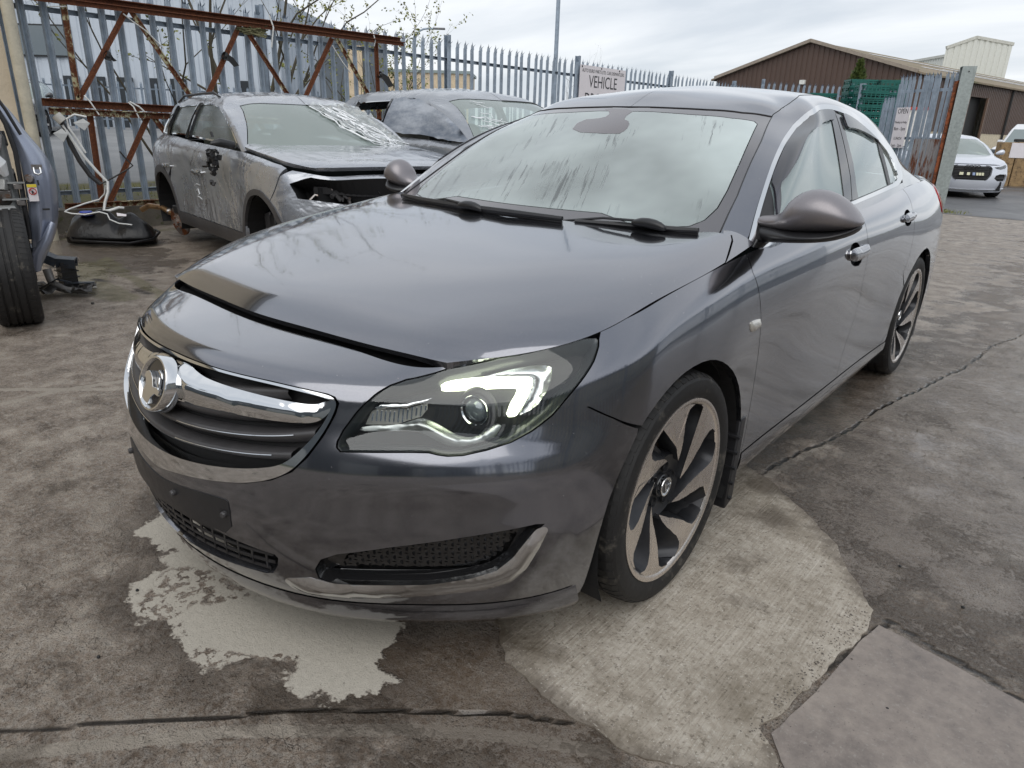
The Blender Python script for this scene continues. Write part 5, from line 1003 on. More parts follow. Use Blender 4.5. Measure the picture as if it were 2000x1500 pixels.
WHEEL=build_wheel('wheel')
def grille_mesh(name,S,region,dz,du,w,mat,parent,off=-.035,hexa=False):
    """lattice of thin bars behind an opening"""
    lo=np.min(region,0);hi=np.max(region,0); mb=MB()
    def seg(a,b):
        n=max(2,int(np.linalg.norm(np.array(b)-a)/.02)+1)
        p=np.array([np.array(a)+(np.array(b)-a)*k/(n-1) for k in range(n)]); inn=in_poly(p,region)
        X=on(S,p,off)
        for i in range(n-1):
            if inn[i] and inn[i+1]: mb.bar(X[i],X[i+1],w,.008)
    if not hexa:
        v=lo[1]-.3
        k=0
        while v<hi[1]+.1:
            seg((lo[0],v),(hi[0],v)) ; v+=dz
        u=lo[0]
        while u<hi[0]: seg((u,lo[1]),(u+du*.6,hi[1])); u+=du
    else:
        v=lo[1];r=0
        while v<hi[1]+dz:
            u=lo[0]+(r%2)*du/2
            while u<hi[0]+du:
                c=[(u,v+dz*.5),(u+du*.5,v+dz*.18),(u+du*.5,v-dz*.5)]
                for a,b in zip(c[:-1],c[1:]):
                    pp=np.array([a,b])
                    if in_poly(pp,region).all():
                        X=on(S,pp,off); mb.bar(X[0],X[1],w,.012)
                c2=[(u,v+dz*.5),(u-du*.5,v+dz*.18)]
                pp=np.array(c2)
                if in_poly(pp,region).all(): X=on(S,pp,off); mb.bar(X[0],X[1],w,.012)
                u+=du
            v+=dz;r+=1
    o=mb.build(name,mat,parent); o['kind']='stuff'; return o
def main_car():
    B=Surf(BELT); BO=Surf(BON); G=Surf(GREEN)
    car=empty('saloon_car',(0,0,0),0,'dark grey four door saloon with lit headlamp and no number plate, standing in the foreground','car')
    Vt=B.V[-1]
    HL=q('HL'); i0=21
    tip=[k for k in range(len(HL)) if HL[k][0]==max(h[0] for h in HL)][0]
    hlb=HL[:i0]          # from bonnet corner round the inner and lower edge
    seam=q('SEAM'); arf=q('ARCHF'); sa=q('SEAMA'); sb=[p for p in q('SEAMB') if p[0]<4]; sc=[p for p in q('SEAMC') if p[0]<4.2]; arr=q('ARCHR')
    topb=[(u,Vt) for u in np.linspace(0,HL[0][0]-.01,12)]
    half=topb+[(HL[0][0],min(HL[0][1],Vt))]+hlb[1:]+seam+arf[::-1][len(arf)-6:][0:0]
    af=chaikin(arf,1,False).tolist()
    k=min(range(len(af)),key=lambda i:(af[i][0]-seam[-1][0])**2+(af[i][1]-seam[-1][1])**2)
    half+= [tuple(p) for p in af[:k][::-1]]+[(1.075,.004),(1.0,.0),(.6,.0),(.3,0),(0,0)]
    bump=sym(half)
    LGs=sym(q('LG')); GROs=sym(q('GRO')); PLs=sym(q('PL')); fogh=q('FOGH'); fogc=q('FOGC')
    bumper=panel('front_bumper',B,bump,PAINT,car,holes=[LGs,GROs,fogh,flip(fogh)],depth=.03,gap=.002)
    # fender
    tp=[p for p in HL[i0-1:] if p[0]>1.0]
    ft=[(u,Vt) for u in np.linspace(tp[-1][0]+.01,1.885,14)]
    fen=HL[i0-1:tip+1]
    fen=fen+[(u,Vt) for u in np.linspace(max(1.06,fen[-1][0]+.012),sa[0][0],14)]+sa[1:]+[(1.925,.0),(1.91,.0)]+[tuple(p) for p in af[k:][::-1]]+seam[::-1][1:-1]
    both('front_wing',B,fen,PAINT,car,depth=.025)
    vs_=.108
    d1=[(sa[0][0]+.004,Vt)]+sa[1:-1]+[(sa[-1][0],vs_)]+[(sb[-1][0],vs_)]+sb[::-1][1:]+[(sb[0][0]-.02,Vt)]
    D1=both('door',B,d1,PAINT,car,depth=.025,holes=[chaikin(q('CUP1'),1).tolist()])
    ra=[p for p in arr if p[1]>.09]
    ra_f=[p for p in ra if p[0]<3.86]; 
    d2=[(sb[0][0]-.02,Vt)]+sb[:-1]+[(sb[-1][0],vs_)]+[(3.765,vs_)]+ra_f+[(3.86,.372)]+[p for p in sc[::-1] if p[1]>.40]+[(3.888,Vt)]
    D2=both('door',B,d2,PAINT,car,depth=.025,holes=[chaikin(q('CUP2'),1).tolist()])
    ra_b=[p for p in arr if p[0]>=3.86]
    U1=B.U[-1]
    qt=[(3.892,Vt)]+[p for p in sc if p[1]>.40]+[(3.866,.376)]+ra_b+[(4.56,0),(U1,0),(U1,Vt)]
    qs=both('rear_quarter',B,qt,PAINT,car,depth=.025)
    ro=[(1.955,0),(3.80,0),(3.783,.104),(1.95,.104)]
    both('sill',B,ro,PAINT,car,depth=.03)
    # door cup recesses, handles
    for D,cu,hn in ((D1,'CUP1','HND1'),(D2,'CUP2','HND2')):
        for side in(0,1):
            f=(lambda p:p) if side==0 else flip
            panel('handle_recess',B,f(q(cu)),BLKM,D[side],off=-.022,depth=0,gap=0)
            h=panel('door_handle',B,f(q(hn)),PAINT,D[side],off=.012,depth=.02,gap=0,pillow=(.012,.014),grid=.006,bstep=.006,roundk=1)
            panel('handle_chrome',B,f([(a,b) for a,b in inset(q(hn),-.001)]),CHROME,h,off=.009,depth=.004,gap=0,grid=.02,roundk=1)
    # inner shell behind the gaps and wells
    inner=[(0,Vt-.005),(1.02,Vt-.01),(1.9,Vt-.01),(2.9,Vt-.01),(3.88,Vt-.01),(U1-.01,Vt-.01),(U1-.01,.01),(4.62,.01)]+[tuple(p) for p in inset(arr,-.0)[::-1]]+[(3.75,.01),(1.96,.01)]+[tuple(p) for p in af[::-1]]+[(1.06,.01),(0,.01)]
    panel('inner_shell',B,sym([(a,b) for a,b in inner]) ,BLKM,car,off=-.055,depth=0,gap=0,grid=.06,bstep=.05,holes=[])
    # bonnet
    br=q('BON_R'); rr=[(u,v) for u,v in br if u>0]
    Ue=BO.U[-1]; Ue_=Ue
    hb=[(0,.0)]+[(u,0.0) for u in np.linspace(.05,Ue,10)]+[(Ue,v) for v in np.linspace(.04,.90,18)]+[(.775,.962),(.752,1.045),(.735,1.082)]+rr[::-1][1:]+[(0,rr[0][1]+.004)]
    hb=[(a,b) for a,b in hb]
    hood=panel('bonnet',BO,sym([(0,0)]+hb[1:]),PAINT,car,off=.004,depth=.018,gap=.002,grid=.035)
    # slam panel / dark void beneath the raised bonnet edge
    P0=on(B,[(u,Vt) for u in np.linspace(-.7,.7,30)],-.012); P1=on(BO,[(u,.02) for u in np.linspace(-.75,.75,30)],-.05)
    V=list(P0)+[p+np.array([0,.10,.0]) for p in P1]; V2=list(P0-np.array([0,0,.02]))
    mesh_obj('slam_panel',[tuple(v-np.array([0,0,.008])) for v in V],[(i,i+1,31+i,30+i) for i in range(29)],BLKM,car)
    # engine bay tray
    mb=MB(); mb.box((0,.05,.60),(1.20,.95,.3)); mb.build('engine_bay',BLKM,car)
    # cowl
    cw=MB(); pts=[(-.78,.47,.965),(-.5,.40,.955),(0,.30,.955),(.5,.40,.955),(.78,.47,.965)]
    V=[];F=[]
    for i,pt in enumerate(pts):
        V+=[(pt[0],pt[1]-.05,pt[2]-.02),(pt[0],pt[1]+.02,pt[2]-.004),(pt[0]*.98,pt[1]+.10,pt[2]+.04)]
    for i in range(4):
        for j in range(2): F.append((i*3+j,(i+1)*3+j,(i+1)*3+j+1,i*3+j+1))
    mesh_obj('scuttle_panel',V,F,BLK,car,smooth=True)
    # ---- grille
    GRIs=sym(q('GRI'))
    fr=panel('grille_surround',B,chaikin(GROs,2),CHROME,car,off=.006,depth=.035,gap=.0015,holes=[chaikin(GRIs,2)],grid=.02,bstep=.01)
    gv=panel('grille_back',B,inset(GRIs,-.01).tolist(),BLKM,car,off=-.045,depth=0,gap=0,grid=.03)
    # three ribs following the opening, each a swept bar with a bright lip
    vb=[.372,.425,.480,.535,.585]
    gp=inset(GRIs,.004).tolist()
    for v0 in vb:
        us=np.linspace(-.47,.47,61); line=[]
        for u in us:
            vv=v0-.028*(1-min(1,abs(u)/.12))*0 + .055*(abs(u)/.45)**2
            line.append((u,vv))
        ins=in_poly(np.array(line),gp); line=[l for l,k_ in zip(line,ins) if k_]
        if len(line)<6: continue
        a=on(B,line,-.010); V=[];n=len(line)
        for dv,of in ((-.019,-.030),(-.006,-.008),(.004,-.006),(.010,-.012),(.022,-.040)):
            V+=list(on(B,[(u,w+dv) for u,w in line],of))
        F=[(j*n+i,j*n+i+1,(j+1)*n+i+1,(j+1)*n+i) for j in range(4) for i in range(n-1)]
        r=mesh_obj('grille_rib',V,F,GREYP,gv,smooth=True)
        if v0<.52:
            ll=[l for l in line if .05<abs(l[0])<max(x[0] for x in line)-.045]
            for s in(1,-1):
                l2=[l for l in ll if l[0]*s>0]
                if len(l2)>3:
                    mb=MB(); mb.tube([tuple(x) for x in on(B,[(u,w+.001) for u,w in l2],-.0045)],.0016,5); mb.build('rib_lip',SATIN,r)
    bar=q('BAR'); hb2=[(max(0,a),b) for a,b in bar]
    def ridge(t): return np.where(t<.75,t/.75,1.0)
    bb=panel('grille_bar',B,sym(hb2),CHROME,gv,off=-.004,depth=.02,gap=0,pillow=(.026,.034),grid=.007,bstep=.007,prof=lambda t:np.minimum(t*1.15,1)**.8,roundk=2,smooth=24)
    # badge: griffin in a ring
    ce=on(B,[(0.0,.565)],.030)[0]; nn=B.nrm([(0.,.565)])[0]; z=Vector((0,0,1)); nx=Vector(nn); 
    if nx.y>0: nx=-nx
    X=nx.normalized(); Y=Vector((1,0,0)); Z=X.cross(Y).normalized(); 
    T=Matrix(((X.x,Y.x,Z.x,ce[0]),(X.y,Y.y,Z.y,ce[1]),(X.z,Y.z,Z.z,ce[2]),(0,0,0,1)))
    # local: x out, y car-left, z up(ish)
    if Z.z<0: T=T@Matrix.Rotation(math.pi,4,'X')
    mb=MB(); mb.lathe([(.0,-.004),(.056,-.004),(.058,.002),(.061,.006),(.065,.006),(.068,.001),(.069,-.03)],n=48,M=T); bd=mb.build('badge',CHROME,car,auto=40)
    mb=MB(); mb.lathe([(0,-.002),(.0565,-.002)],n=40,M=T); mb.build('badge_field',BLKG,bd)
    def shp(poly,a,b,nm='badge_emblem'):
        m=MB(); m.prism([(u_*.9,v_*.9) for u_,v_ in poly],a,b,'x',M=T); o=m.build(nm,CHROME,bd); bevel(o,.002,2,30); return o
    sg=-1 if True else 1
    gr=[(-.006,-.055),(.012,-.052),(.030,-.046),(.034,-.030),(.026,-.010),(.030,.004),(.040,.012),(.036,.024),(.022,.030),(.008,.026),(-.006,.012),(-.016,-.006),(-.036,-.004),(-.052,-.010),(-.055,-.004),(-.050,-.024),(-.030,-.022),(-.014,-.036)]
    # mirrored in y so that the emblem faces the viewer the right way
    ysg=-1
    shp([(ysg*a,b) for a,b in gr],-.002,.009)
    shp([(ysg*a,b) for a,b in [(-.048,.020),(-.020,.034),(-.018,.042),(-.040,.036)]],-.002,.006)
    shp([(ysg*a,b) for a,b in [(-.034,.022),(-.026,.024),(-.030,-.008),(-.040,-.006)]],-.002,.006)
    # ---- number plate plinth and lower grille
    pl=panel('number_plate_plinth',B,PLs,BLK,car,off=.0015,depth=.004,gap=0,pillow=(.002,.012),grid=.03,roundk=1)
    for u in(-.235,.06,.235):
        X0=on(B,[(u,.245)],.006)[0]; n0=B.nrm([(u,.245)])[0]
        mb=MB(); T2=Vector(n0).to_track_quat('X','Z').to_matrix().to_4x4(); T2.translation=Vector(X0); mb.lathe([(0,.006),(.006,.006),(.008,.002),(.008,-.004)],n=12,M=T2); mb.build('plate_screw',GREYP,pl)
    bk=panel('lower_grille_back',B,inset(LGs,-.01).tolist(),BLKM,car,off=-.05,depth=0,gap=0)
    grille_mesh('grille_mesh',B,[tuple(a) for a in LGs],.020,.042,.0028,BLK,bk,off=-.012)
    # splitter lip
    us=np.linspace(-1.06,1.06,80)
    V=[]
    for v,o,dz in ((.050,.0015,0),(.032,.012,0),(.010,.018,-.002),(.0,.012,-.012),(.0,-.03,-.018)):
        X=on(B,[(u,v) for u in us],o); X[:,2]+=dz; V+=list(X)
    n=80; mesh_obj('front_splitter',V,[(j*n+i,j*n+i+1,(j+1)*n+i+1,(j+1)*n+i) for j in range(4) for i in range(n-1)],PAINT,car,smooth=True)
    for f in (lambda p:p,flip):
        u1=[(1.00,.012),(1.09,.012)]
    # ---- fog recess
    for f in (lambda p:p,flip):
        fb=panel('fog_bezel',B,f(inset(fogh,-.003).tolist()),BLKG,car,off=-.030,depth=0,gap=0,holes=[f(q('FOGM'))] )
        # sloping wall of the recess
        o=resample(f(fogh),.015); V=list(on(B,o,-.002))+list(on(B,inset(o,.006),-.030)); n=len(o)
        mesh_obj('fog_recess',V,[(i,(i+1)%n,n+(i+1)%n,n+i) for i in range(n)],BLKG,fb,smooth=True)
        grille_mesh('honeycomb_mesh',B,f(q('FOGM')),.0125,.030,.0022,BLKG,fb,off=-.038,hexa=True)
        panel('fog_back',B,f(inset(q('FOGM'),-.01).tolist()),BLKM,fb,off=-.06,depth=0,gap=0)
        panel('fog_trim',B,f(fogc),SATIN,car,off=.000,depth=.03,gap=.0005,pillow=(.030,.020),grid=.005,bstep=.006,roundk=2,smooth=60)
    # ---- headlamps
    for side,f in enumerate((lambda p:p,flip)):
        lamp=panel('headlight',B,f(HL),LENS,car,off=-.0005,depth=.0,gap=.005,grid=.02)
        lit=side==0
        bowl=panel('lamp_housing',B,f(inset(HL,.004).tolist()),HOUS,lamp,off=-.062,depth=0,gap=0,grid=.03)
        o=resample(f(HL),.015); V=list(on(B,inset(o,.001),-.004))+list(on(B,inset(o,.012),-.010))+list(on(B,inset(o,.018),-.062)); n=len(o)
        mesh_obj('lamp_wall',V,[(j*n+i,j*n+(i+1)%n,(j+1)*n+(i+1)%n,(j+1)*n+i) for j in range(2) for i in range(n)],HOUS,lamp,smooth=True)
        panel('lamp_reflector',B,f(q('REF')),REFL,lamp,off=-.040,depth=.02,gap=0,pillow=(-.012,.02),grid=.006,bstep=.006)
        dr=panel('daytime_light',B,f(q('DRL')),DRLM,lamp,off=-.036,depth=.02,gap=0,pillow=(.006,.01),grid=.006,bstep=.006,roundk=1)
        panel('lamp_trim',B,f(q('LOW')),REFL2,lamp,off=-.045,depth=.015,gap=0,pillow=(.012,.016),grid=.006,bstep=.006,roundk=1)
        panel('lamp_trim',B,f(q('TSU')),CHROME,lamp,off=-.042,depth=.01,gap=0,pillow=(.006,.006),grid=.006,bstep=.006)
        panel('turn_signal',B,f(q('TSL')),TSM,lamp,off=-.052,depth=.01,gap=0,grid=.01)
        tl=q('TSL'); lo_=np.min(tl,0); hi_=np.max(tl,0)
        for k_ in range(14):
            u_=lo_[0]+(hi_[0]-lo_[0])*(k_+.5)/14; pp=[(u_,v_) for v_ in np.linspace(lo_[1],hi_[1],9)]; pp=[a_ for a_ in pp if in_poly(np.array([a_]),tl)[0]]
            if len(pp)>1: mb=MB(); mb.tube([tuple(z_) for z_ in on(B,f(pp),-.050)],.0022,4); mb.build('lens_rib',CHROME,lamp)
        for v_ in (.525,.66,.705):
            pp=[(u_,v_) for u_ in np.linspace(.55,1.0,30)]; hp=inset(HL,.02); ok_=in_poly(np.array(pp),hp); pp=[a_ for a_,k_ in zip(pp,ok_) if k_]
            if len(pp)>2: mb=MB(); mb.tube([tuple(z_) for z_ in on(B,f(pp),-.058)],.002,4); mb.build('bezel_line',GREYP,lamp)
        # projector
        pc=f(q('PROJC')); C0=on(B,pc,-.030)[0]; n0=B.nrm(pc)[0]; ax=(Vector(n0)*.35+Vector((0,-1,0))).normalized()
        T2=ax.to_track_quat('X','Z').to_matrix().to_4x4(); T2.translation=Vector(C0)-ax*.004
        mb=MB(); mb.lathe([(.031,.0),(.034,.003),(.036,.000),(.0355,-.03)],n=36,M=T2); mb.build('projector_ring',CHROME,lamp,auto=40)
        mb=MB(); mb.lathe([(0,.010),(.010,.009),(.018,.006),(.025,.0),(.028,-.006),(.029,-.012)],n=32,M=T2); mb.build('projector_lens',PLENS,lamp,smooth=True)
        mb=MB(); mb.lathe([(0,-.014),(.036,-.014)],n=24,M=T2); mb.build('projector_cup',BLKM,lamp)
        mb=MB(); mb.lathe([(.029,-.010),(.044,-.004),(.050,-.020)],n=36,M=T2); mb.build('projector_bezel',GREYP,lamp,smooth=True)
    # side repeaters
    both('side_repeater',B,q('IND'),TSM,car,off=.002,depth=.006,gap=0,pillow=(.008,.012),grid=.005,bstep=.005,roundk=1)
    # ---- cabin: roof shell with pillars
    wsr=q('WSR'); wst=q('WST'); hz=wst[-1][1]; 
    Vc=G.V[-1]-.001
    cho=[p for p in q('CHO')]; chi=q('CHI')
    vb0=0.0
    cho=[(a,max(b,.004)) for a,b in cho]
    # belt line of the side glass opening closed along v~0
    ub=G.U[-1]
    k0=len(G.U)//2
    uR0=G.U[k0+10]+.02
    rw=[(uR0,.03),(uR0+.05,.60),(ub,.70),(ub,.03)]
    body=[(0,hz-.003),]+[(a,b) for a,b in wst[::-1]]+wsr[::-1][1:]+[(wsr[0][0]-.003,.0)]
    body+=[(cho[0][0]-.010,0.0)]+[(cho[0][0]-.004,.016)]+cho[1:]
    # cho runs up the pillar, over the door tops, down the rear and back along the belt; keep only the upper run
    up=[tuple(p) for p in chaikin([p for i,p in enumerate(cho) if i<=14],2,False)]
    body=[(0,hz)]+wst[::-1][0:]+wsr[::-1][1:]+[(wsr[0][0]-.003,.0),(up[0][0]-.012,0.0),(up[0][0]-.006,.02)]+up+[(up[-1][0]+.006,.0),(uR0-.02,0),(uR0,.02),(uR0+.03,.60),(ub-.001,.72),(ub-.001,Vc),(0,Vc)]
    body=[p for i,p in enumerate(body) if i==0 or np.hypot(p[0]-body[i-1][0],p[1]-body[i-1][1])>.004]
    both('roof_shell',G,body,PAINT,car,depth=.02,gap=.0008,grid=.035)
    pb=[(.700,1.118),(.715,1.075),(.737,1.083),(.754,1.047),(.777,.964),(Ue_,.902),(Ue_,1.118)]
    both('pillar_base',BO,pb,PAINT,car,off=.0015,depth=.01,gap=.0012)
    lowrun=cho[14:]
    both('door_top',G,[(a,b+.006) for a,b in lowrun]+[(lowrun[-1][0],.0),(lowrun[0][0],.0)],PAINT,car,off=.0005,depth=.0,gap=0)
    # windscreen
    wsh=[(0,hz-.005)]+wst[::-1]+wsr[::-1][1:]+[(wsr[0][0],.02),(0,.02)]
    ft_=q('FRITT')[::-1]; fr_=q('FRITR')[::-1]
    gin=[(0,ft_[0][1])]+ft_+fr_[1:]+[(fr_[-1][0]-.10,fr_[-1][1]-.02),(.25,.085),(0,.085)]
    ws=panel('windscreen',G,sym(wsh),FRIT,car,off=-.003,depth=.006,gap=.003,grid=.05,holes=[sym(gin)])
    panel('windscreen_glass',G,sym(gin),GW,ws,off=-.0032,depth=0,gap=0,grid=.05)
    # black rubber line round the screen and the roof ditch
    for s in(1,-1):
        ln=[(s*a,b) for a,b in wst[::-1]+wsr[::-1][1:]]; strip(G,ln,.0028,-.002,mat=BLK,name='screen_seal',parent=ws)
        di=q('DITCH'); e=di[-1]; ln=[(s*a,b) for a,b in di]+[(s*(e[0]+.25),e[1]+.01),(s*(e[0]+.7),e[1]+.005),(s*(e[0]+1.15),e[1]-.01)]
        strip(G,chaikin(ln,2,False),.0022,-.0008,mat=BLKM,name='roof_seam',parent=ws)
    # mirror mount / sensor shroud behind the screen
    cen=q('SENS')
    panel('sensor_shroud',G,cen,SHR,ws,off=-.0026,depth=.001,gap=0,roundk=1)
    # side glass and frames
    CHOf=chaikin([(a,max(b,.0)) for a,b in q('CHO')]+[(UV['CHO'][0][0]-.002,.004)],2).tolist()
    CHIf=chaikin(chi,2).tolist()
    for side,f in enumerate((lambda p:p,flip)):
        fr=panel('window_trim',G,f([(a,max(b,-.0)) for a,b in CHOf]),CHROME,car,off=.005,depth=.016,gap=.0004,holes=[f(inset(CHIf,.0).tolist())],grid=.02,bstep=.01)
        bk_=panel('window_rubber',G,f(inset(CHIf,-.001).tolist()),BLK,fr,off=-.006,depth=0,gap=0,holes=[f(inset(p_,.004).tolist()) for p_ in (q('FG'),q('RG'),q('QG'))])
        panel('side_glass',G,f(q('FG')),GS,fr,off=-.0045,depth=.0,gap=0,grid=.04)
        panel('side_glass',G,f(q('RG')),GS,fr,off=-.0045,depth=.0,gap=0,grid=.04)
        panel('side_glass',G,f(q('QG')),GS,fr,off=-.0045,depth=.0,gap=0,grid=.04)
        panel('door_pillar',G,f(q('BP1')),BLKG,fr,off=-.001,depth=.006,gap=.0005)
        panel('door_pillar',G,f(q('BP2')),BLKG,fr,off=-.001,depth=.006,gap=.0005)
        panel('window_divider',G,f(q('BP3')),BLK,fr,off=-.001,depth=.006,gap=.0005)
        panel('mirror_sail',G,f(q('SAIL')),BLK,fr,off=.001,depth=.006,gap=.0005)
        panel('wind_deflector',G,f(q('VISF')),LENSD,fr,off=.010,depth=.008,gap=.0,grid=.03,roundk=1)
        panel('wind_deflector',G,f(q('VISR')),LENSD,fr,off=.010,depth=.008,gap=.0,grid=.03,roundk=1)
    # rear screen, boot lid
    rg=[(uR0+.004,.03),(uR0+.034,.60),(ub-.001,.71),(ub-.001,.03)]
    both('rear_screen',G,rg,GS,car,off=-.003,depth=0,gap=0)
    P=[on(B,[(u,Vt)],0)[0] for u in np.linspace(3.95,U1-.002,16)]; Q_=[G([(u,0.0)])[0] for u in np.linspace(2.16,ub-.002,16)]
    V=[];F=[]
    for a,b in zip(P,Q_): V+=[tuple(a),tuple(b+np.array([0,0,-.002]))]
    for i in range(15): F.append((2*i,2*i+1,2*i+3,2*i+2))
    n0=len(V); V+=[(-x,y,z) for x,y,z in V]; F+=[tuple(n0+i for i in f[::-1]) for f in F]
    mesh_obj('boot_lid',V,F,PAINT,car,smooth=True)
    both('tail_light',B,[(4.70,.60),(4.98,.62),(5.35,.63),(5.36,.72),(5.0,.765),(4.74,.755),(4.66,.70)],RED,car,off=.004,depth=.01,gap=0,roundk=2)
    # ---- mirrors
    for s in(1,-1):
        mirror(car,s)
    # ---- wipers
    wiper(car,[(-.62,.36,1.0),(-.42,.305,.997),(-.18,.262,.999),(.05,.243,1.002),(.275,.262,1.000)],(-.13,.245,1.005),(-.46,.33,.992))
    wiper(car,[(.30,.30,.992),(.45,.34,.992),(.58,.37,.992),(.70,.385,.998)],(.55,.335,1.006),(.24,.31,.985))
    # ---- wheels
    for (x,y,s) in ((.7925,0,1),(.7925,2.737,1),(-.7925,0,-1),(-.7925,2.737,-1)):
        w=WHEEL if (x>0 and y==0) else copy_tree(WHEEL); w.parent=car
        w.location=(x,y,.336); w.rotation_euler=(R_(-12) if y==0 else R_(40),0,0 if s>0 else math.pi)
    # wheel wells
    for y in(.0,2.72):
        for s in(1,-1):
            V=[];F=[];n=30
            for i in range(n+1):
                a=R_(-25+230*i/n)
                for x in(.50,.893): V.append((s*x,y+.03*(y==0)+.40*math.cos(a),.31+.40*math.sin(a)))
            F=[(2*i,2*i+1,2*i+3,2*i+2) for i in range(n)]
            F.append(tuple(2*i for i in range(n+1)))
            mesh_obj('wheel_arch_liner',V,F,BLKM,car,smooth=False)
    for s in(1,-1):
        mb=MB(); mb.prism([(.40,.10),(.455,.12),(.47,.42),(.43,.42)],s*.72,s*.905,'x'); 
        fl=mb.build('mud_flap',BLK,car); bevel(fl,.006)
        mb=MB()
        for k_ in range(5): mb.box((s*.89,.415-.0,.14+.055*k_),(.05,.012,.008))
        mb.build('flap_rib',BLK,fl)
        mb=MB(); mb.prism([(3.10,.14),(3.15,.14),(3.13,.44),(3.10,.46)],s*.74,s*.90,'x'); bevel(mb.build('mud_flap',BLK,car),.006)
    # underbody
    mb=MB(); mb.prism([(-.55,-.60),(.55,-.60),(.62,-.2),(.72,.5),(.86,.55),(.86,2.2),(.70,2.3),(.70,3.4),(-.70,3.4),(-.70,2.3),(-.86,2.2),(-.86,.55),(-.72,.5),(-.62,-.2)],.19,.30,'z'); mb.build('underbody',BLKM,car)
    mb=MB(); mb.box((0,3.2,.45),(1.3,.8,.5)); mb.build('boot_floor',BLKM,car)
    interior(car)
    return car
def skinblob(name,rings,mat,parent,n=20,sub=1):
    """closed smooth body from elliptical rings [(centre,(a),(b))] a,b half axis vectors"""
    V=[];F=[]
    for c,a,b in rings:
        c=Vector(c);a=Vector(a);b=Vector(b)
        V+=[c+a*math.cos(2*math.pi*k/n)+b*math.sin(2*math.pi*k/n) for k in range(n)]
    for i in range(len(rings)-1): F+=[(i*n+k,i*n+(k+1)%n,(i+1)*n+(k+1)%n,(i+1)*n+k) for k in range(n)]
    V.append(Vector(rings[0][0])); V.append(Vector(rings[-1][0])); a=len(V)-2
    F+=[(a,(k+1)%n,k) for k in range(n)]+[(a+1,(len(rings)-1)*n+k,(len(rings)-1)*n+(k+1)%n) for k in range(n)]
    o=mesh_obj(name,V,F,mat,parent,smooth=True)
    bm=bmesh.new(); bm.from_mesh(o.data); bmesh.ops.recalc_face_normals(bm,faces=bm.faces); bm.to_mesh(o.data); bm.free()
    md=o.modifiers.new('s','SUBSURF'); md.levels=md.render_levels=sub
    return o
def mirror(car,s):
    # housing: rings along x, from the door to the tip
    # (x, y centre, z low, z high, half depth y)
    R=[(.80,.60,1.002,1.040,.030),(.86,.60,1.000,1.042,.036),(.885,.59,1.000,1.064,.055),(.900,.585,1.000,1.098,.070),(.93,.58,1.001,1.122,.082),(.972,.58,1.004,1.137,.088),(1.03,.585,1.011,1.126,.084),(1.075,.59,1.021,1.092,.070),(1.098,.597,1.031,1.062,.045),(1.107,.60,1.041,1.049,.016)]
    if s<0: R=[(.80+(x-.80)*.66,y+.03,z0,z0+(z1-z0)*.92,d*.8) for x,y,z0,z1,d in R]
    rings=[]
    for x,y,z0,z1,d in R: rings.append(((s*x,y,(z0+z1)/2),(0,d,0),(0,0,(z1-z0)/2)))
    h=skinblob('door_mirror',rings,SHELL,car,24,1)
    b=MB()
    # dark lower half and arm
    R2=[(.79,.59,.958,1.010,.035),(.86,.59,.960,1.008,.040),(.92,.58,.968,1.008,.078),(1.0,.58,.978,1.012,.090),(1.05,.588,.990,1.018,.078),(1.09,.597,1.010,1.032,.048),(1.104,.60,1.028,1.040,.016)]
    if s<0: R2=[(.79+(x-.79)*.66,y+.03,a,c,d*.8) for x,y,a,c,d in R2]
    skinblob('mirror_base',[((s*x,y,(a+c)/2),(0,d,0),(0,0,(c-a)/2)) for x,y,a,c,d in R2],BLK,h,24,1)
    mb=MB(); V=[(s*(.90+.15*math.cos(t)*.5+.075),.672,1.045+.062*math.sin(t)) for t in [2*math.pi*k/20 for k in range(20)]]
    mb.add(V,[tuple(range(20))]); mb.build('mirror_glass',CHROME,h)
def wiper(car,blade,pivot,tail):
    w=empty('wiper'); w.parent=car
    P=[Vector(p) for p in blade]
    mb=MB(); mb.tube(P,[.006]+[.011]*(len(P)-2)+[.008],6); mb.tube([p-Vector((0,0,.012)) for p in P],.005,4); mb.build('wiper_blade',BLK,w,auto=40)
    pv=Vector(pivot); tl=Vector(tail)
    mb=MB(); mid=(pv+tl)/2+Vector((0,0,.014)); mb.tube([tl,mid,pv+Vector((-.03,0,.006))],.0045,6); mb.build('wiper_arm',BLK,w,auto=40)
    skinblob('wiper_hinge',[(pv+Vector((-.055,.0,-.002)),(0,.010,0),(0,0,.008)),(pv+Vector((-.02,0,.004)),(0,.018,0),(0,0,.017)),(pv+Vector((.03,0,.002)),(0,.018,0),(0,0,.016)),(pv+Vector((.065,0,-.008)),(0,.010,0),(0,0,.010))],BLK,w,12,1)
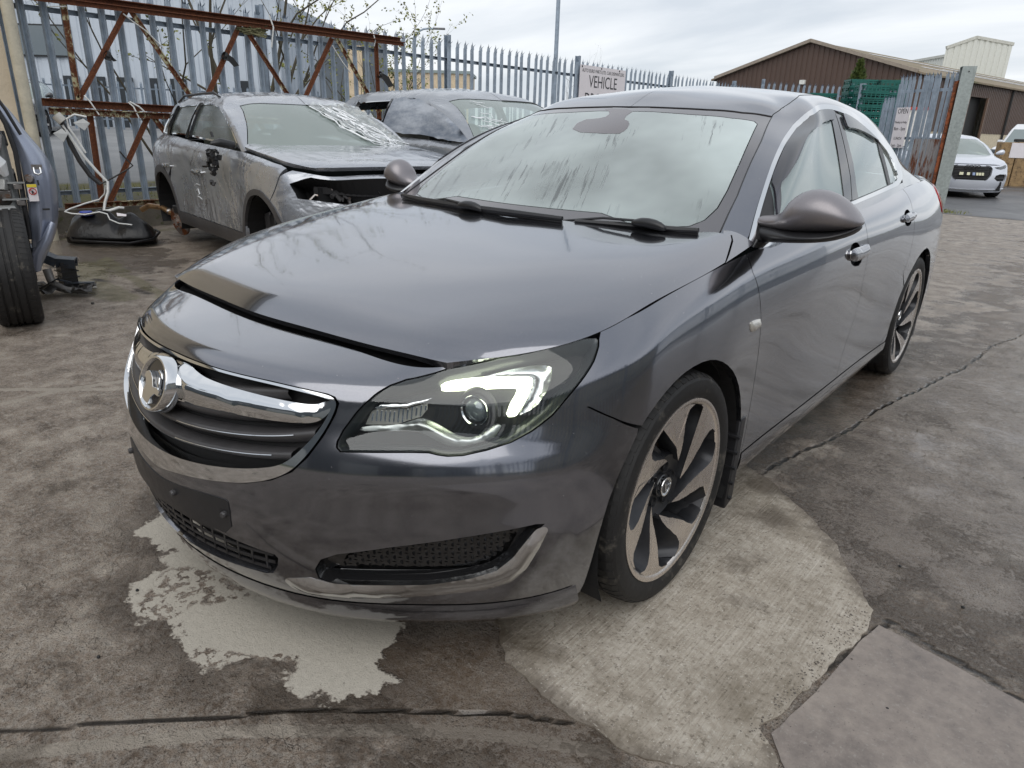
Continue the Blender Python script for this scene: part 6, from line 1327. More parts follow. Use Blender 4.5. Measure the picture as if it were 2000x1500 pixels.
def interior(car):
    it=car
    mb=MB(); mb.prism([(.50,.90),(.62,1.0),(.95,.97),(1.02,.86),(1.0,.7),(.5,.7)],-.68,.68,'x'); bevel(mb.build('dashboard',DASH,it),.03,3)
    for x in(-.36,.36):
        seat=MB(); seat.prism([(1.45,.45),(1.95,.42),(2.0,.55),(1.45,.60)],x-.25,x+.25,'x'); so=seat.build('seat',SEAT,it); bevel(so,.04,3)
        b=MB(); b.prism([(1.93,.5),(2.08,.5),(2.32,1.08),(2.22,1.12),(2.12,1.10)],x-.24,x+.24,'x'); bevel(b.build('backrest',SEAT,so),.04,3)
        h=MB(); h.prism([(2.22,1.15),(2.32,1.14),(2.35,1.30),(2.27,1.32)],x-.13,x+.13,'x'); bevel(h.build('headrest',SEAT,so),.03,3)
    b=MB(); b.prism([(2.75,.5),(2.95,.5),(3.15,1.05),(3.05,1.08)],-.62,.62,'x'); bevel(b.build('rear_seat',SEAT,it),.04,3)
    # steering wheel on the far (right hand) side
    c=Vector((-.36,1.12,.98)); ax=Vector((0,.85,.45)).normalized(); a=Vector((1,0,0)); bb=ax.cross(a)
    mb=MB(); pts=[c+(a*math.cos(t)+bb*math.sin(t))*.185 for t in [2*math.pi*k/28 for k in range(29)]]; mb.tube(pts,.015,8,cap=False)
    for t in (R_(90),R_(200),R_(340)): mb.bar(c,c+(a*math.cos(t)+bb*math.sin(t))*.18,.03,.02)
    mb.build('steering_wheel',BLK,it,auto=40)
    mb=MB(); mb.box((0,1.9,.40),(1.5,2.6,.06)); mb.build('cabin_floor',SEAT,it)
    # rear view mirror
    mb=MB(); mb.box((0,.98,1.275),(.24,.03,.065)); bevel(mb.build('rear_view_mirror',BLK,it),.012,3)
    # roof lining and parcel shelf
    G=Surf(GREEN); 
    both('roof_lining',G,[(.02,.69),(.50,.69),(.75,.80),(2.0,.80),(2.4,.76),(2.4,1.29),(.02,1.29)],LINER,it,off=-.03,depth=0,gap=0,grid=.08)
    mb=MB(); mb.box((0,3.15,1.0),(1.3,.5,.03)); mb.build('parcel_shelf',SEAT,it)
HOUS=pbsdf('lamp housing',(.040,.045,.048),.3,.2,.2)[0]
REFL=pbsdf('lamp reflector',(.80,.82,.80),.22,1)[0]
REFL2=pbsdf('lamp trim silver',(.66,.68,.66),.28,.9)[0]
DRLM=pbsdf('lit daytime light',(.9,.95,.85),.3,emis=(.93,1,.70),es=2.3)[0]
TSM=pbsdf('clear indicator',(.62,.60,.55),.15,.5,.5)[0]
PLENS=pbsdf('projector glass',(.22,.25,.27),.04,.3,1,.8)[0]
FRIT=pbsdf('printed glass border',(.055,.048,.052),.06,0,1,ior=2.0)[0]
SHR=pbsdf('sensor shroud',(.10,.085,.09),.12,0,.6)[0]
RED=pbsdf('red lamp',(.45,.02,.02),.1,0,.8)[0]
DASH=vary('dashboard',(.07,.075,.08),.6)
CAR=main_car()

SBELT=[[(0,-0.8145,0.22),(0,-0.8505,0.2776),(0,-0.8865,0.3927),(0,-0.9,0.5079),(0,-0.9,0.6),(0,-0.8865,0.6956),(0,-0.8595,0.7966),(0,-0.8235,0.8816),(0,-0.756,0.9081),(0,-0.6408,0.9241)],[(0.2156,-0.792,0.22),(0.2156,-0.828,0.2776),(0.2205,-0.8622,0.3927),(0.2254,-0.873,0.5079),(0.2254,-0.8712,0.6),(0.2254,-0.8568,0.6956),(0.2156,-0.8352,0.7966),(0.2107,-0.8028,0.8805),(0.2058,-0.738,0.9081),(0.196,-0.6291,0.9241)],[(0.4214,-0.72,0.22),(0.4263,-0.7542,0.2776),(0.4312,-0.7875,0.3927),(0.4361,-0.7983,0.5079),(0.4361,-0.7965,0.6),(0.4312,-0.7848,0.6956),(0.4263,-0.7632,0.7966),(0.4165,-0.7335,0.8709),(0.4067,-0.684,0.9018),(0.392,-0.6102,0.9209)],[(0.588,-0.6075,0.22),(0.5978,-0.6345,0.2776),(0.6076,-0.6705,0.3927),(0.6125,-0.6813,0.5079),(0.6125,-0.6795,0.6),(0.6076,-0.6705,0.6956),(0.5978,-0.6498,0.7966),(0.588,-0.63,0.8529),(0.5831,-0.6048,0.889),(0.5733,-0.5733,0.9166)],[(0.7203,-0.486,0.22),(0.7301,-0.513,0.2776),(0.7468,-0.5445,0.3927),(0.7546,-0.5535,0.5079),(0.7546,-0.5517,0.6),(0.7497,-0.5427,0.6956),(0.7399,-0.5265,0.7859),(0.7301,-0.5067,0.8497),(0.7154,-0.477,0.9028),(0.6909,-0.4455,0.9452)],[(0.8183,-0.369,0.2373),(0.8281,-0.387,0.2948),(0.8448,-0.414,0.3927),(0.8546,-0.423,0.5079),(0.8565,-0.4212,0.6),(0.8526,-0.4122,0.6956),(0.8448,-0.396,0.7806),(0.835,-0.378,0.855),(0.8183,-0.351,0.9241),(0.7791,-0.315,0.966)],[(0.8673,-0.27,0.2661),(0.8751,-0.279,0.3179),(0.8849,-0.2925,0.4042),(0.8918,-0.297,0.5079),(0.8938,-0.2925,0.6106),(0.8928,-0.2835,0.7062),(0.8879,-0.27,0.7912),(0.8791,-0.2565,0.8709),(0.8604,-0.234,0.94),(0.8114,-0.2025,0.979)],[(0.882,-0.09,0.2661),(0.8898,-0.09,0.3179),(0.8977,-0.09,0.4042),(0.9026,-0.09,0.5079),(0.9045,-0.09,0.6212),(0.9036,-0.09,0.7275),(0.8987,-0.09,0.8231),(0.8889,-0.09,0.9028),(0.8673,-0.081,0.9627),(0.8212,-0.0675,0.9952)],[(0.884,0.1425,0.2661),(0.8918,0.1425,0.3179),(0.8987,0.1425,0.4042),(0.9026,0.1425,0.5079),(0.9036,0.1425,0.6212),(0.9036,0.1425,0.7275),(0.9006,0.1425,0.8337),(0.8898,0.1425,0.9241),(0.8673,0.1425,0.9822),(0.8252,0.1425,1.0148)],[(0.8722,0.399,0.2661),(0.884,0.399,0.3179),(0.8869,0.399,0.4042),(0.8849,0.399,0.5079),(0.884,0.399,0.6212),(0.8859,0.399,0.7381),(0.8898,0.399,0.855),(0.884,0.399,0.94),(0.8624,0.399,0.9952),(0.8232,0.399,1.031)],[(0.8673,0.855,0.2661),(0.882,0.855,0.3179),(0.883,0.855,0.4042),(0.8781,0.855,0.5079),(0.8761,0.855,0.6212),(0.88,0.855,0.7488),(0.8898,0.855,0.8762),(0.8879,0.855,0.9562),(0.8673,0.855,1.0115),(0.831,0.855,1.0479)],[(0.8673,1.425,0.2661),(0.882,1.425,0.3179),(0.883,1.425,0.4042),(0.8781,1.425,0.5079),(0.8761,1.425,0.6212),(0.881,1.425,0.7594),(0.8938,1.425,0.9081),(0.8918,1.425,0.9757),(0.8683,1.425,1.031),(0.831,1.425,1.0668)],[(0.8673,1.9475,0.2661),(0.884,1.9475,0.3179),(0.8859,1.9475,0.4042),(0.884,1.9475,0.5079),(0.8849,1.9475,0.6212),(0.8918,1.9475,0.77),(0.9016,1.9475,0.9294),(0.8957,1.9475,0.992),(0.8644,1.9475,1.0472),(0.8183,1.9475,1.086)],[(0.8722,2.299,0.2661),(0.8898,2.299,0.3179),(0.8977,2.299,0.4042),(0.9026,2.299,0.5079),(0.9055,2.299,0.6319),(0.9085,2.299,0.7806),(0.9065,2.299,0.94),(0.8918,2.299,1.0018),(0.8526,2.299,1.0603),(0.7987,2.299,1.102)],[(0.8722,2.6081,0.2661),(0.8898,2.6081,0.3179),(0.8996,2.6081,0.4042),(0.9055,2.6081,0.5079),(0.9094,2.6081,0.6425),(0.9104,2.6081,0.7912),(0.9045,2.6081,0.9432),(0.8869,2.6081,1.005),(0.8379,2.6081,1.0668),(0.7791,2.6081,1.1084)],[(0.8673,2.8127,0.2776),(0.882,2.8127,0.3294),(0.8918,2.8127,0.41),(0.8967,2.8127,0.5079),(0.8996,2.8127,0.6425),(0.8987,2.8127,0.8019),(0.8898,2.8127,0.9465),(0.8702,2.8127,1.0082),(0.8212,2.8127,1.07),(0.7595,2.8127,1.1124)],[(0.833,3.0111,0.3006),(0.8477,3.0111,0.3467),(0.8575,3.0235,0.4273),(0.8624,3.0235,0.5194),(0.8644,3.0235,0.6531),(0.8624,3.0235,0.8019),(0.8526,3.0111,0.9465),(0.833,3.0049,1.0082),(0.784,2.9925,1.07),(0.7203,2.9801,1.1124)],[(0.7252,3.1475,0.3236),(0.735,3.1661,0.3697),(0.7546,3.1847,0.4503),(0.7595,3.1909,0.5424),(0.7595,3.1909,0.6638),(0.7546,3.1847,0.8019),(0.7448,3.1723,0.9465),(0.7301,3.1537,1.0082),(0.686,3.1351,1.07),(0.6272,3.1165,1.118)],[(0.4116,3.2219,0.3236),(0.4214,3.2405,0.3697),(0.4312,3.2715,0.4503),(0.4312,3.2777,0.5424),(0.4312,3.2777,0.6638),(0.4312,3.2591,0.8019),(0.4214,3.2405,0.9465),(0.4116,3.2219,1.0082),(0.392,3.2157,1.078),(0.3724,3.2095,1.1244)],[(0,3.2343,0.3236),(0,3.2529,0.3697),(0,3.2901,0.4503),(0,3.2963,0.5424),(0,3.2963,0.6638),(0,3.2715,0.8019),(0,3.2529,0.9465),(0,3.2405,1.0082),(0,3.2343,1.078),(0,3.2281,1.13)]]
SBON=[[(0,-0.6282,0.9488),(0,-0.576,0.9702),(0,-0.468,0.9923),(0,-0.27,1.0203),(0,-0.018,1.0469),(0,0.304,1.0755)],[(0.2156,-0.6156,0.9488),(0.2205,-0.567,0.9689),(0.2303,-0.459,0.9916),(0.2548,-0.252,1.0209),(0.2646,0,1.0482),(0.2744,0.3182,1.0748)],[(0.4116,-0.5958,0.9467),(0.4214,-0.5508,0.9676),(0.4508,-0.432,0.991),(0.49,-0.216,1.0222),(0.4998,0.0285,1.0495),(0.5096,0.3657,1.0716)],[(0.5292,-0.576,0.9446),(0.5586,-0.5265,0.9637),(0.6125,-0.396,0.9871),(0.6664,-0.18,1.017),(0.6762,0.076,1.0482),(0.6664,0.4275,1.0742)],[(0.588,-0.5634,0.9414),(0.6468,-0.495,0.954),(0.7301,-0.369,0.9728),(0.7791,-0.153,1.0066),(0.784,0.114,1.0365),(0.7693,0.4655,1.0742)],[(0.6096,-0.558,0.9403),(0.6762,-0.4725,0.9499),(0.7791,-0.333,0.9689),(0.8173,-0.126,0.9994),(0.8242,0.133,1.0228),(0.8183,0.475,1.0573)]]
SGREEN=[[(0,0.2418,1.05),(0,0.4836,1.1802),(0,0.7905,1.3383),(0,1.0509,1.4434),(0,1.1346,1.4769),(0,1.2555,1.501),(0,1.395,1.5178)],[(0.3724,0.2883,1.0528),(0.3479,0.5208,1.1756),(0.3185,0.8138,1.329),(0.294,1.0648,1.4406),(0.2891,1.1486,1.4657),(0.196,1.2834,1.4964),(0,1.4415,1.5224)],[(0.686,0.3906,1.0528),(0.6419,0.5952,1.1756),(0.588,0.8463,1.3197),(0.5341,1.0834,1.4099),(0.5194,1.1625,1.4397),(0.3724,1.3299,1.488),(0,1.488,1.5271)],[(0.7791,0.4232,1.0454),(0.7105,0.6417,1.1849),(0.6517,0.8835,1.3104),(0.5929,1.1021,1.3913),(0.5635,1.1997,1.4285),(0.4018,1.3671,1.488),(0,1.5438,1.5317)],[(0.8212,0.465,1.0268),(0.7595,0.6929,1.1988),(0.7007,0.9486,1.3197),(0.6448,1.1579,1.3867),(0.5958,1.2555,1.436),(0.4214,1.4322,1.4927),(0,1.6182,1.5364)],[(0.831,0.837,1.0454),(0.7693,1.023,1.2174),(0.7007,1.209,1.3476),(0.6419,1.3485,1.4192),(0.5929,1.4136,1.4583),(0.4214,1.5438,1.5038),(0,1.6926,1.5392)],[(0.833,1.395,1.0732),(0.7693,1.4601,1.236),(0.6978,1.5438,1.3662),(0.635,1.6275,1.4397),(0.586,1.674,1.4732),(0.4116,1.7391,1.5122),(0,1.8135,1.5392)],[(0.8212,1.9065,1.0965),(0.7644,1.9065,1.236),(0.6978,1.9065,1.3569),(0.6321,1.9065,1.4304),(0.5802,1.9065,1.4657),(0.4018,1.9251,1.5066),(0,1.953,1.5327)],[(0.8,2.4,1.1),(0.77,2.4,1.22),(0.715,2.4,1.335),(0.655,2.38,1.425),(0.6,2.36,1.465),(0.41,2.35,1.5),(0,2.35,1.515)],[(0.77,2.8,1.1),(0.74,2.78,1.2),(0.69,2.75,1.295),(0.635,2.72,1.395),(0.58,2.7,1.445),(0.38,2.68,1.48),(0,2.68,1.5)],[(0.69,3.1,1.1),(0.66,3.04,1.2),(0.625,2.97,1.285),(0.58,2.9,1.385),(0.53,2.87,1.43),(0.35,2.86,1.465),(0,2.86,1.485)],[(0.42,3.22,1.1),(0.4,3.14,1.2),(0.37,3.05,1.285),(0.34,2.96,1.385),(0.31,2.93,1.43),(0.2,2.91,1.455),(0,2.9,1.475)],[(0,3.25,1.1),(0,3.16,1.2),(0,3.07,1.285),(0,2.97,1.385),(0,2.94,1.43),(0,2.92,1.455),(0,2.905,1.475)]]

# ---------------- the other vehicles ----------------
def dented(name,col):
    m=carpaint(name,col,dirt=.22,dcol=(.28,.285,.30),rough=.27,metal=.7); t=NT(m); b=m.node_tree.nodes['Principled BSDF']; c=t.coord('Object')
    n=t.m('ADD',t.m('MULTIPLY',t.noise(2.3,4,.55,c,.6),1.0),t.m('MULTIPLY',t.noise(9,3,.5,c),.12)); bp=t.bump(n,.40,.07); t.L.new(bp,b.inputs['Normal']); t.L.new(bp,b.inputs['Coat Normal']); return m
GREYD=dented('dented grey paint',(.36,.375,.405))
SUVG=glassmat('hazy screen',(.62,.74,.70),fog=.42,fogc=(.50,.58,.54),streak=False)
FILM=pbsdf('torn plastic film',(.80,.82,.84),.18,0,.5,.6)[0]
def uq(n): return [tuple(a) for a in UVS[n]]
def circ_uv(name): return [p for p in uq(name) if p[1]>.001]
def full_wheel(parent,x,y,z,s,sc=1.0,rot=0,src=None):
    w=copy_tree(src or WHEEL,parent); w.location=(x,y,z); w.rotation_euler=(rot,0,0 if s>0 else math.pi); w.scale=(sc,)*3; return w
def suv(loc,rz,sc,paint,label,stripped=True,detail=True):
    B=Surf(SBELT);BO=Surf(SBON);G=Surf(SGREEN)
    car=empty('damaged_car',loc,rz,label,'car'); car.scale=(sc,)*3
    Vt=B.V[-1];Vg=G.V[-1]-.001
    pos=lambda L:[(abs(a),b) for a,b in L]
    SF,SB_,SC_=pos(uq('SF')),pos(uq('SB')),pos(uq('SC')); CL=.135
    arf=circ_uv('ARF'); arr=circ_uv('ARR')
    af=arf if arf[0][0]<arf[-1][0] else arf[::-1]; ar=arr if arr[0][0]<arr[-1][0] else arr[::-1]
    hole=uq('HOLE'); 
    # front opening: traced on the near side, mirrored to make the full width
    top=[(0,.715),(.43,.727),(.783,.752),(.885,.704),(.945,.682)]; bot=[(.905,.62),(.89,.572),(.67,.537),(.51,.515),(.34,.50),(0,.49)]
    opening=sym(top+bot); fog=[(.62,.36),(.70,.385),(.86,.40),(.84,.33),(.68,.30)]
    i=min(range(len(af)),key=lambda k:abs(af[k][1]-.43) if af[k][0]<1.3 else 9)
    bmp=[(0,Vt-.02),(.50,Vt-.02),(.93,.79),(1.03,.72),(1.10,.60)]+[p for p in af[:i+1][::-1] if p[0]<1.2 and p[1]>.02]+[(1.0,0),(0,0)]
    KW=dict(grid=.045,bstep=.03,gap=.003)
    panel('front_bumper',B,sym(bmp),paint,car,holes=[opening,fog,flip(fog)],depth=.03,**KW)
    panel('front_cavity',B,inset(opening,-.02).tolist(),BLKM,car,off=-.22,depth=0,gap=0,grid=.1)
    o=resample(opening,.05); V=list(on(B,o,-.002))+list(on(B,inset(o,-.02),-.22)); n=len(o); mesh_obj('cavity_wall',V,[(k,(k+1)%n,n+(k+1)%n,n+k) for k in range(n)],BLKM,car)
    r=random.Random(4); 
    for k in range(34):
        u=r.uniform(-.88,.88); v=r.uniform(.5,.7); a=on(B,[(u,v)],-.10)[0]; b_=on(B,[(u+r.uniform(-.12,.12),v+r.uniform(-.12,.10))],-.14)[0]; mb=MB(); mb.tube([a,(a+b_)/2+np.array([0,.02,.03]),b_],r.uniform(.006,.02),6); mb.build('engine_bay_part',r.choice([BLK,GREYP,STEEL]),car,auto=40)
    for v_,m_ in ((.50,GREYP),(.70,BLK)):
        X=on(B,[(u,v_) for u in np.linspace(-.8,.8,20)],-.13); mb=MB()
        for a_,b_ in zip(X[:-1],X[1:]): mb.bar(a_,b_,.05,.05)
        mb.build('crossmember',m_,car)
    mb=MB(); mb.box((0,-.48,.70),(1.0,.04,.38)); rd=mb.build('radiator',BLK,car)
    for s_ in (1,-1):
        M_=Matrix.Translation((s_*.24,-.52,.70))@Matrix.Rotation(R_(-90),4,'Z'); mb=MB(); mb.lathe([(.15,.0),(.165,.012),(.18,.0)],n=28,M=M_); mb.lathe([(0,.01),(.05,.01),(.055,-.01)],n=16,M=M_); mb.build('fan_ring',GREYP,rd,auto=40)
    panel('fog_hole',B,fog,BLKM,car,off=-.04,depth=0,gap=0); panel('fog_hole',B,flip(fog),BLKM,car,off=-.04,depth=0,gap=0)
    wing=[(1.03,.725),(.98,.80),(1.05,Vt),(SF[0][0],Vt)]+SF[1:]+[(SF[-1][0]+.02,0.0)]+[p for p in af[::-1] if p[0]>1.70]+[p for p in af[::-1] if p[0]<=1.70 and (p[0]>1.2 or p[1]>.43)]+[(1.105,.60)]
    both('front_wing',B,wing,paint,car,depth=.025,**KW)
    d1=[(SF[0][0]+.004,Vt)]+SF[1:]+[(SF[-1][0],CL),(SB_[-1][0],CL)]+SB_[::-1][:-1]+[(SB_[0][0]-.03,Vt)]
    both('door',B,d1,paint,car,depth=.025,**KW)
    arfr=[p for p in ar if p[0]<3.80]
    d2=[(SB_[0][0]-.03,Vt)]+SB_[1:]+[(SB_[-1][0],CL)]+[(3.597,CL)]+[p for p in ar if p[0]<3.75 and p[1]>CL]+[(SC_[1][0]+.15,.52),(SC_[0][0]+.03,Vt)]
    both('door',B,d2,paint,car,depth=.025,**KW)
    qt=[(SC_[0][0]+.03,Vt),(SC_[1][0]+.15,.52)]+[p for p in ar if p[0]>=3.75]+[(4.36,0),(B.U[-1],0),(B.U[-1],Vt)]
    both('rear_quarter',B,qt,paint,car,depth=.025,**KW)
    sl=[(1.78,0),(3.61,0),(3.597,CL),(1.78,CL)]
    both('sill_cladding',B,sl,GREYP,car,depth=.03,off=.006,**KW)
    for arc in (af,ar):
        a=[p for p in arc if p[1]>.02]; outr=[(p[0]+(-1 if p[0]<np.mean([q_[0] for q_ in a]) else 1)*0,p[1]) for p in a]
        cx=np.mean([p[0] for p in a]); ring=[(cx+(p[0]-cx)*1.13,p[1]*1.10+.01) for p in a]
        both('arch_cladding',B,a+ring[::-1],GREYP,car,depth=.03,off=.008,gap=0,grid=.05,bstep=.03)
    inner=[(0,Vt-.01),(1.1,Vt-.01),(B.U[-1]-.01,Vt-.01),(B.U[-1]-.01,.01),(4.38,.01)]+[p for p in ar[::-1]]+[(3.6,.01),(1.79,.01)]+[p for p in af[::-1]]+[(1.0,.01),(0,.01)]
    panel('inner_shell',B,sym([(1.05,Vt-.01),(B.U[-1]-.01,Vt-.01),(B.U[-1]-.01,.01),(4.38,.01)]+ar[::-1]+[(3.6,.01),(1.79,.01)]+af[::-1][:8]+[(1.4,.6)]) if False else [(1.3,.60),(1.3,Vt-.02),(B.U[-1]-.01,Vt-.02),(B.U[-1]-.01,.01),(4.38,.01)]+ar[::-1]+[(3.6,.01),(1.79,.01)]+af[::-1][:7],BLKM,car,off=-.04,depth=0,gap=0,grid=.1,bstep=.05)
    panel('inner_shell',B,flip([(1.3,.60),(1.3,Vt-.02),(B.U[-1]-.01,Vt-.02),(B.U[-1]-.01,.01),(4.38,.01)]+ar[::-1]+[(3.6,.01),(1.79,.01)]+af[::-1][:7]),BLKM,car,off=-.04,depth=0,gap=0,grid=.1,bstep=.05)
    Ue=BO.U[-1]
    hb=[(0,0.02),(Ue*.8,.02),(Ue*.97,.05),(Ue-.02,.3),(Ue-.01,.98),(Ue-.04,BO.V[-1]),(0,BO.V[-1])]
    panel('bonnet',BO,sym(hb),paint,car,off=.018,depth=.03,**KW)
    for h,cu in (('H1',1),('H2',1)):
        both('door_handle',B,pos(uq(h)),CHROME if detail else paint,car,off=.02,depth=.02,gap=0,pillow=(.015,.02),grid=.01,bstep=.01,roundk=1)
    # cabin
    TR=pos(uq('TRIM')); ws=uq('WS')
    WSr=[(.545,.555),(.535,.45),(.540,.30),(.560,.15),(.575,.02)]
    hz=.50
    fg=pos(uq('FG')); rg=pos(uq('RG'))
    up=[(.655,.03),(.70,.17),(.79,.36),(.93,.445),(1.10,.475),(1.5,.487),(1.95,.475),(2.3,.43),(2.45,.35),(2.38,.02)]
    body=[(0,hz+.02),(.30,.525),(.545,.555)]+WSr[1:]+[(.575,0),(.645,0)]+up+[(2.40,0),(2.52,0),(2.55,.45),(3.01,.52),(3.01,Vg),(0,Vg)]
    both('roof_shell',G,body,paint,car,depth=.03,**KW)
    wsh=[(0,hz+.02),(.30,.525),(.545,.555)]+WSr[1:]+[(0,.02)]
    W_=panel('windscreen',G,sym(wsh),SUVG,car,off=-.004,depth=0,gap=.003,grid=.08)
    strip(G,[(-.575,.02),(0,.018),(.575,.02)],.012,-.002,mat=BLK,name='screen_seal',parent=W_)
    strip(G,[(a,b) for a,b in [(0,hz+.02),(.30,.525),(.545,.555)]+WSr[1:]],.007,-.001,mat=BLK,name='screen_seal',parent=W_)
    for f in (lambda p:p,flip):
        tr=panel('window_trim',G,f(up+[(2.35,.03),(.66,.03)]),CHROME,car,off=.001,depth=.015,gap=.0,holes=[f(inset(up+[(2.35,.03),(.66,.03)],.016).tolist())],grid=.03,bstep=.03)
        DL=inset(up+[(2.35,.03),(.66,.03)],.014).tolist()
        if detail: panel('side_glass',G,f(DL),GS2,tr,off=-.006,depth=0,gap=0,grid=.08)
        for a,b in (((1.46,.0),(1.43,.50)),((1.40,.0),(1.375,.50)),((2.10,.0),(2.0,.49))):
            P=on(G,resample_open([f([a])[0],f([b])[0]],.08),.001); mb=MB(); 
            for p0,p1 in zip(P[:-1],P[1:]): mb.bar(p0,p1,.035,.03)
            mb.build('door_pillar',BLKG,tr)
    # roof rails
    for s in ((1,-1) if detail else ()):
        pts=[on(G,[(s*u,v)],o_)[0] for u,v,o_ in ((1.0,.64,.0),(1.15,.66,.028),(1.6,.66,.034),(2.1,.65,.028),(2.35,.62,.0))]; mb=MB(); mb.tube(pts,.011,8); mb.build('roof_rail',BLK,car,auto=50)
    # cabin inside: seats, wheel
    SE=vary('pale seat',(.30,.29,.26),.8)
    for x in (-.35,.35):
        mb=MB(); mb.prism([(1.85,.55),(2.05,.55),(2.2,1.18),(2.05,1.20)],x-.24,x+.24,'x'); so=mb.build('backrest',SE,car); bevel(so,.04,3); mb=MB(); mb.prism([(2.1,1.2),(2.2,1.2),(2.22,1.34),(2.12,1.35)],x-.12,x+.12,'x'); bevel(mb.build('headrest',SE,so),.03)
        mb=MB(); mb.box((x,1.6,.55),(.5,.6,.15)); bevel(mb.build('seat',SE,car),.04)
    mb=MB(); mb.prism([(.48,.95),(.6,1.06),(1.0,1.0),(1.0,.7),(.5,.7)],-.66,.66,'x'); bevel(mb.build('dashboard',DASH,car),.03)
    c=Vector((-.36,1.12,1.03)); ax=Vector((0,.85,.45)).normalized(); a=Vector((1,0,0)); bb=ax.cross(a); mb=MB(); mb.tube([c+(a*math.cos(t)+bb*math.sin(t))*.18 for t in [2*math.pi*k/24 for k in range(25)]],.016,6,cap=False); mb.build('steering_wheel',BLK,car)
    mb=MB(); mb.box((0,1.5,.30),(1.5,3.6,.12)); mb.box((0,3.0,.75),(1.3,.3,.6)); mb.build('underbody',BLKM,car)
    mb=MB(); mb.box((0,-.05,.62),(1.25,.9,.40)); mb.build('engine_bay',BLKM,car)
    for y in (0,2.6):
        for s in(1,-1):
            V=[];n=20
            for i_ in range(n+1):
                a=R_(-25+230*i_/n)
                for x in (.50,.875): V.append((s*x,y+.375*math.cos(a),.355+.375*math.sin(a)))
            mesh_obj('wheel_arch_liner',V,[(2*k,2*k+1,2*k+3,2*k+2) for k in range(n)]+[tuple(2*k for k in range(n+1))],BLKM,car)
    return car,B,G,BO
SUVPOS=(-3.277,2.2515); SUVRZ=1.39767
s1,SB1,SG1,SO1=suv((SUVPOS[0],SUVPOS[1],-.015),SUVRZ,1.0,GREYD,'dented silver grey family car without wheels or headlamps beside the rusty truss')
def suv_extras(car,B,G,BO):
    # broken mirror with hanging black bits on the near (right-hand) flank
    mb=MB(); mb.tube([(-.83,.62,1.08),(-.95,.60,1.10),(-1.02,.60,1.09)],[.03,.035,.012],8); mb.build('mirror_arm',BLK,car,auto=50)
    r=random.Random(2); mb=MB()
    for k in range(40):
        c=Vector((-.985+r.gauss(0,.02),.70+r.gauss(0,.035),.95+r.gauss(0,.075))); mb.box(c,(r.uniform(.008,.04),r.uniform(.008,.04),r.uniform(.01,.06)),r.uniform(0,3),tilt=Matrix.Rotation(r.uniform(-1,1),4,'X'))
    o=mb.build('broken_mirror',BLK,car); o['kind']='stuff'
    # scuff on the rear door, cream marks
    for pts in ([(-3.02,.42),(-2.95,.44),(-2.86,.435)],[(-2.99,.38),(-2.93,.40),(-2.90,.36),(-2.97,.335),(-2.90,.33),(-2.84,.315)]):
        P=on(B,resample_open(pts,.02),.002); mb=MB(); mb.tube([tuple(q_) for q_ in P],.0035,5); mb.build('scratch',FILM,car)
    # crumpled clear film over the far half of the screen
    r=random.Random(6); P,F,bd=tri2d([(-.02,.53),(.50,.55),(.53,.30),(.57,.03),(.30,.04),(.12,.30)],(),.022,.03)
    X=on(G,P,.012)+np.array([[r.gauss(0,.006),r.gauss(0,.006),r.gauss(0,.012)] for _ in P]); mm=glassmat('crumpled film',(.85,.88,.88),fog=.30,fogc=(.85,.87,.88),rough=.08)
    # lines of tape
    for k in range(13):
        u0=-.02+r.uniform(0,.28); v0=.50-r.uniform(0,.12); q0=[(u0+t_*(.18+.22*r.random())+r.gauss(0,.008),v0-t_*.42+r.gauss(0,.008)) for t_ in np.linspace(0,1,9)]
        PP=on(G,np.clip(q0,[-1,.03],[1,.55]),.018); mb=MB(); mb.tube([tuple(z) for z in PP],r.uniform(.003,.006),4); mb.build('tape_crease',FILM,car)
    mesh_obj('plastic_film',X,[tuple(f) for f in F],mm,car)
    panel('sensor_shroud',G,[(-.20,.50),(.10,.50),(.08,.42),(-.14,.42)],SHR,car,off=-.012,depth=.004,gap=0)
    # rear hub with rusty disc hanging in the arch, front liner exposed
    hub=empty('brake_assembly',(-.80,2.55,.24)); hub.parent=car; hub.rotation_euler=(0,R_(8),math.pi+R_(14))
    mb=MB(); mb.lathe([(0,.055),(.03,.055),(.034,.03),(.072,.03),(.075,-.01),(.0,-.01)],n=28); mb.build('hub_bell',vary('rust speckled hub',(.34,.29,.26),.5,.5,amt=.3,dirt=((.30,.10,.04),.5)),hub,auto=35)
    mb=MB(); mb.lathe([(.07,.012),(.150,.012),(.152,.0),(.152,-.012),(.07,-.012)],n=40); mb.build('brake_disc',vary('rusty disc',(.36,.34,.33),.32,.8,dirt=((.28,.09,.03),.42)),hub,auto=35)
    mb=MB(); mb.box((-.01,.05,.13),(.09,.15,.09)); bevel(mb.build('brake_caliper',BLK,hub),.015); mb=MB(); mb.tube([(-.02,0,.1),(-.05,.05,.35),(-.03,.06,.50)],.010,6); mb.tube([(-.03,.08,.12),(-.05,.15,.22),(-.03,.10,.4)],.008,6); mb.build('brake_line',BLK,hub,auto=40)
    for k in range(5):
        a=R_(72*k); mb=MB(); mb.lathe([(0,.062),(.008,.062),(.008,.05)],n=10,M=Matrix.Translation((0,.05*math.cos(a),.05*math.sin(a)))); mb.build('stud',RUST2,hub)
    # bent inner arch parts at the front
    for y0,col in ((-.06,GREYP),(.10,BLK),(.20,GREYP)):
        mb=MB(); mb.prism([(y0,.12),(y0+.11,.12),(y0+.13,.55),(y0+.02,.58)],-.74,-.70,'x'); bevel(mb.build('inner_wing_panel',col,car),.01)
suv_extras(s1,SB1,SG1,SO1)
GREYD2=dented('dusty grey paint',(.27,.285,.31))
s2,_b,_g,_o=suv((-2.57,4.36,-.06),1.4427,1.12,GREYD2,'second damaged grey car with cling film over its door window, behind the silver one',detail=False)
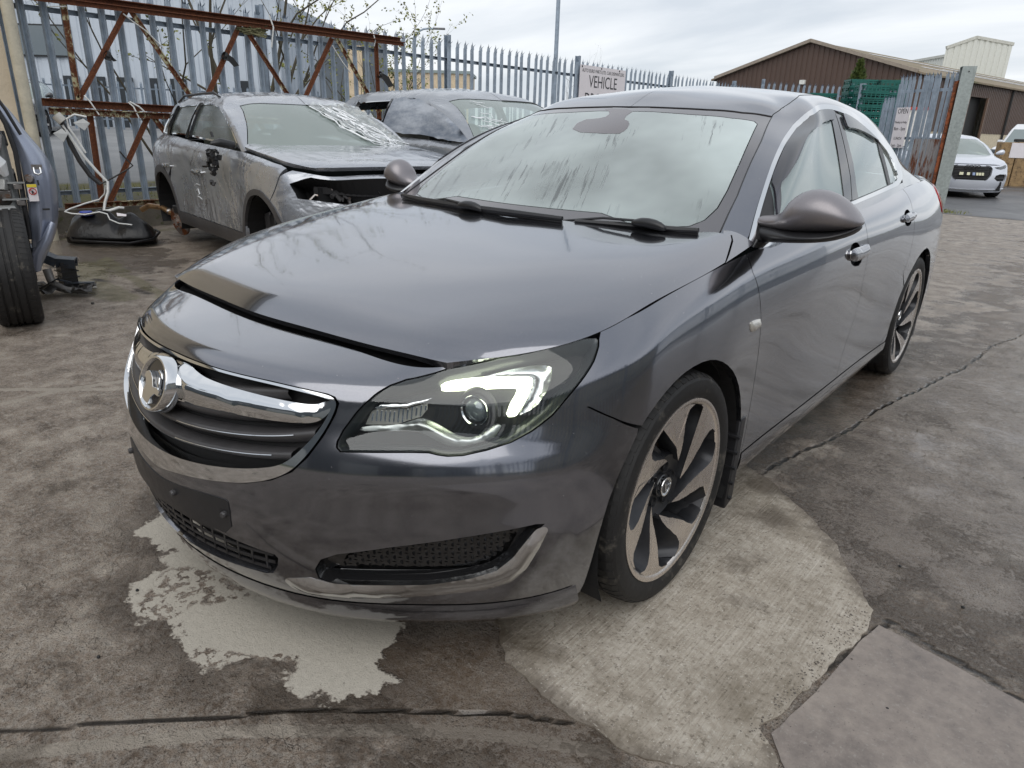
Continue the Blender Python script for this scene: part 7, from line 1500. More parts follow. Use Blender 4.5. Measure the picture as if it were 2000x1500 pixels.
def film2(car,G):
    P,F,bd=tri2d([(.63,.02),(.74,.30),(.86,.42),(1.02,.47),(1.38,.48),(1.42,.02)],(),.05,.04); r=random.Random(9)
    P=P*[-1,1]; X=on(G,P,.03)+np.array([[r.gauss(0,.004)]*3 for _ in P]); m=pbsdf('door film',(.30,.33,.38),.35,0,.3)[0]; t=NT(m); b=m.node_tree.nodes['Principled BSDF']; n=t.noise(3,6,.7,t.coord('Object',scale=(1,1,3))); t.L.new(t.mix(t.ramp(n,(.4,0),(.65,1)),(.17,.20,.25),(.42,.45,.50)),b.inputs['Base Color']); t.L.new(t.bump(t.noise(18,5,.7,t.coord('Object',scale=(1,1,.3))),.5,.01),b.inputs['Normal'])
    mesh_obj('plastic_film',X,[tuple(f)[::-1] for f in F],m,car,smooth=True)
    # crack lines and torn film at the near screen edge
    for k in range(26):
        u=-.50+r.uniform(0,.16); v=r.uniform(.05,.5); q0=[(u+t_*r.uniform(.05,.14),v+r.gauss(0,.02)*t_-.03*t_) for t_ in np.linspace(0,1,5)]; PP=on(G,np.clip(q0,[-.6,.03],[1,.55]),.006); mb=MB(); mb.tube([tuple(z) for z in PP],.003,4); mb.build('crack',FILM,car)
film2(s2,_g)
# ---- simple complete cars farther off, cut from the same kind of shell
def far_car(loc,rz,sc,paint,label,style='single_frame',name='parked_car'):
    B=Surf(BELT);BO=Surf(BON);G=Surf(GREEN); car=empty(name,loc,rz,label,'car'); car.scale=(sc[0],sc[1],sc[2]); Vt=B.V[-1]; KW=dict(grid=.07,bstep=.04)
    gr=[(0,.70),(.30,.70),(.40,.665),(.44,.60),(.40,.42),(.33,.30),(.28,.27),(0,.27)]; GRs=sym(gr)
    lamp=[(.50,.66),(.62,.72),(.80,.745),(.98,.76),(1.0,.70),(.90,.64),(.70,.60),(.56,.61)]
    intake=[(.55,.42),(.68,.46),(.95,.45),(.97,.36),(.93,.25),(.62,.25),(.52,.33)]
    af=circ_uv_main(0); ar=q('ARCHR'); arr=[p for p in ar]
    side=[(0,Vt),(B.U[-1],Vt),(B.U[-1],0),(4.60,0)]+arr[::-1]+[(3.78,0),(1.93,0)]+af[::-1]+[(1.07,0),(0,0)]+gr[::-1]
    body=both('body',B,side,paint,car,depth=.03,gap=0,holes=[lamp,intake],**KW)
    g_=panel('grille',B,inset(GRs,-.004).tolist(),BLKM,car,off=-.02,depth=0,gap=0,grid=.06); strip(B,gr[1:-1]+[],.010,.004,mat=BLKG,name='grille_frame',parent=g_); strip(B,flip(gr[1:-1]),.010,.004,mat=BLKG,name='grille_frame',parent=g_)
    for v in np.linspace(.33,.66,9): strip(B,[(-.36,v),(0,v),(.36,v)],.005,-.012,mat=GREYP,name='grille_slat',parent=g_)
    for k in range(4):
        c=on(B,[(-.114+.076*k,.615)],.012)[0]; mb=MB(); n=20; mb.tube([(c[0]+.048*math.cos(t),c[1],c[2]+.048*math.sin(t)) for t in [2*math.pi*i/n for i in range(n+1)]],.008,6,cap=False); mb.build('badge_ring',BLKs if style=='dark' else CHROME,g_)
    for f in (lambda p:p,flip):
        L=panel('headlight',B,f(lamp),LENS,car,off=0,depth=0,gap=.003,grid=.05); panel('lamp_housing',B,f(lamp),HOUS2,L,off=-.05,depth=0,gap=0); strip(B,f([(.58,.63),(.72,.63),(.90,.67),(.97,.72)]),.008,-.03,mat=REFL,name='lamp_strip',parent=L)
        I=panel('air_intake',B,f(intake),BLKM,car,off=-.04,depth=0,gap=0,grid=.06); strip(B,f([(.56,.34),(.95,.34)]),.008,-.01,mat=GREYP,name='intake_slat',parent=I)
    panel('front_splitter',B,sym([(0,.05),(1.04,.07),(1.04,.085),(0,.07)]),CHROME if style=='dark' else paint,car,off=.02,depth=.03,gap=0,grid=.05)
    pl=panel('number_plate',B,[(-.26,.40),(.26,.40),(.26,.50),(-.26,.50)],BLKM,car,off=.010,depth=.006,gap=0)
    if style=='dark':
        for a,b_,c_ in ((-.24,.075,0),(-.10,.055,0),(.005,.05,1),(.075,.045,0),(.13,.045,0),(.185,.05,0)):
            panel('plate_character',B,[(a,.408),(a+b_,.408),(a+b_,.492),(a,.492)],vary('plate blue',(.25,.32,.50),.4,bump=0) if c_ else vary('plate yellow white',(.66,.64,.45),.4,bump=0),pl,off=.016,depth=0,gap=0)
    else: panel('plate_face',B,[(-.25,.405),(.25,.405),(.25,.495),(-.25,.495)],SIGNW,pl,off=.014,depth=0,gap=0)
    Ue=BO.U[-1]; panel('bonnet',BO,sym([(0,0),(Ue,0),(Ue,BO.V[-1]-.02),(Ue-.03,BO.V[-1]),(0,BO.V[-1])]),paint,car,off=.004,depth=.02,gap=.002,grid=.08,bstep=.05)
    wst=q('WST');wsr=q('WSR');cho=[(a,max(b,.004)) for a,b in q('CHO')]; up=cho[:15]; ub=G.U[-1]; uR0=G.U[len(G.U)//2+10]+.02; Vc=G.V[-1]-.001; hz=wst[-1][1]
    body=[(0,hz)]+wst[::-1]+wsr[::-1][1:]+[(wsr[0][0]-.003,0),(up[0][0]-.012,0),(up[0][0]-.006,.02)]+up+[(up[-1][0]+.006,0),(uR0-.02,0),(uR0,.02),(uR0+.03,.6),(ub-.001,.72),(ub-.001,Vc),(0,Vc)]
    body=[p for i,p in enumerate(body) if i==0 or np.hypot(p[0]-body[i-1][0],p[1]-body[i-1][1])>.004]
    both('roof_shell',G,body,paint,car,depth=.02,gap=0,**KW)
    panel('windscreen',G,sym([(0,hz)]+wst[::-1]+wsr[::-1][1:]+[(wsr[0][0],.02),(0,.02)]),SUVG,car,off=-.003,depth=0,gap=.002,grid=.1,bstep=.05)
    both('side_glass',G,cho+[(.66,.004)],GS,car,off=-.004,depth=0,gap=0,grid=.1,bstep=.05); both('rear_screen',G,[(uR0+.004,.03),(uR0+.034,.60),(ub-.001,.71),(ub-.001,.03)],GS,car,off=-.003,depth=0,gap=0)
    for s in (1,-1):
        skinblob('door_mirror',[((s*x,y,z),(0,d,0),(0,0,h)) for x,y,z,d,h in ((.86,.6,1.03,.02,.02),(.93,.6,1.06,.05,.06),(1.0,.6,1.07,.06,.075),(1.05,.61,1.06,.03,.04))],paint,car,12,1)
    wd=FARWHEEL
    for x,y,s in ((.79,0,1),(.79,2.737,1),(-.79,0,-1),(-.79,2.737,-1)):
        w=copy_tree(wd,car); w.location=(x,y,.335); w.rotation_euler=(0,0,0 if s>0 else math.pi)
    mb=MB(); mb.box((0,1.4,.30),(1.45,4.2,.22)); mb.box((0,1.9,.5),(1.4,2.6,.3)); mb.build('underbody',BLKM,car)
    mb=MB(); mb.prism([(1.9,.5),(2.1,.5),(2.3,1.15),(2.15,1.2)],-.6,.6,'x'); mb.build('seats',SEAT,car); mb=MB(); mb.prism([(.5,.9),(.62,.98),(1.0,.95),(1.0,.7)],-.66,.66,'x'); mb.build('dashboard',DASH,car)
    return car
def circ_uv_main(_): 
    a=q('ARCHF'); return chaikin(a,1,False).tolist()
HOUS2=pbsdf('dim lamp housing',(.10,.11,.12),.2,0,.3)[0]
def simple_wheel():
    w=empty('wheel'); mb=MB(); mb.lathe([(.24,.10),(.30,.115),(.325,.10),(.335,.07),(.335,-.07),(.32,-.11),(.24,-.11)],n=40); mb.build('tyre',RUB,w,auto=40)
    mb=MB(); mb.lathe([(0,.05),(.06,.06),(.09,.03),(.23,.05),(.245,.10),(.24,.10)],n=40); mb.build('rim',RIMD,w,auto=30)
    for k in range(5):
        a=2*math.pi*k/5; mb=MB(); mb.bar((.075,.05*math.cos(a),.05*math.sin(a)),(.095,.235*math.cos(a),.235*math.sin(a)),.05,.02,up=(1,0,0)); mb.build('spoke',MACH,w)
    return w
FARWHEEL=simple_wheel()
WHITEP=carpaint('pale silver paint',(.60,.63,.70),rough=.35,metal=.35,dirt=.0)
BLACKP=carpaint('black paint',(.035,.037,.042),rough=.3,metal=.4,dirt=.05)
far_car((-1.40,18.75,0),R_(24),(1.0,1.0,.95),WHITEP,'pale silver saloon with black hexagonal grille facing the yard beyond the gate post','dark')
far_car((-20.5,4.6,.62),R_(62),(1.0,1.0,1.0),BLACKP,'black saloon across the road seen low between the fence pales','plain')
for ob in (FARWHEEL,): 
    for c_ in list(ob.children): bpy.data.objects.remove(c_)
    bpy.data.objects.remove(ob)
def van():
    t=empty('white_van',(-1.75,34.9,0),R_(-16),'white van at the right edge behind the wooden post','van'); WV=vary('white van paint',(.75,.76,.78),.3,bump=0,amt=.04)
    mb=MB(); mb.prism([(-.9,.35),(-.95,.75),(-.55,1.02),(.05,1.12),(.75,1.75),(1.1,1.95),(4.2,1.98),(4.25,.35)],-.95,.95,'x'); b=mb.build('body',WV,t); bevel(b,.09,3)
    mb=MB(); mb.prism([(.09,1.17),(.72,1.72),(.70,1.74),(.07,1.19)],-.80,.80,'x'); mb.build('windscreen',SUVG2,t)
    for s in (1,-1):
        mb=MB(); mb.prism([(.5,1.15),(.95,1.62),(1.5,1.66),(1.5,1.15)],s*.952,s*.960,'x'); mb.build('side_glass',BLKG,t); mb=MB(); mb.box((s*.70,-.80,.86),(.40,.30,.16),R_(0)); bevel(mb.build('headlight',HOUS2,t),.04); mb=MB(); mb.box((s*1.10,.45,1.18),(.22,.12,.26)); bevel(mb.build('door_mirror',WV,t),.04)
        for y in (0,3.2): mb=MB(); mb.lathe([(0,.06),(.2,.08),(.22,.10),(.31,.10),(.33,.06),(.33,-.08),(.2,-.1)],n=28,M=Matrix.Translation((s*.84,y,.33))@Matrix.Scale(s,4,(1,0,0))); mb.build('wheel',RUB,t,auto=35)
    mb=MB(); mb.box((0,-.94,.62),(1.2,.06,.20)); mb.build('grille',BLKs,t)
SUVG2=pbsdf('van screen',(.20,.24,.24),.08,0,1)[0]
van()
# dark car roof and bits glimpsed between the second car and the saloon roof
def car_behind():
    far_car((-4.3,9.3,.28),R_(85),(1,1,1.0),GREYD2,'dusty grey saloon mostly hidden behind the saloon roof, only its roof edge showing','plain')
# ---- wreck at the left edge
def left_wreck():
    BL=carpaint('blue grey paint',(.26,.29,.37),rough=.34,metal=.5,dirt=.12,dcol=(.35,.36,.38))
    t=empty('wrecked_car',(-3.70,-.09,0),0,'blue grey wreck missing its door and wing at the left edge','car')
    R0=Vector((.267,.964,0)); OUT=Vector((.964,-.267,0))
    def P(a,z,o=0): return R0*a+OUT*o+Vector((0,0,z))
    rows=[(1.50,-.20,-.165,.0),(1.34,-.105,-.047,.01),(1.25,-.068,.013,.02),(1.14,-.035,.058,.03),(1.04,-.017,.128,.045),(.94,-.012,.164,.055),(.84,-.012,.168,.06),(.70,-.020,.158,.06),(.56,-.032,.130,.05),(.46,-.040,.085,.04),(.33,-.052,.012,.02),(.28,-.055,-.017,.01)]
    V=[];m=12
    for z,a0,a2,b in rows:
        for j in range(m):
            f=j/(m-1); a=a0+(a2-a0)*f; o=b*math.sin(math.pi*min(1,f*.8+.1))-.09*f**5+(.016 if .22<f<.40 else 0)-(.014 if .52<f<.66 and .4<z<1.1 else 0)
            V.append(P(a,z,o))
    n=len(rows); F=[(i*m+j,i*m+j+1,(i+1)*m+j+1,(i+1)*m+j) for i in range(n-1) for j in range(m-1)]
    nV=len(V); V+=[v-OUT*.05 for v in V]; F+=[tuple(nV+k for k in f[::-1]) for f in F]+[(i*m+m-1,nV+i*m+m-1,nV+(i+1)*m+m-1,(i+1)*m+m-1) for i in range(n-1)]+[(i*m,(i+1)*m,nV+(i+1)*m,nV+i*m) for i in range(n-1)]
    o=mesh_obj('door_shut_panel',V,F,BL,t,smooth=True); md=o.modifiers.new('s','SUBSURF'); md.levels=md.render_levels=2
    mb=MB(); mb.tube([P(-.045,.30,.03),P(-.02,.40,.05),P(.05,.50,.05),P(.10,.60,.04)],[.030,.034,.030,.02],10); mb.build('sill',BL,t,auto=60)
    mb=MB(); mb.tube([P(-.17,1.50,.03),P(-.09,1.34,.035),P(-.045,1.20,.04),P(-.025,1.04,.045),P(-.03,.84,.045),P(-.045,.5,.04)],.014,8); mb.tube([P(-.13,1.50,.04),P(-.03,1.28,.05),P(.02,1.14,.05)],.010,8); mb.build('door_seal',BLK,t,auto=60)
    mb=MB(); mb.tube([P(-.34,1.45,-.04),P(-.17,1.30,-.03),P(-.10,1.12,-.02),P(-.085,.6,-.02),P(-.09,.35,-.02)],.035,8); mb.build('hinge_pillar',vary('bare grey metal',(.26,.27,.27),.5,.4),t,auto=60)
    def disc(a,z,r_,nm,mat,o=.09):
        q_=P(a,z,o); M=OUT.to_track_quat('X','Z').to_matrix().to_4x4(); M.translation=q_; mb=MB(); mb.lathe([(0,.012),(r_*.7,.012),(r_,.0),(r_,-.05)],n=20,M=M); return mb.build(nm,mat,t,auto=40)
    disc(.017,.88,.026,'door_stop',STEEL)
    mb=MB(); mb.tube([P(.052,.945,.08),P(.052,.915,.105),P(.069,.905,.11),P(.086,.915,.105),P(.086,.945,.08)],.006,8); so=mb.build('striker',CHROME,t,auto=60); mb=MB(); mb.bar(P(.040,.95,.08),P(.098,.95,.08),.03,.008,up=tuple(OUT)); mb.build('striker_plate',STEEL,so)
    def plate(a,z,w,h,o,mat,nm,par=t):
        c=P(a,z,o); mb=MB(); mb.add([c+R0*x*w/2+Vector((0,0,y*h/2))+OUT*d for d in(0,.004) for x,y in((-1,-1),(1,-1),(1,1),(-1,1))],[(3,2,1,0),(4,5,6,7),(0,1,5,4),(1,2,6,5),(2,3,7,6),(3,0,4,7)]); return mb.build(nm,mat,par)
    lb=plate(.022,.795,.052,.105,.088,SIGNW,'warning_label'); plate(.022,.838,.051,.018,.093,vary('label yellow',(.75,.60,.05),.5,bump=0),'label_strip',lb)
    c=P(.022,.803,.095); mb=MB(); mb.tube([c+R0*.019*math.cos(a)+Vector((0,0,.019*math.sin(a))) for a in [2*math.pi*k/20 for k in range(21)]],.0026,5,cap=False); mb.bar(c+R0*-.014+Vector((0,0,.014)),c+R0*.014-Vector((0,0,.014)),.005,.003); mb.build('prohibition_mark',vary('label red',(.55,.04,.03),.5,bump=0),lb)
    mb=MB(); mb.box(P(.020,.80,.094),(.012,.008,.018)); mb.build('label_pictogram',INK,lb)
    plate(.060,.855,.010,.032,.092,BLKs,'slot'); plate(.075,.69,.040,.012,.085,BLKs,'slot')
    for z in (.852,.752):
        mb=MB(); mb.bar(P(-.14,z,.03),P(-.005,z+.005,.075),.03,.010); ho=mb.build('door_hinge',vary('hinge steel',(.30,.31,.31),.45,.5),t); mb=MB(); mb.box(P(-.05,z-.02,.06),(.045,.02,.035),R_(75)); bevel(mb.build('hinge_bracket',STEEL,ho),.004)
    r=random.Random(3); BM=vary('bare metal',(.34,.34,.33),.45,.5)
    for k in range(26):
        a=r.uniform(-.42,-.10); z=r.uniform(.62,1.15); mb=MB(); c=P(a,z,r.uniform(-.06,.05)); mb.box(c,(r.uniform(.04,.14),r.uniform(.02,.05),r.uniform(.03,.12)),r.uniform(0,3),tilt=Matrix.Rotation(r.uniform(-.8,.8),4,'X')); bevel(mb.build('torn_inner_metal',r.choice([BM,GREYP,STEEL]),t),.005)
    mb=MB(); mb.tube([P(-.30,1.08,.06),P(-.19,1.03,.08),P(-.12,.96,.07),P(-.10,.90,.05)],[.05,.06,.045,.02],8); fo=mb.build('crumpled_foil',FILM,t,auto=20)
    mb=MB(); mb.tube([P(-.32,.60,.10),P(-.18,.68,.12),P(-.09,.70,.08)],[.03,.05,.02],8); mb.build('torn_wing_edge',BM,t,auto=20)
    mb=MB(); mb.box(P(-.35,.55,-.35),(.6,.5,.7),R_(75)); mb.build('footwell',BLKM,t)
    w=copy_tree(WHEEL,t); w.name='wheel'; w.location=Vector((-3.545,-.315,.355))-Vector((-3.70,-.09,0)); w.rotation_euler=(R_(30),0,R_(74.5)+math.pi); w.scale=(1.0,1.06,1.06)
    return t
left_wreck()

# ---------------- rusty roof trusses lying against the fence ----------------
TX=FX+.14
def truss():
    def Y(y,z,o=0): return Vector((TX+o,y,z))
    def trs(label,parts,y0):
        root=empty('steel_truss',(TX,y0,.25),0,label,'truss','rusty steel trusses against the fence'); off=Vector((TX,y0,.25))
        for nm,a,b,w,mat in parts:
            mb=MB(); a=Y(*a)-off;b=Y(*b)-off; d=(b-a).normalized(); u=Vector((1,0,0)).cross(d)
            # angle iron: two thin flanges
            mb.bar(a,b,.008,w,up=tuple(u)) ; mb.bar(a+Vector((w*.4,0,0))+u*w*.48,b+Vector((w*.4,0,0))+u*w*.48,w*.8,.008,up=tuple(u)); mb.build(nm,mat,root)
        return root
    trs('upper rusty steel truss with zigzag struts tied to the palisade fence',[
      ('top_chord',(.2,2.37),(6.16,2.42),.085,RUST2),('top_chord',(.2,2.33,.07),(6.16,2.375,.07),.05,RUST2),('bottom_chord',(1.20,1.37),(6.35,1.275),.075,RUST2),
      ('strut',(1.562,2.36),(1.545,1.40),.045,RUST),('strut',(2.19,2.35),(1.56,1.42),.045,RUST2),('strut',(2.22,2.34,.03),(2.86,1.38,.03),.042,RUST),('strut',(3.53,2.35),(2.92,1.38),.045,RUST2),('strut',(3.57,2.33,.03),(4.23,1.42,.03),.042,RUST),('strut',(4.90,2.34),(4.30,1.40),.045,RUST2),('strut',(4.96,2.33,.03),(5.66,1.40,.03),.042,RUST),('strut',(5.67,2.38),(5.68,1.28),.045,RUST2)],1.2)
    trs('lower rusty steel truss standing on the kerb wall',[
      ('top_chord',(1.23,1.285,.06),(6.35,1.20,.06),.065,RUST),('bottom_chord',(1.22,.31,.03),(5.2,.27,.03),.06,RUST),
      ('strut',(1.635,1.27),(1.61,.31),.05,RUST2),('strut',(2.26,1.26),(1.68,.31),.045,RUST2),('strut',(2.30,1.26,.03),(2.95,.31,.03),.045,RUST),('strut',(3.6,1.25),(3.0,.31),.045,RUST2),('strut',(3.65,1.25),(4.3,.31),.045,RUST),('strut',(5.0,1.22),(4.4,.31),.045,RUST2)],1.2)
    WT=vary('white cable',(.68,.68,.66),.5,bump=0)
    def cab(pts,r_,mat,label,nm='cable_tie'):
        mb=MB(); mb.tube([Y(*p_) for p_ in pts],r_,6); o=mb.build(nm,mat,None,auto=60); tag(o,label,'cable tie' if nm=='cable_tie' else 'strap'); return o
    cab([(1.60,1.45,.05),(1.63,1.40,.09),(1.70,1.26,.10)],.008,WT,'white tie around the truss chords left of the filler pipe')
    cab([(2.05,1.40,.05),(2.08,1.36,.09),(2.12,1.24,.10)],.008,WT,'white tie around the truss chords right of the filler pipe')
    cab([(2.06,1.41,.06),(2.14,1.36,.10),(2.20,1.30,.10)],.009,WT,'short white cable beside the right hand tie on the truss chord')
    cab([(1.42,2.28,.05),(1.50,2.29,.06),(1.57,2.30,.06)],.006,WT,'white tie at the top of the first upright strut')
    cab([(2.13,2.30,.06),(2.22,2.23,.07),(2.34,2.16,.07),(2.46,2.05,.07),(2.52,1.99,.07)],.007,WT,'white cord wound down the second strut of the truss')
    cab([(4.86,2.24,.07),(5.02,2.06,.05),(5.16,1.92,.05)],.008,WT,'white cord hanging from the truss near the fourth strut')
    cab([(3.92,2.50,.07),(3.94,2.36,.11),(3.91,2.13,.08)],.010,WT,'white tie hanging from the chord beside the tall fence post')
    cab([(5.60,2.48,.04),(5.61,2.38,.08),(5.60,2.30,.06)],.009,WT,'white tie near the right end of the top chord')
    def rag(y,z,label,s=1,seed=1):
        r=random.Random(seed); t=empty('strap',(TX+.05,y,z),0,label,'strap'); mb=MB(); mb.lathe([(.045,-.02),(.05,0),(.045,.02)],n=10,M=Matrix.Rotation(R_(60),4,'X')@Matrix.Rotation(R_(90),4,'Y')); mb.build('loop',BLKs,t)
        mb=MB(); mb.add([(0.02,-.03,0),(.03,.03,.02),(.03,.10*s,-.02),(.04,.16*s,-.10*s),(.02,.10*s,-.12*s)],[(0,1,2,4),(2,3,4)]); mb.add([(0.025,-.02,0),(.03,-.03,-.05),(.04,.02,-.06),(.03,.03,0)],[(0,1,2,3)]); mb.build('loose_end',BLKs,t)
    rag(1.90,1.87,'black rubber strap knotted round the first long strut',.5,1); rag(3.27,1.98,'black rubber strap knotted round the third strut',1.0,2); rag(5.70,1.93,'black strap hanging from the far upright of the truss',1.4,3)
    # moss and rope lump on the post
    r=random.Random(1); mb=MB()
    for k in range(60): a=r.uniform(0,6.3); mb.tube([(TX+.02+r.gauss(0,.02),3.55+r.uniform(-.10,.20),2.30+r.gauss(0,.025)),(TX+.04+r.gauss(0,.03),3.72+r.uniform(-.1,.2),2.29+r.gauss(0,.03))],.008,4)
    o=mb.build('dried_rope',vary('dried rope',(.20,.19,.10),.9)); tag(o,'faded frayed rope bound round the fence behind the truss','rope')
truss()
# ---------------- plastic fuel tank with filler pipe ----------------
def tank():
    TK=pbsdf('tank plastic',(.010,.010,.011),.30,0,0,.35)[0]; t_=NT(TK); bb=TK.node_tree.nodes['Principled BSDF']; t_.L.new(t_.bump(t_.noise(6,4,.6,t_.coord('Object')),.5,.03),bb.inputs['Normal'])
    root=empty('fuel_tank',(-6.28,1.32,0),R_(0),'black plastic car fuel tank with blue cap and white pipes lying on the wet ground','fuel tank')
    r0=Vector((math.cos(R_(62)),math.sin(R_(62)),0)); out=Vector((r0.y,-r0.x,0))
    def P(a,z,o=0): return r0*a+out*o+Vector((0,0,z))
    # shell: grid with lumps, tapering outline
    nA,nO=30,18; V=[]; 
    outl=[(-.42,.05,.30),(-.30,-.16,.34),(-.1,-.22,.36),(.1,-.22,.34),(.3,-.20,.30),(.42,-.10,.22)]
    def top(a,o):
        z=.30-.06*max(0,a)/.4-.10*max(0,o)/.3; z+=.045*math.exp(-((a+.02)/.12)**2-((o-.0)/.10)**2)+.035*math.exp(-((a-.22)/.10)**2-((o+.02)/.14)**2)-.05*math.exp(-((a-.10)/.05)**2)+.02*math.sin(a*22)*math.sin(o*17)
        return z
    for i in range(nA+1):
        a=-.40+.84*i/nA
        w=.26*(1-abs((a+.0)/.46)**4)**.5 if abs(a)<.46 else .05
        for j in range(nO+1):
            o=-w+2*w*j/nO+.12*(a/.4); e=1-abs(2*j/nO-1)**6; ea=1-abs((i/nA)*2-1)**8
            V.append(P(a,.10+(top(a,o-.12*(a/.4))-.10)*min(e,1)*ea,o))
    F=[(i*(nO+1)+j,(i+1)*(nO+1)+j,(i+1)*(nO+1)+j+1,i*(nO+1)+j+1) for i in range(nA) for j in range(nO)]
    nV=len(V); V2=[Vector((v.x,v.y,.10-(.08 if 2<(k%(nO+1))<nO-2 else .02))) for k,v in enumerate(V)]; V+=V2; F+=[tuple(nV+k for k in f[::-1]) for f in F]
    for i in range(nA): F+=[(i*(nO+1),nV+i*(nO+1),nV+(i+1)*(nO+1),(i+1)*(nO+1)),(i*(nO+1)+nO,(i+1)*(nO+1)+nO,nV+(i+1)*(nO+1)+nO,nV+i*(nO+1)+nO)]
    for j in range(nO): F+=[(j,j+1,nV+j+1,nV+j),(nA*(nO+1)+j,nV+nA*(nO+1)+j,nV+nA*(nO+1)+j+1,nA*(nO+1)+j+1)]
    o=mesh_obj('tank_shell',V,F,TK,root,smooth=True); bm=bmesh.new(); bm.from_mesh(o.data); bmesh.ops.recalc_face_normals(bm,faces=bm.faces); bm.to_mesh(o.data); bm.free()
    mb=MB(); mb.tube([P(-.40,.12,-.05),P(-.32,.07,.18),P(-.05,.06,.28),P(.2,.05,.34),P(.42,.08,.30),P(.47,.12,.10),P(.42,.12,-.08)],.014,6); mb.build('tank_flange',TK,root,auto=60)
    # pump cap
    M=Matrix.Translation(P(-.185,.325,.02))@Matrix.Rotation(-R_(90),4,'Y')@Matrix.Rotation(.0,4,'X'); mb=MB(); mb.lathe([(0,.012),(.055,.012),(.060,.0),(.060,-.03)],n=30,M=M); mb.build('pump_cap',pbsdf('blue cap',(.01,.045,.38),.35,0,.2)[0],root,auto=35)
    mb=MB(); mb.lathe([(.060,.002),(.072,.002),(.074,-.02)],n=30,M=M); mb.build('cap_ring',STEEL,root,auto=35)
    WP=vary('white pipe',(.62,.63,.62),.4,bump=0)
    mb=MB(); mb.tube([P(-.36,.34,.06),P(-.34,.35,-.06),P(-.20,.40,-.10),P(-.06,.44,-.10),P(.0,.50,-.08),P(.02,.58,-.06)],.009,7); mb.tube([P(-.36,.34,.06),P(-.30,.325,.10),P(-.18,.315,.12),P(-.05,.34,.12),P(.02,.32,.14),P(.04,.27,.18),P(.12,.235,.22),P(.24,.22,.24)],.007,7); mb.build('breather_pipe',WP,root,auto=60)
    mb=MB(); mb.tube([P(.16,.36,.0),P(.12,.37,.03),P(.04,.345,.05),P(-.02,.345,.02),P(.0,.42,.0),P(.04,.52,-.02),P(.05,.62,-.04),P(-.03,.72,-.05),P(-.12,.86,-.05),P(-.20,1.02,-.05),P(-.26,1.16,-.05)],.015,8); mb.build('filler_pipe',WP,root,auto=60)
    mb=MB(); mb.tube([P(-.02,.60,-.05),P(-.10,.68,-.06),P(-.17,.82,-.06),P(-.225,.98,-.06),P(-.245,1.12,-.06),P(-.27,1.20,-.06)],.024,8); mb.build('filler_hose',BLK,root,auto=60)
    mb=MB(); mb.tube([P(-.10,.90,-.03),P(-.15,1.02,-.03),P(-.21,1.14,-.03),P(-.21,1.22,-.03),P(-.14,1.26,-.03),P(-.04,1.24,-.03)],.010,7); mb.build('vent_pipe',WP,root,auto=60)
    mb=MB(); c=P(-.29,1.22,-.04); mb.tube([P(-.25,1.19,-.04),P(-.30,1.25,-.04)],.045,12); nk=mb.build('filler_neck',vary('neck plastic',(.42,.41,.38),.5,bump=0),root,auto=40)
    for a,z,w,h in ((-.27,1.08,.08,.08),(-.07,1.18,.09,.07)):
        mb=MB(); mb.add([P(a-w,z,-.02),P(a,z-h,.0),P(a+w*.6,z,-.01),P(a,z+h*.6,-.03)],[(0,1,2,3)]); o=mb.build('mounting_bracket',vary('grey bracket',(.30,.31,.31),.45,.4,bump=0),root)
        md=o.modifiers.new('s','SOLIDIFY'); md.thickness=.01
    mb=MB(); mb.add([P(.10,.315,.10),P(.19,.30,.12),P(.19,.285,.16),P(.11,.29,.16)],[(0,1,2,3)]); o=mb.build('part_label',SIGNW,root); o.location.z=.012
    mb=MB(); mb.tube([P(-.02,.60,-.02),P(.10,.66,-.05),P(.24,.74,-.05),P(.30,.78,-.05),P(.24,.86,-.05),P(.20,.92,-.05)],.008,5); o=mb.build('sensor_cable',BLKs,root,auto=60)
tank()
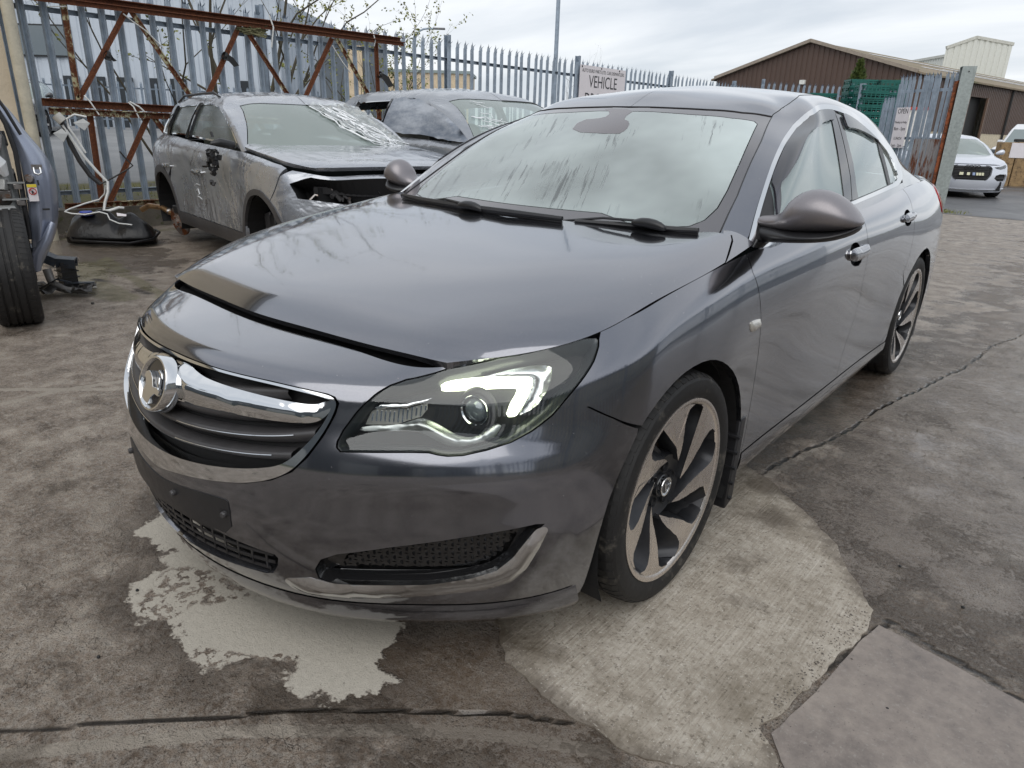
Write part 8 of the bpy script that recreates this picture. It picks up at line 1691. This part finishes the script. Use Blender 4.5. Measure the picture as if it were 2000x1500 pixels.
# copper coloured exhaust pipe and bits on the ground
def bits():
    cu=vary('scorched pipe',(.42,.27,.15),.35,.9,amt=.3,dirt=((.20,.13,.09),.5))
    root=empty('exhaust_pipe',(-6.35,1.75,.30),0,'bent copper coloured exhaust pipe between the fuel tank and the silver grey car','exhaust'); mb=MB(); mb.tube([(-.30,.08,-.02),(-.2,.12,.03),(0,.18,.02),(.22,.22,-.05),(.36,.24,-.10)],.030,12); mb.build('pipe',cu,root,auto=50)
    mb=MB(); mb.lathe([(.034,-.02),(.038,0),(.034,.02)],n=12,M=Matrix.Translation((.1,.20,-.01))@Matrix.Rotation(R_(50),4,'Z')); mb.build('pipe_clamp',STEEL,root,auto=40)
    # black crash beam and torn undertray at the wreck
    r0=Vector((math.cos(R_(62)),math.sin(R_(62)),0)); out=Vector((r0.y,-r0.x,0)); O=Vector((-4.30,.10,0))
    def P(a,z,o=0): return r0*a+out*o+Vector((0,0,z))
    DB=vary('blue black steel',(.06,.07,.085),.35,.4,dirt=((.12,.11,.10),.6))
    root=empty('crash_beam',O,0,'black car front beam and torn undertray lying by the left wreck','car part')
    mb=MB(); pts=[P(-.22,.42,.05),P(-.10,.38,.03),P(.0,.31,.02),P(.08,.265,.02),P(.20,.25,.02)]
    for a,b in zip(pts[:-1],pts[1:]): mb.bar(a,b,.13,.012); mb.bar(a+out*.06-Vector((0,0,.03)),b+out*.06-Vector((0,0,.03)),.012,.06); mb.bar(a-out*.06-Vector((0,0,.03)),b-out*.06-Vector((0,0,.03)),.012,.06)
    mb.build('beam',DB,root)
    mb=MB(); mb.prism([(-.05,-.05),(.05,-.05),(.05,.05),(-.05,.05)],.06,.24,'z',M=Matrix.Translation(P(.13,0,.03))); b=mb.build('crush_box',BLK,root)
    for k in range(4): mb=MB(); mb.box(P(.13,.08+.045*k,.03),(.125,.125,.008)); mb.build('crush_rib',BLK,b)
    mb=MB(); mb.tube([P(.02,.20,.10),P(.04,.10,.12),P(.12,.05,.14),P(.26,.02,.14)],[.03,.03,.026,.01],8); mb.build('bracket',vary('grey bracket',(.20,.19,.18),.5,.3),root,auto=50)
    r=random.Random(5); V=[];n=26;m=8
    for i in range(n+1):
        for j in range(m+1):
            a=-.62+.92*i/n; o=-.05+.26*j/m+.04*math.sin(i*1.1); z=.045+.025*math.sin(i*1.7+j)*math.cos(j*1.9)+r.uniform(0,.022)
            V.append(P(a,max(.012,z),o))
    mesh_obj('torn_undertray',V,[(i*(m+1)+j,(i+1)*(m+1)+j,(i+1)*(m+1)+j+1,i*(m+1)+j+1) for i in range(n) for j in range(m)],vary('torn tray plastic',(.055,.052,.050),.5,bump=.4,bs=40,dirt=((.22,.21,.19),.56)),root)
    for k in range(12):
        mb=MB(); a=r.uniform(-.5,.2); o=r.uniform(-.1,.2); mb.bar(P(a,r.uniform(.03,.16),o),P(a+r.uniform(-.2,.2),r.uniform(.02,.14),o+r.uniform(-.1,.1)),r.uniform(.01,.05),.008); mb.build('broken_strip',r.choice([BLK,DB,BLKs]),root)
    for k,(x,y,s,lab) in enumerate(((-3.75,.18,.018,'small dark stone on the concrete near the wreck tyre'),(-3.9,.93,.022,'dark crumpled scrap lying on the slab beyond the mossy joint'),(-4.25,.38,.03,'pale stone on the moss by the torn undertray'))):
        mb=MB(); r2=random.Random(k); n=7
        rings=[((x,y,.0),(s*.8,0,0),(0,s*.7,0)),((x,y,s*.4),(s,0,0),(0,s*.8,0)),((x,y,s*.8),(s*.5,0,0),(0,s*.5,0))]; o=skinblob('stone',rings,vary('stone',(.06,.055,.05) if k<2 else (.40,.38,.35),.8),None,7,1); tag(o,lab,'stone')
    for k,(x,y) in enumerate(((-.22,-1.03),(-.02,-1.21),(1.53,-.05),(1.60,.52),(1.41,.62))):
        s=.007; o=skinblob('pebble',[((x,y,.0),(s*.8,0,0),(0,s*.7,0)),((x,y,s*.5),(s,0,0),(0,s*.8,0)),((x,y,s),(s*.4,0,0),(0,s*.4,0))],BLKs,None,6,1); tag(o,['small black pebble left of the dry patch under the bumper','small black pebble at the lower left of the dry patch','small dark pebble on the lower right slab','dark pebble on the wet gravelly concrete right of the slab','dark chip near the upper right edge of the brushed slab'][k],'pebble','pebbles on the concrete')
bits()
# ---------------- crates, posts ----------------
def crates():
    GR=vary('green crate plastic',(.010,.115,.095),.42,amt=.35,scale=3,bump=0)
    def crate():
        root=empty('crate'); W_,D_,H_=.60,.42,.145; t=.018
        for s,(c,d) in enumerate((((0,-D_/2,0),(W_,t)),((0,D_/2,0),(W_,t)),((-W_/2,0,0),(t,D_)),((W_/2,0,0),(t,D_)))):
            mb=MB(); mb.box((c[0],c[1],H_-.02),(d[0]+.01,d[1]+.01,.035)); mb.box((c[0],c[1],.015),(d[0],d[1],.03)); mb.box((c[0],c[1],H_*.55),(d[0],d[1]*.6,.02)); n=6 if s<2 else 4; L=W_ if s<2 else D_
            for k in range(n+1):
                f=-L/2+L*k/n; mb.box((c[0]+(f if s<2 else 0),c[1]+(0 if s<2 else f),H_/2),(.020,.020,H_))
            mb.build('side',GR,root)
        mb=MB(); mb.box((0,0,.006),(W_,D_,.010)); mb.build('base',GR,root); return root
    proto=crate(); used=False; r=random.Random(4)
    names=['left back','tall left','tall middle','tall right','short right']
    for si,(x,y,n,nm) in enumerate(((-4.45,17.2,15,'in the lower stack left of the tall green stacks'),(-3.62,17.30,17,'in the left tall green stack by the gate'),(-3.22,16.85,16,'in the middle tall green stack by the gate'),(-3.05,17.65,17,'in the right tall green stack by the gate'),(-2.78,16.35,7,'in the short green stack in front of the gate'))):
        for k in range(n):
            c=proto if not used else copy_tree(proto); used=True
            c.location=(x+r.uniform(-.012,.012),y+r.uniform(-.012,.012),.01+k*.148); c.rotation_euler=(0,0,R_(38)+r.uniform(-.03,.03)); lv='topmost' if k==n-1 else 'lower'
            tag(c,('topmost green plastic crate ' if k==n-1 else 'green plastic crate below the top ')+nm,'crate','green plastic crates '+nm)
crates()
def wood():
    WD=vary('weathered timber',(.30,.20,.10),.85,amt=.35,scale=6,bump=.5,bs=30,dirt=((.12,.08,.045),.5))
    t=empty('timber_block',(-1.22,24.7,0),R_(28),'weathered timber stack with a white notice at the right edge','timber')
    for k,(x,w) in enumerate(((0,.42),(.45,.42),(.9,.42),(1.35,.42))): mb=MB(); mb.box((x,0,.62),(w,.4,1.24+.03*(k%2))); bevel(mb.build('plank',WD,t),.01)
    mb=MB(); mb.box((.35,-.21,1.02),(.62,.012,.42)); mb.build('notice',SIGNW,t)
    mb=MB(); mb.box((.55,0,1.30),(.75,.2,.08)); bevel(mb.build('dark_bar',BLKs,t),.02)
wood()
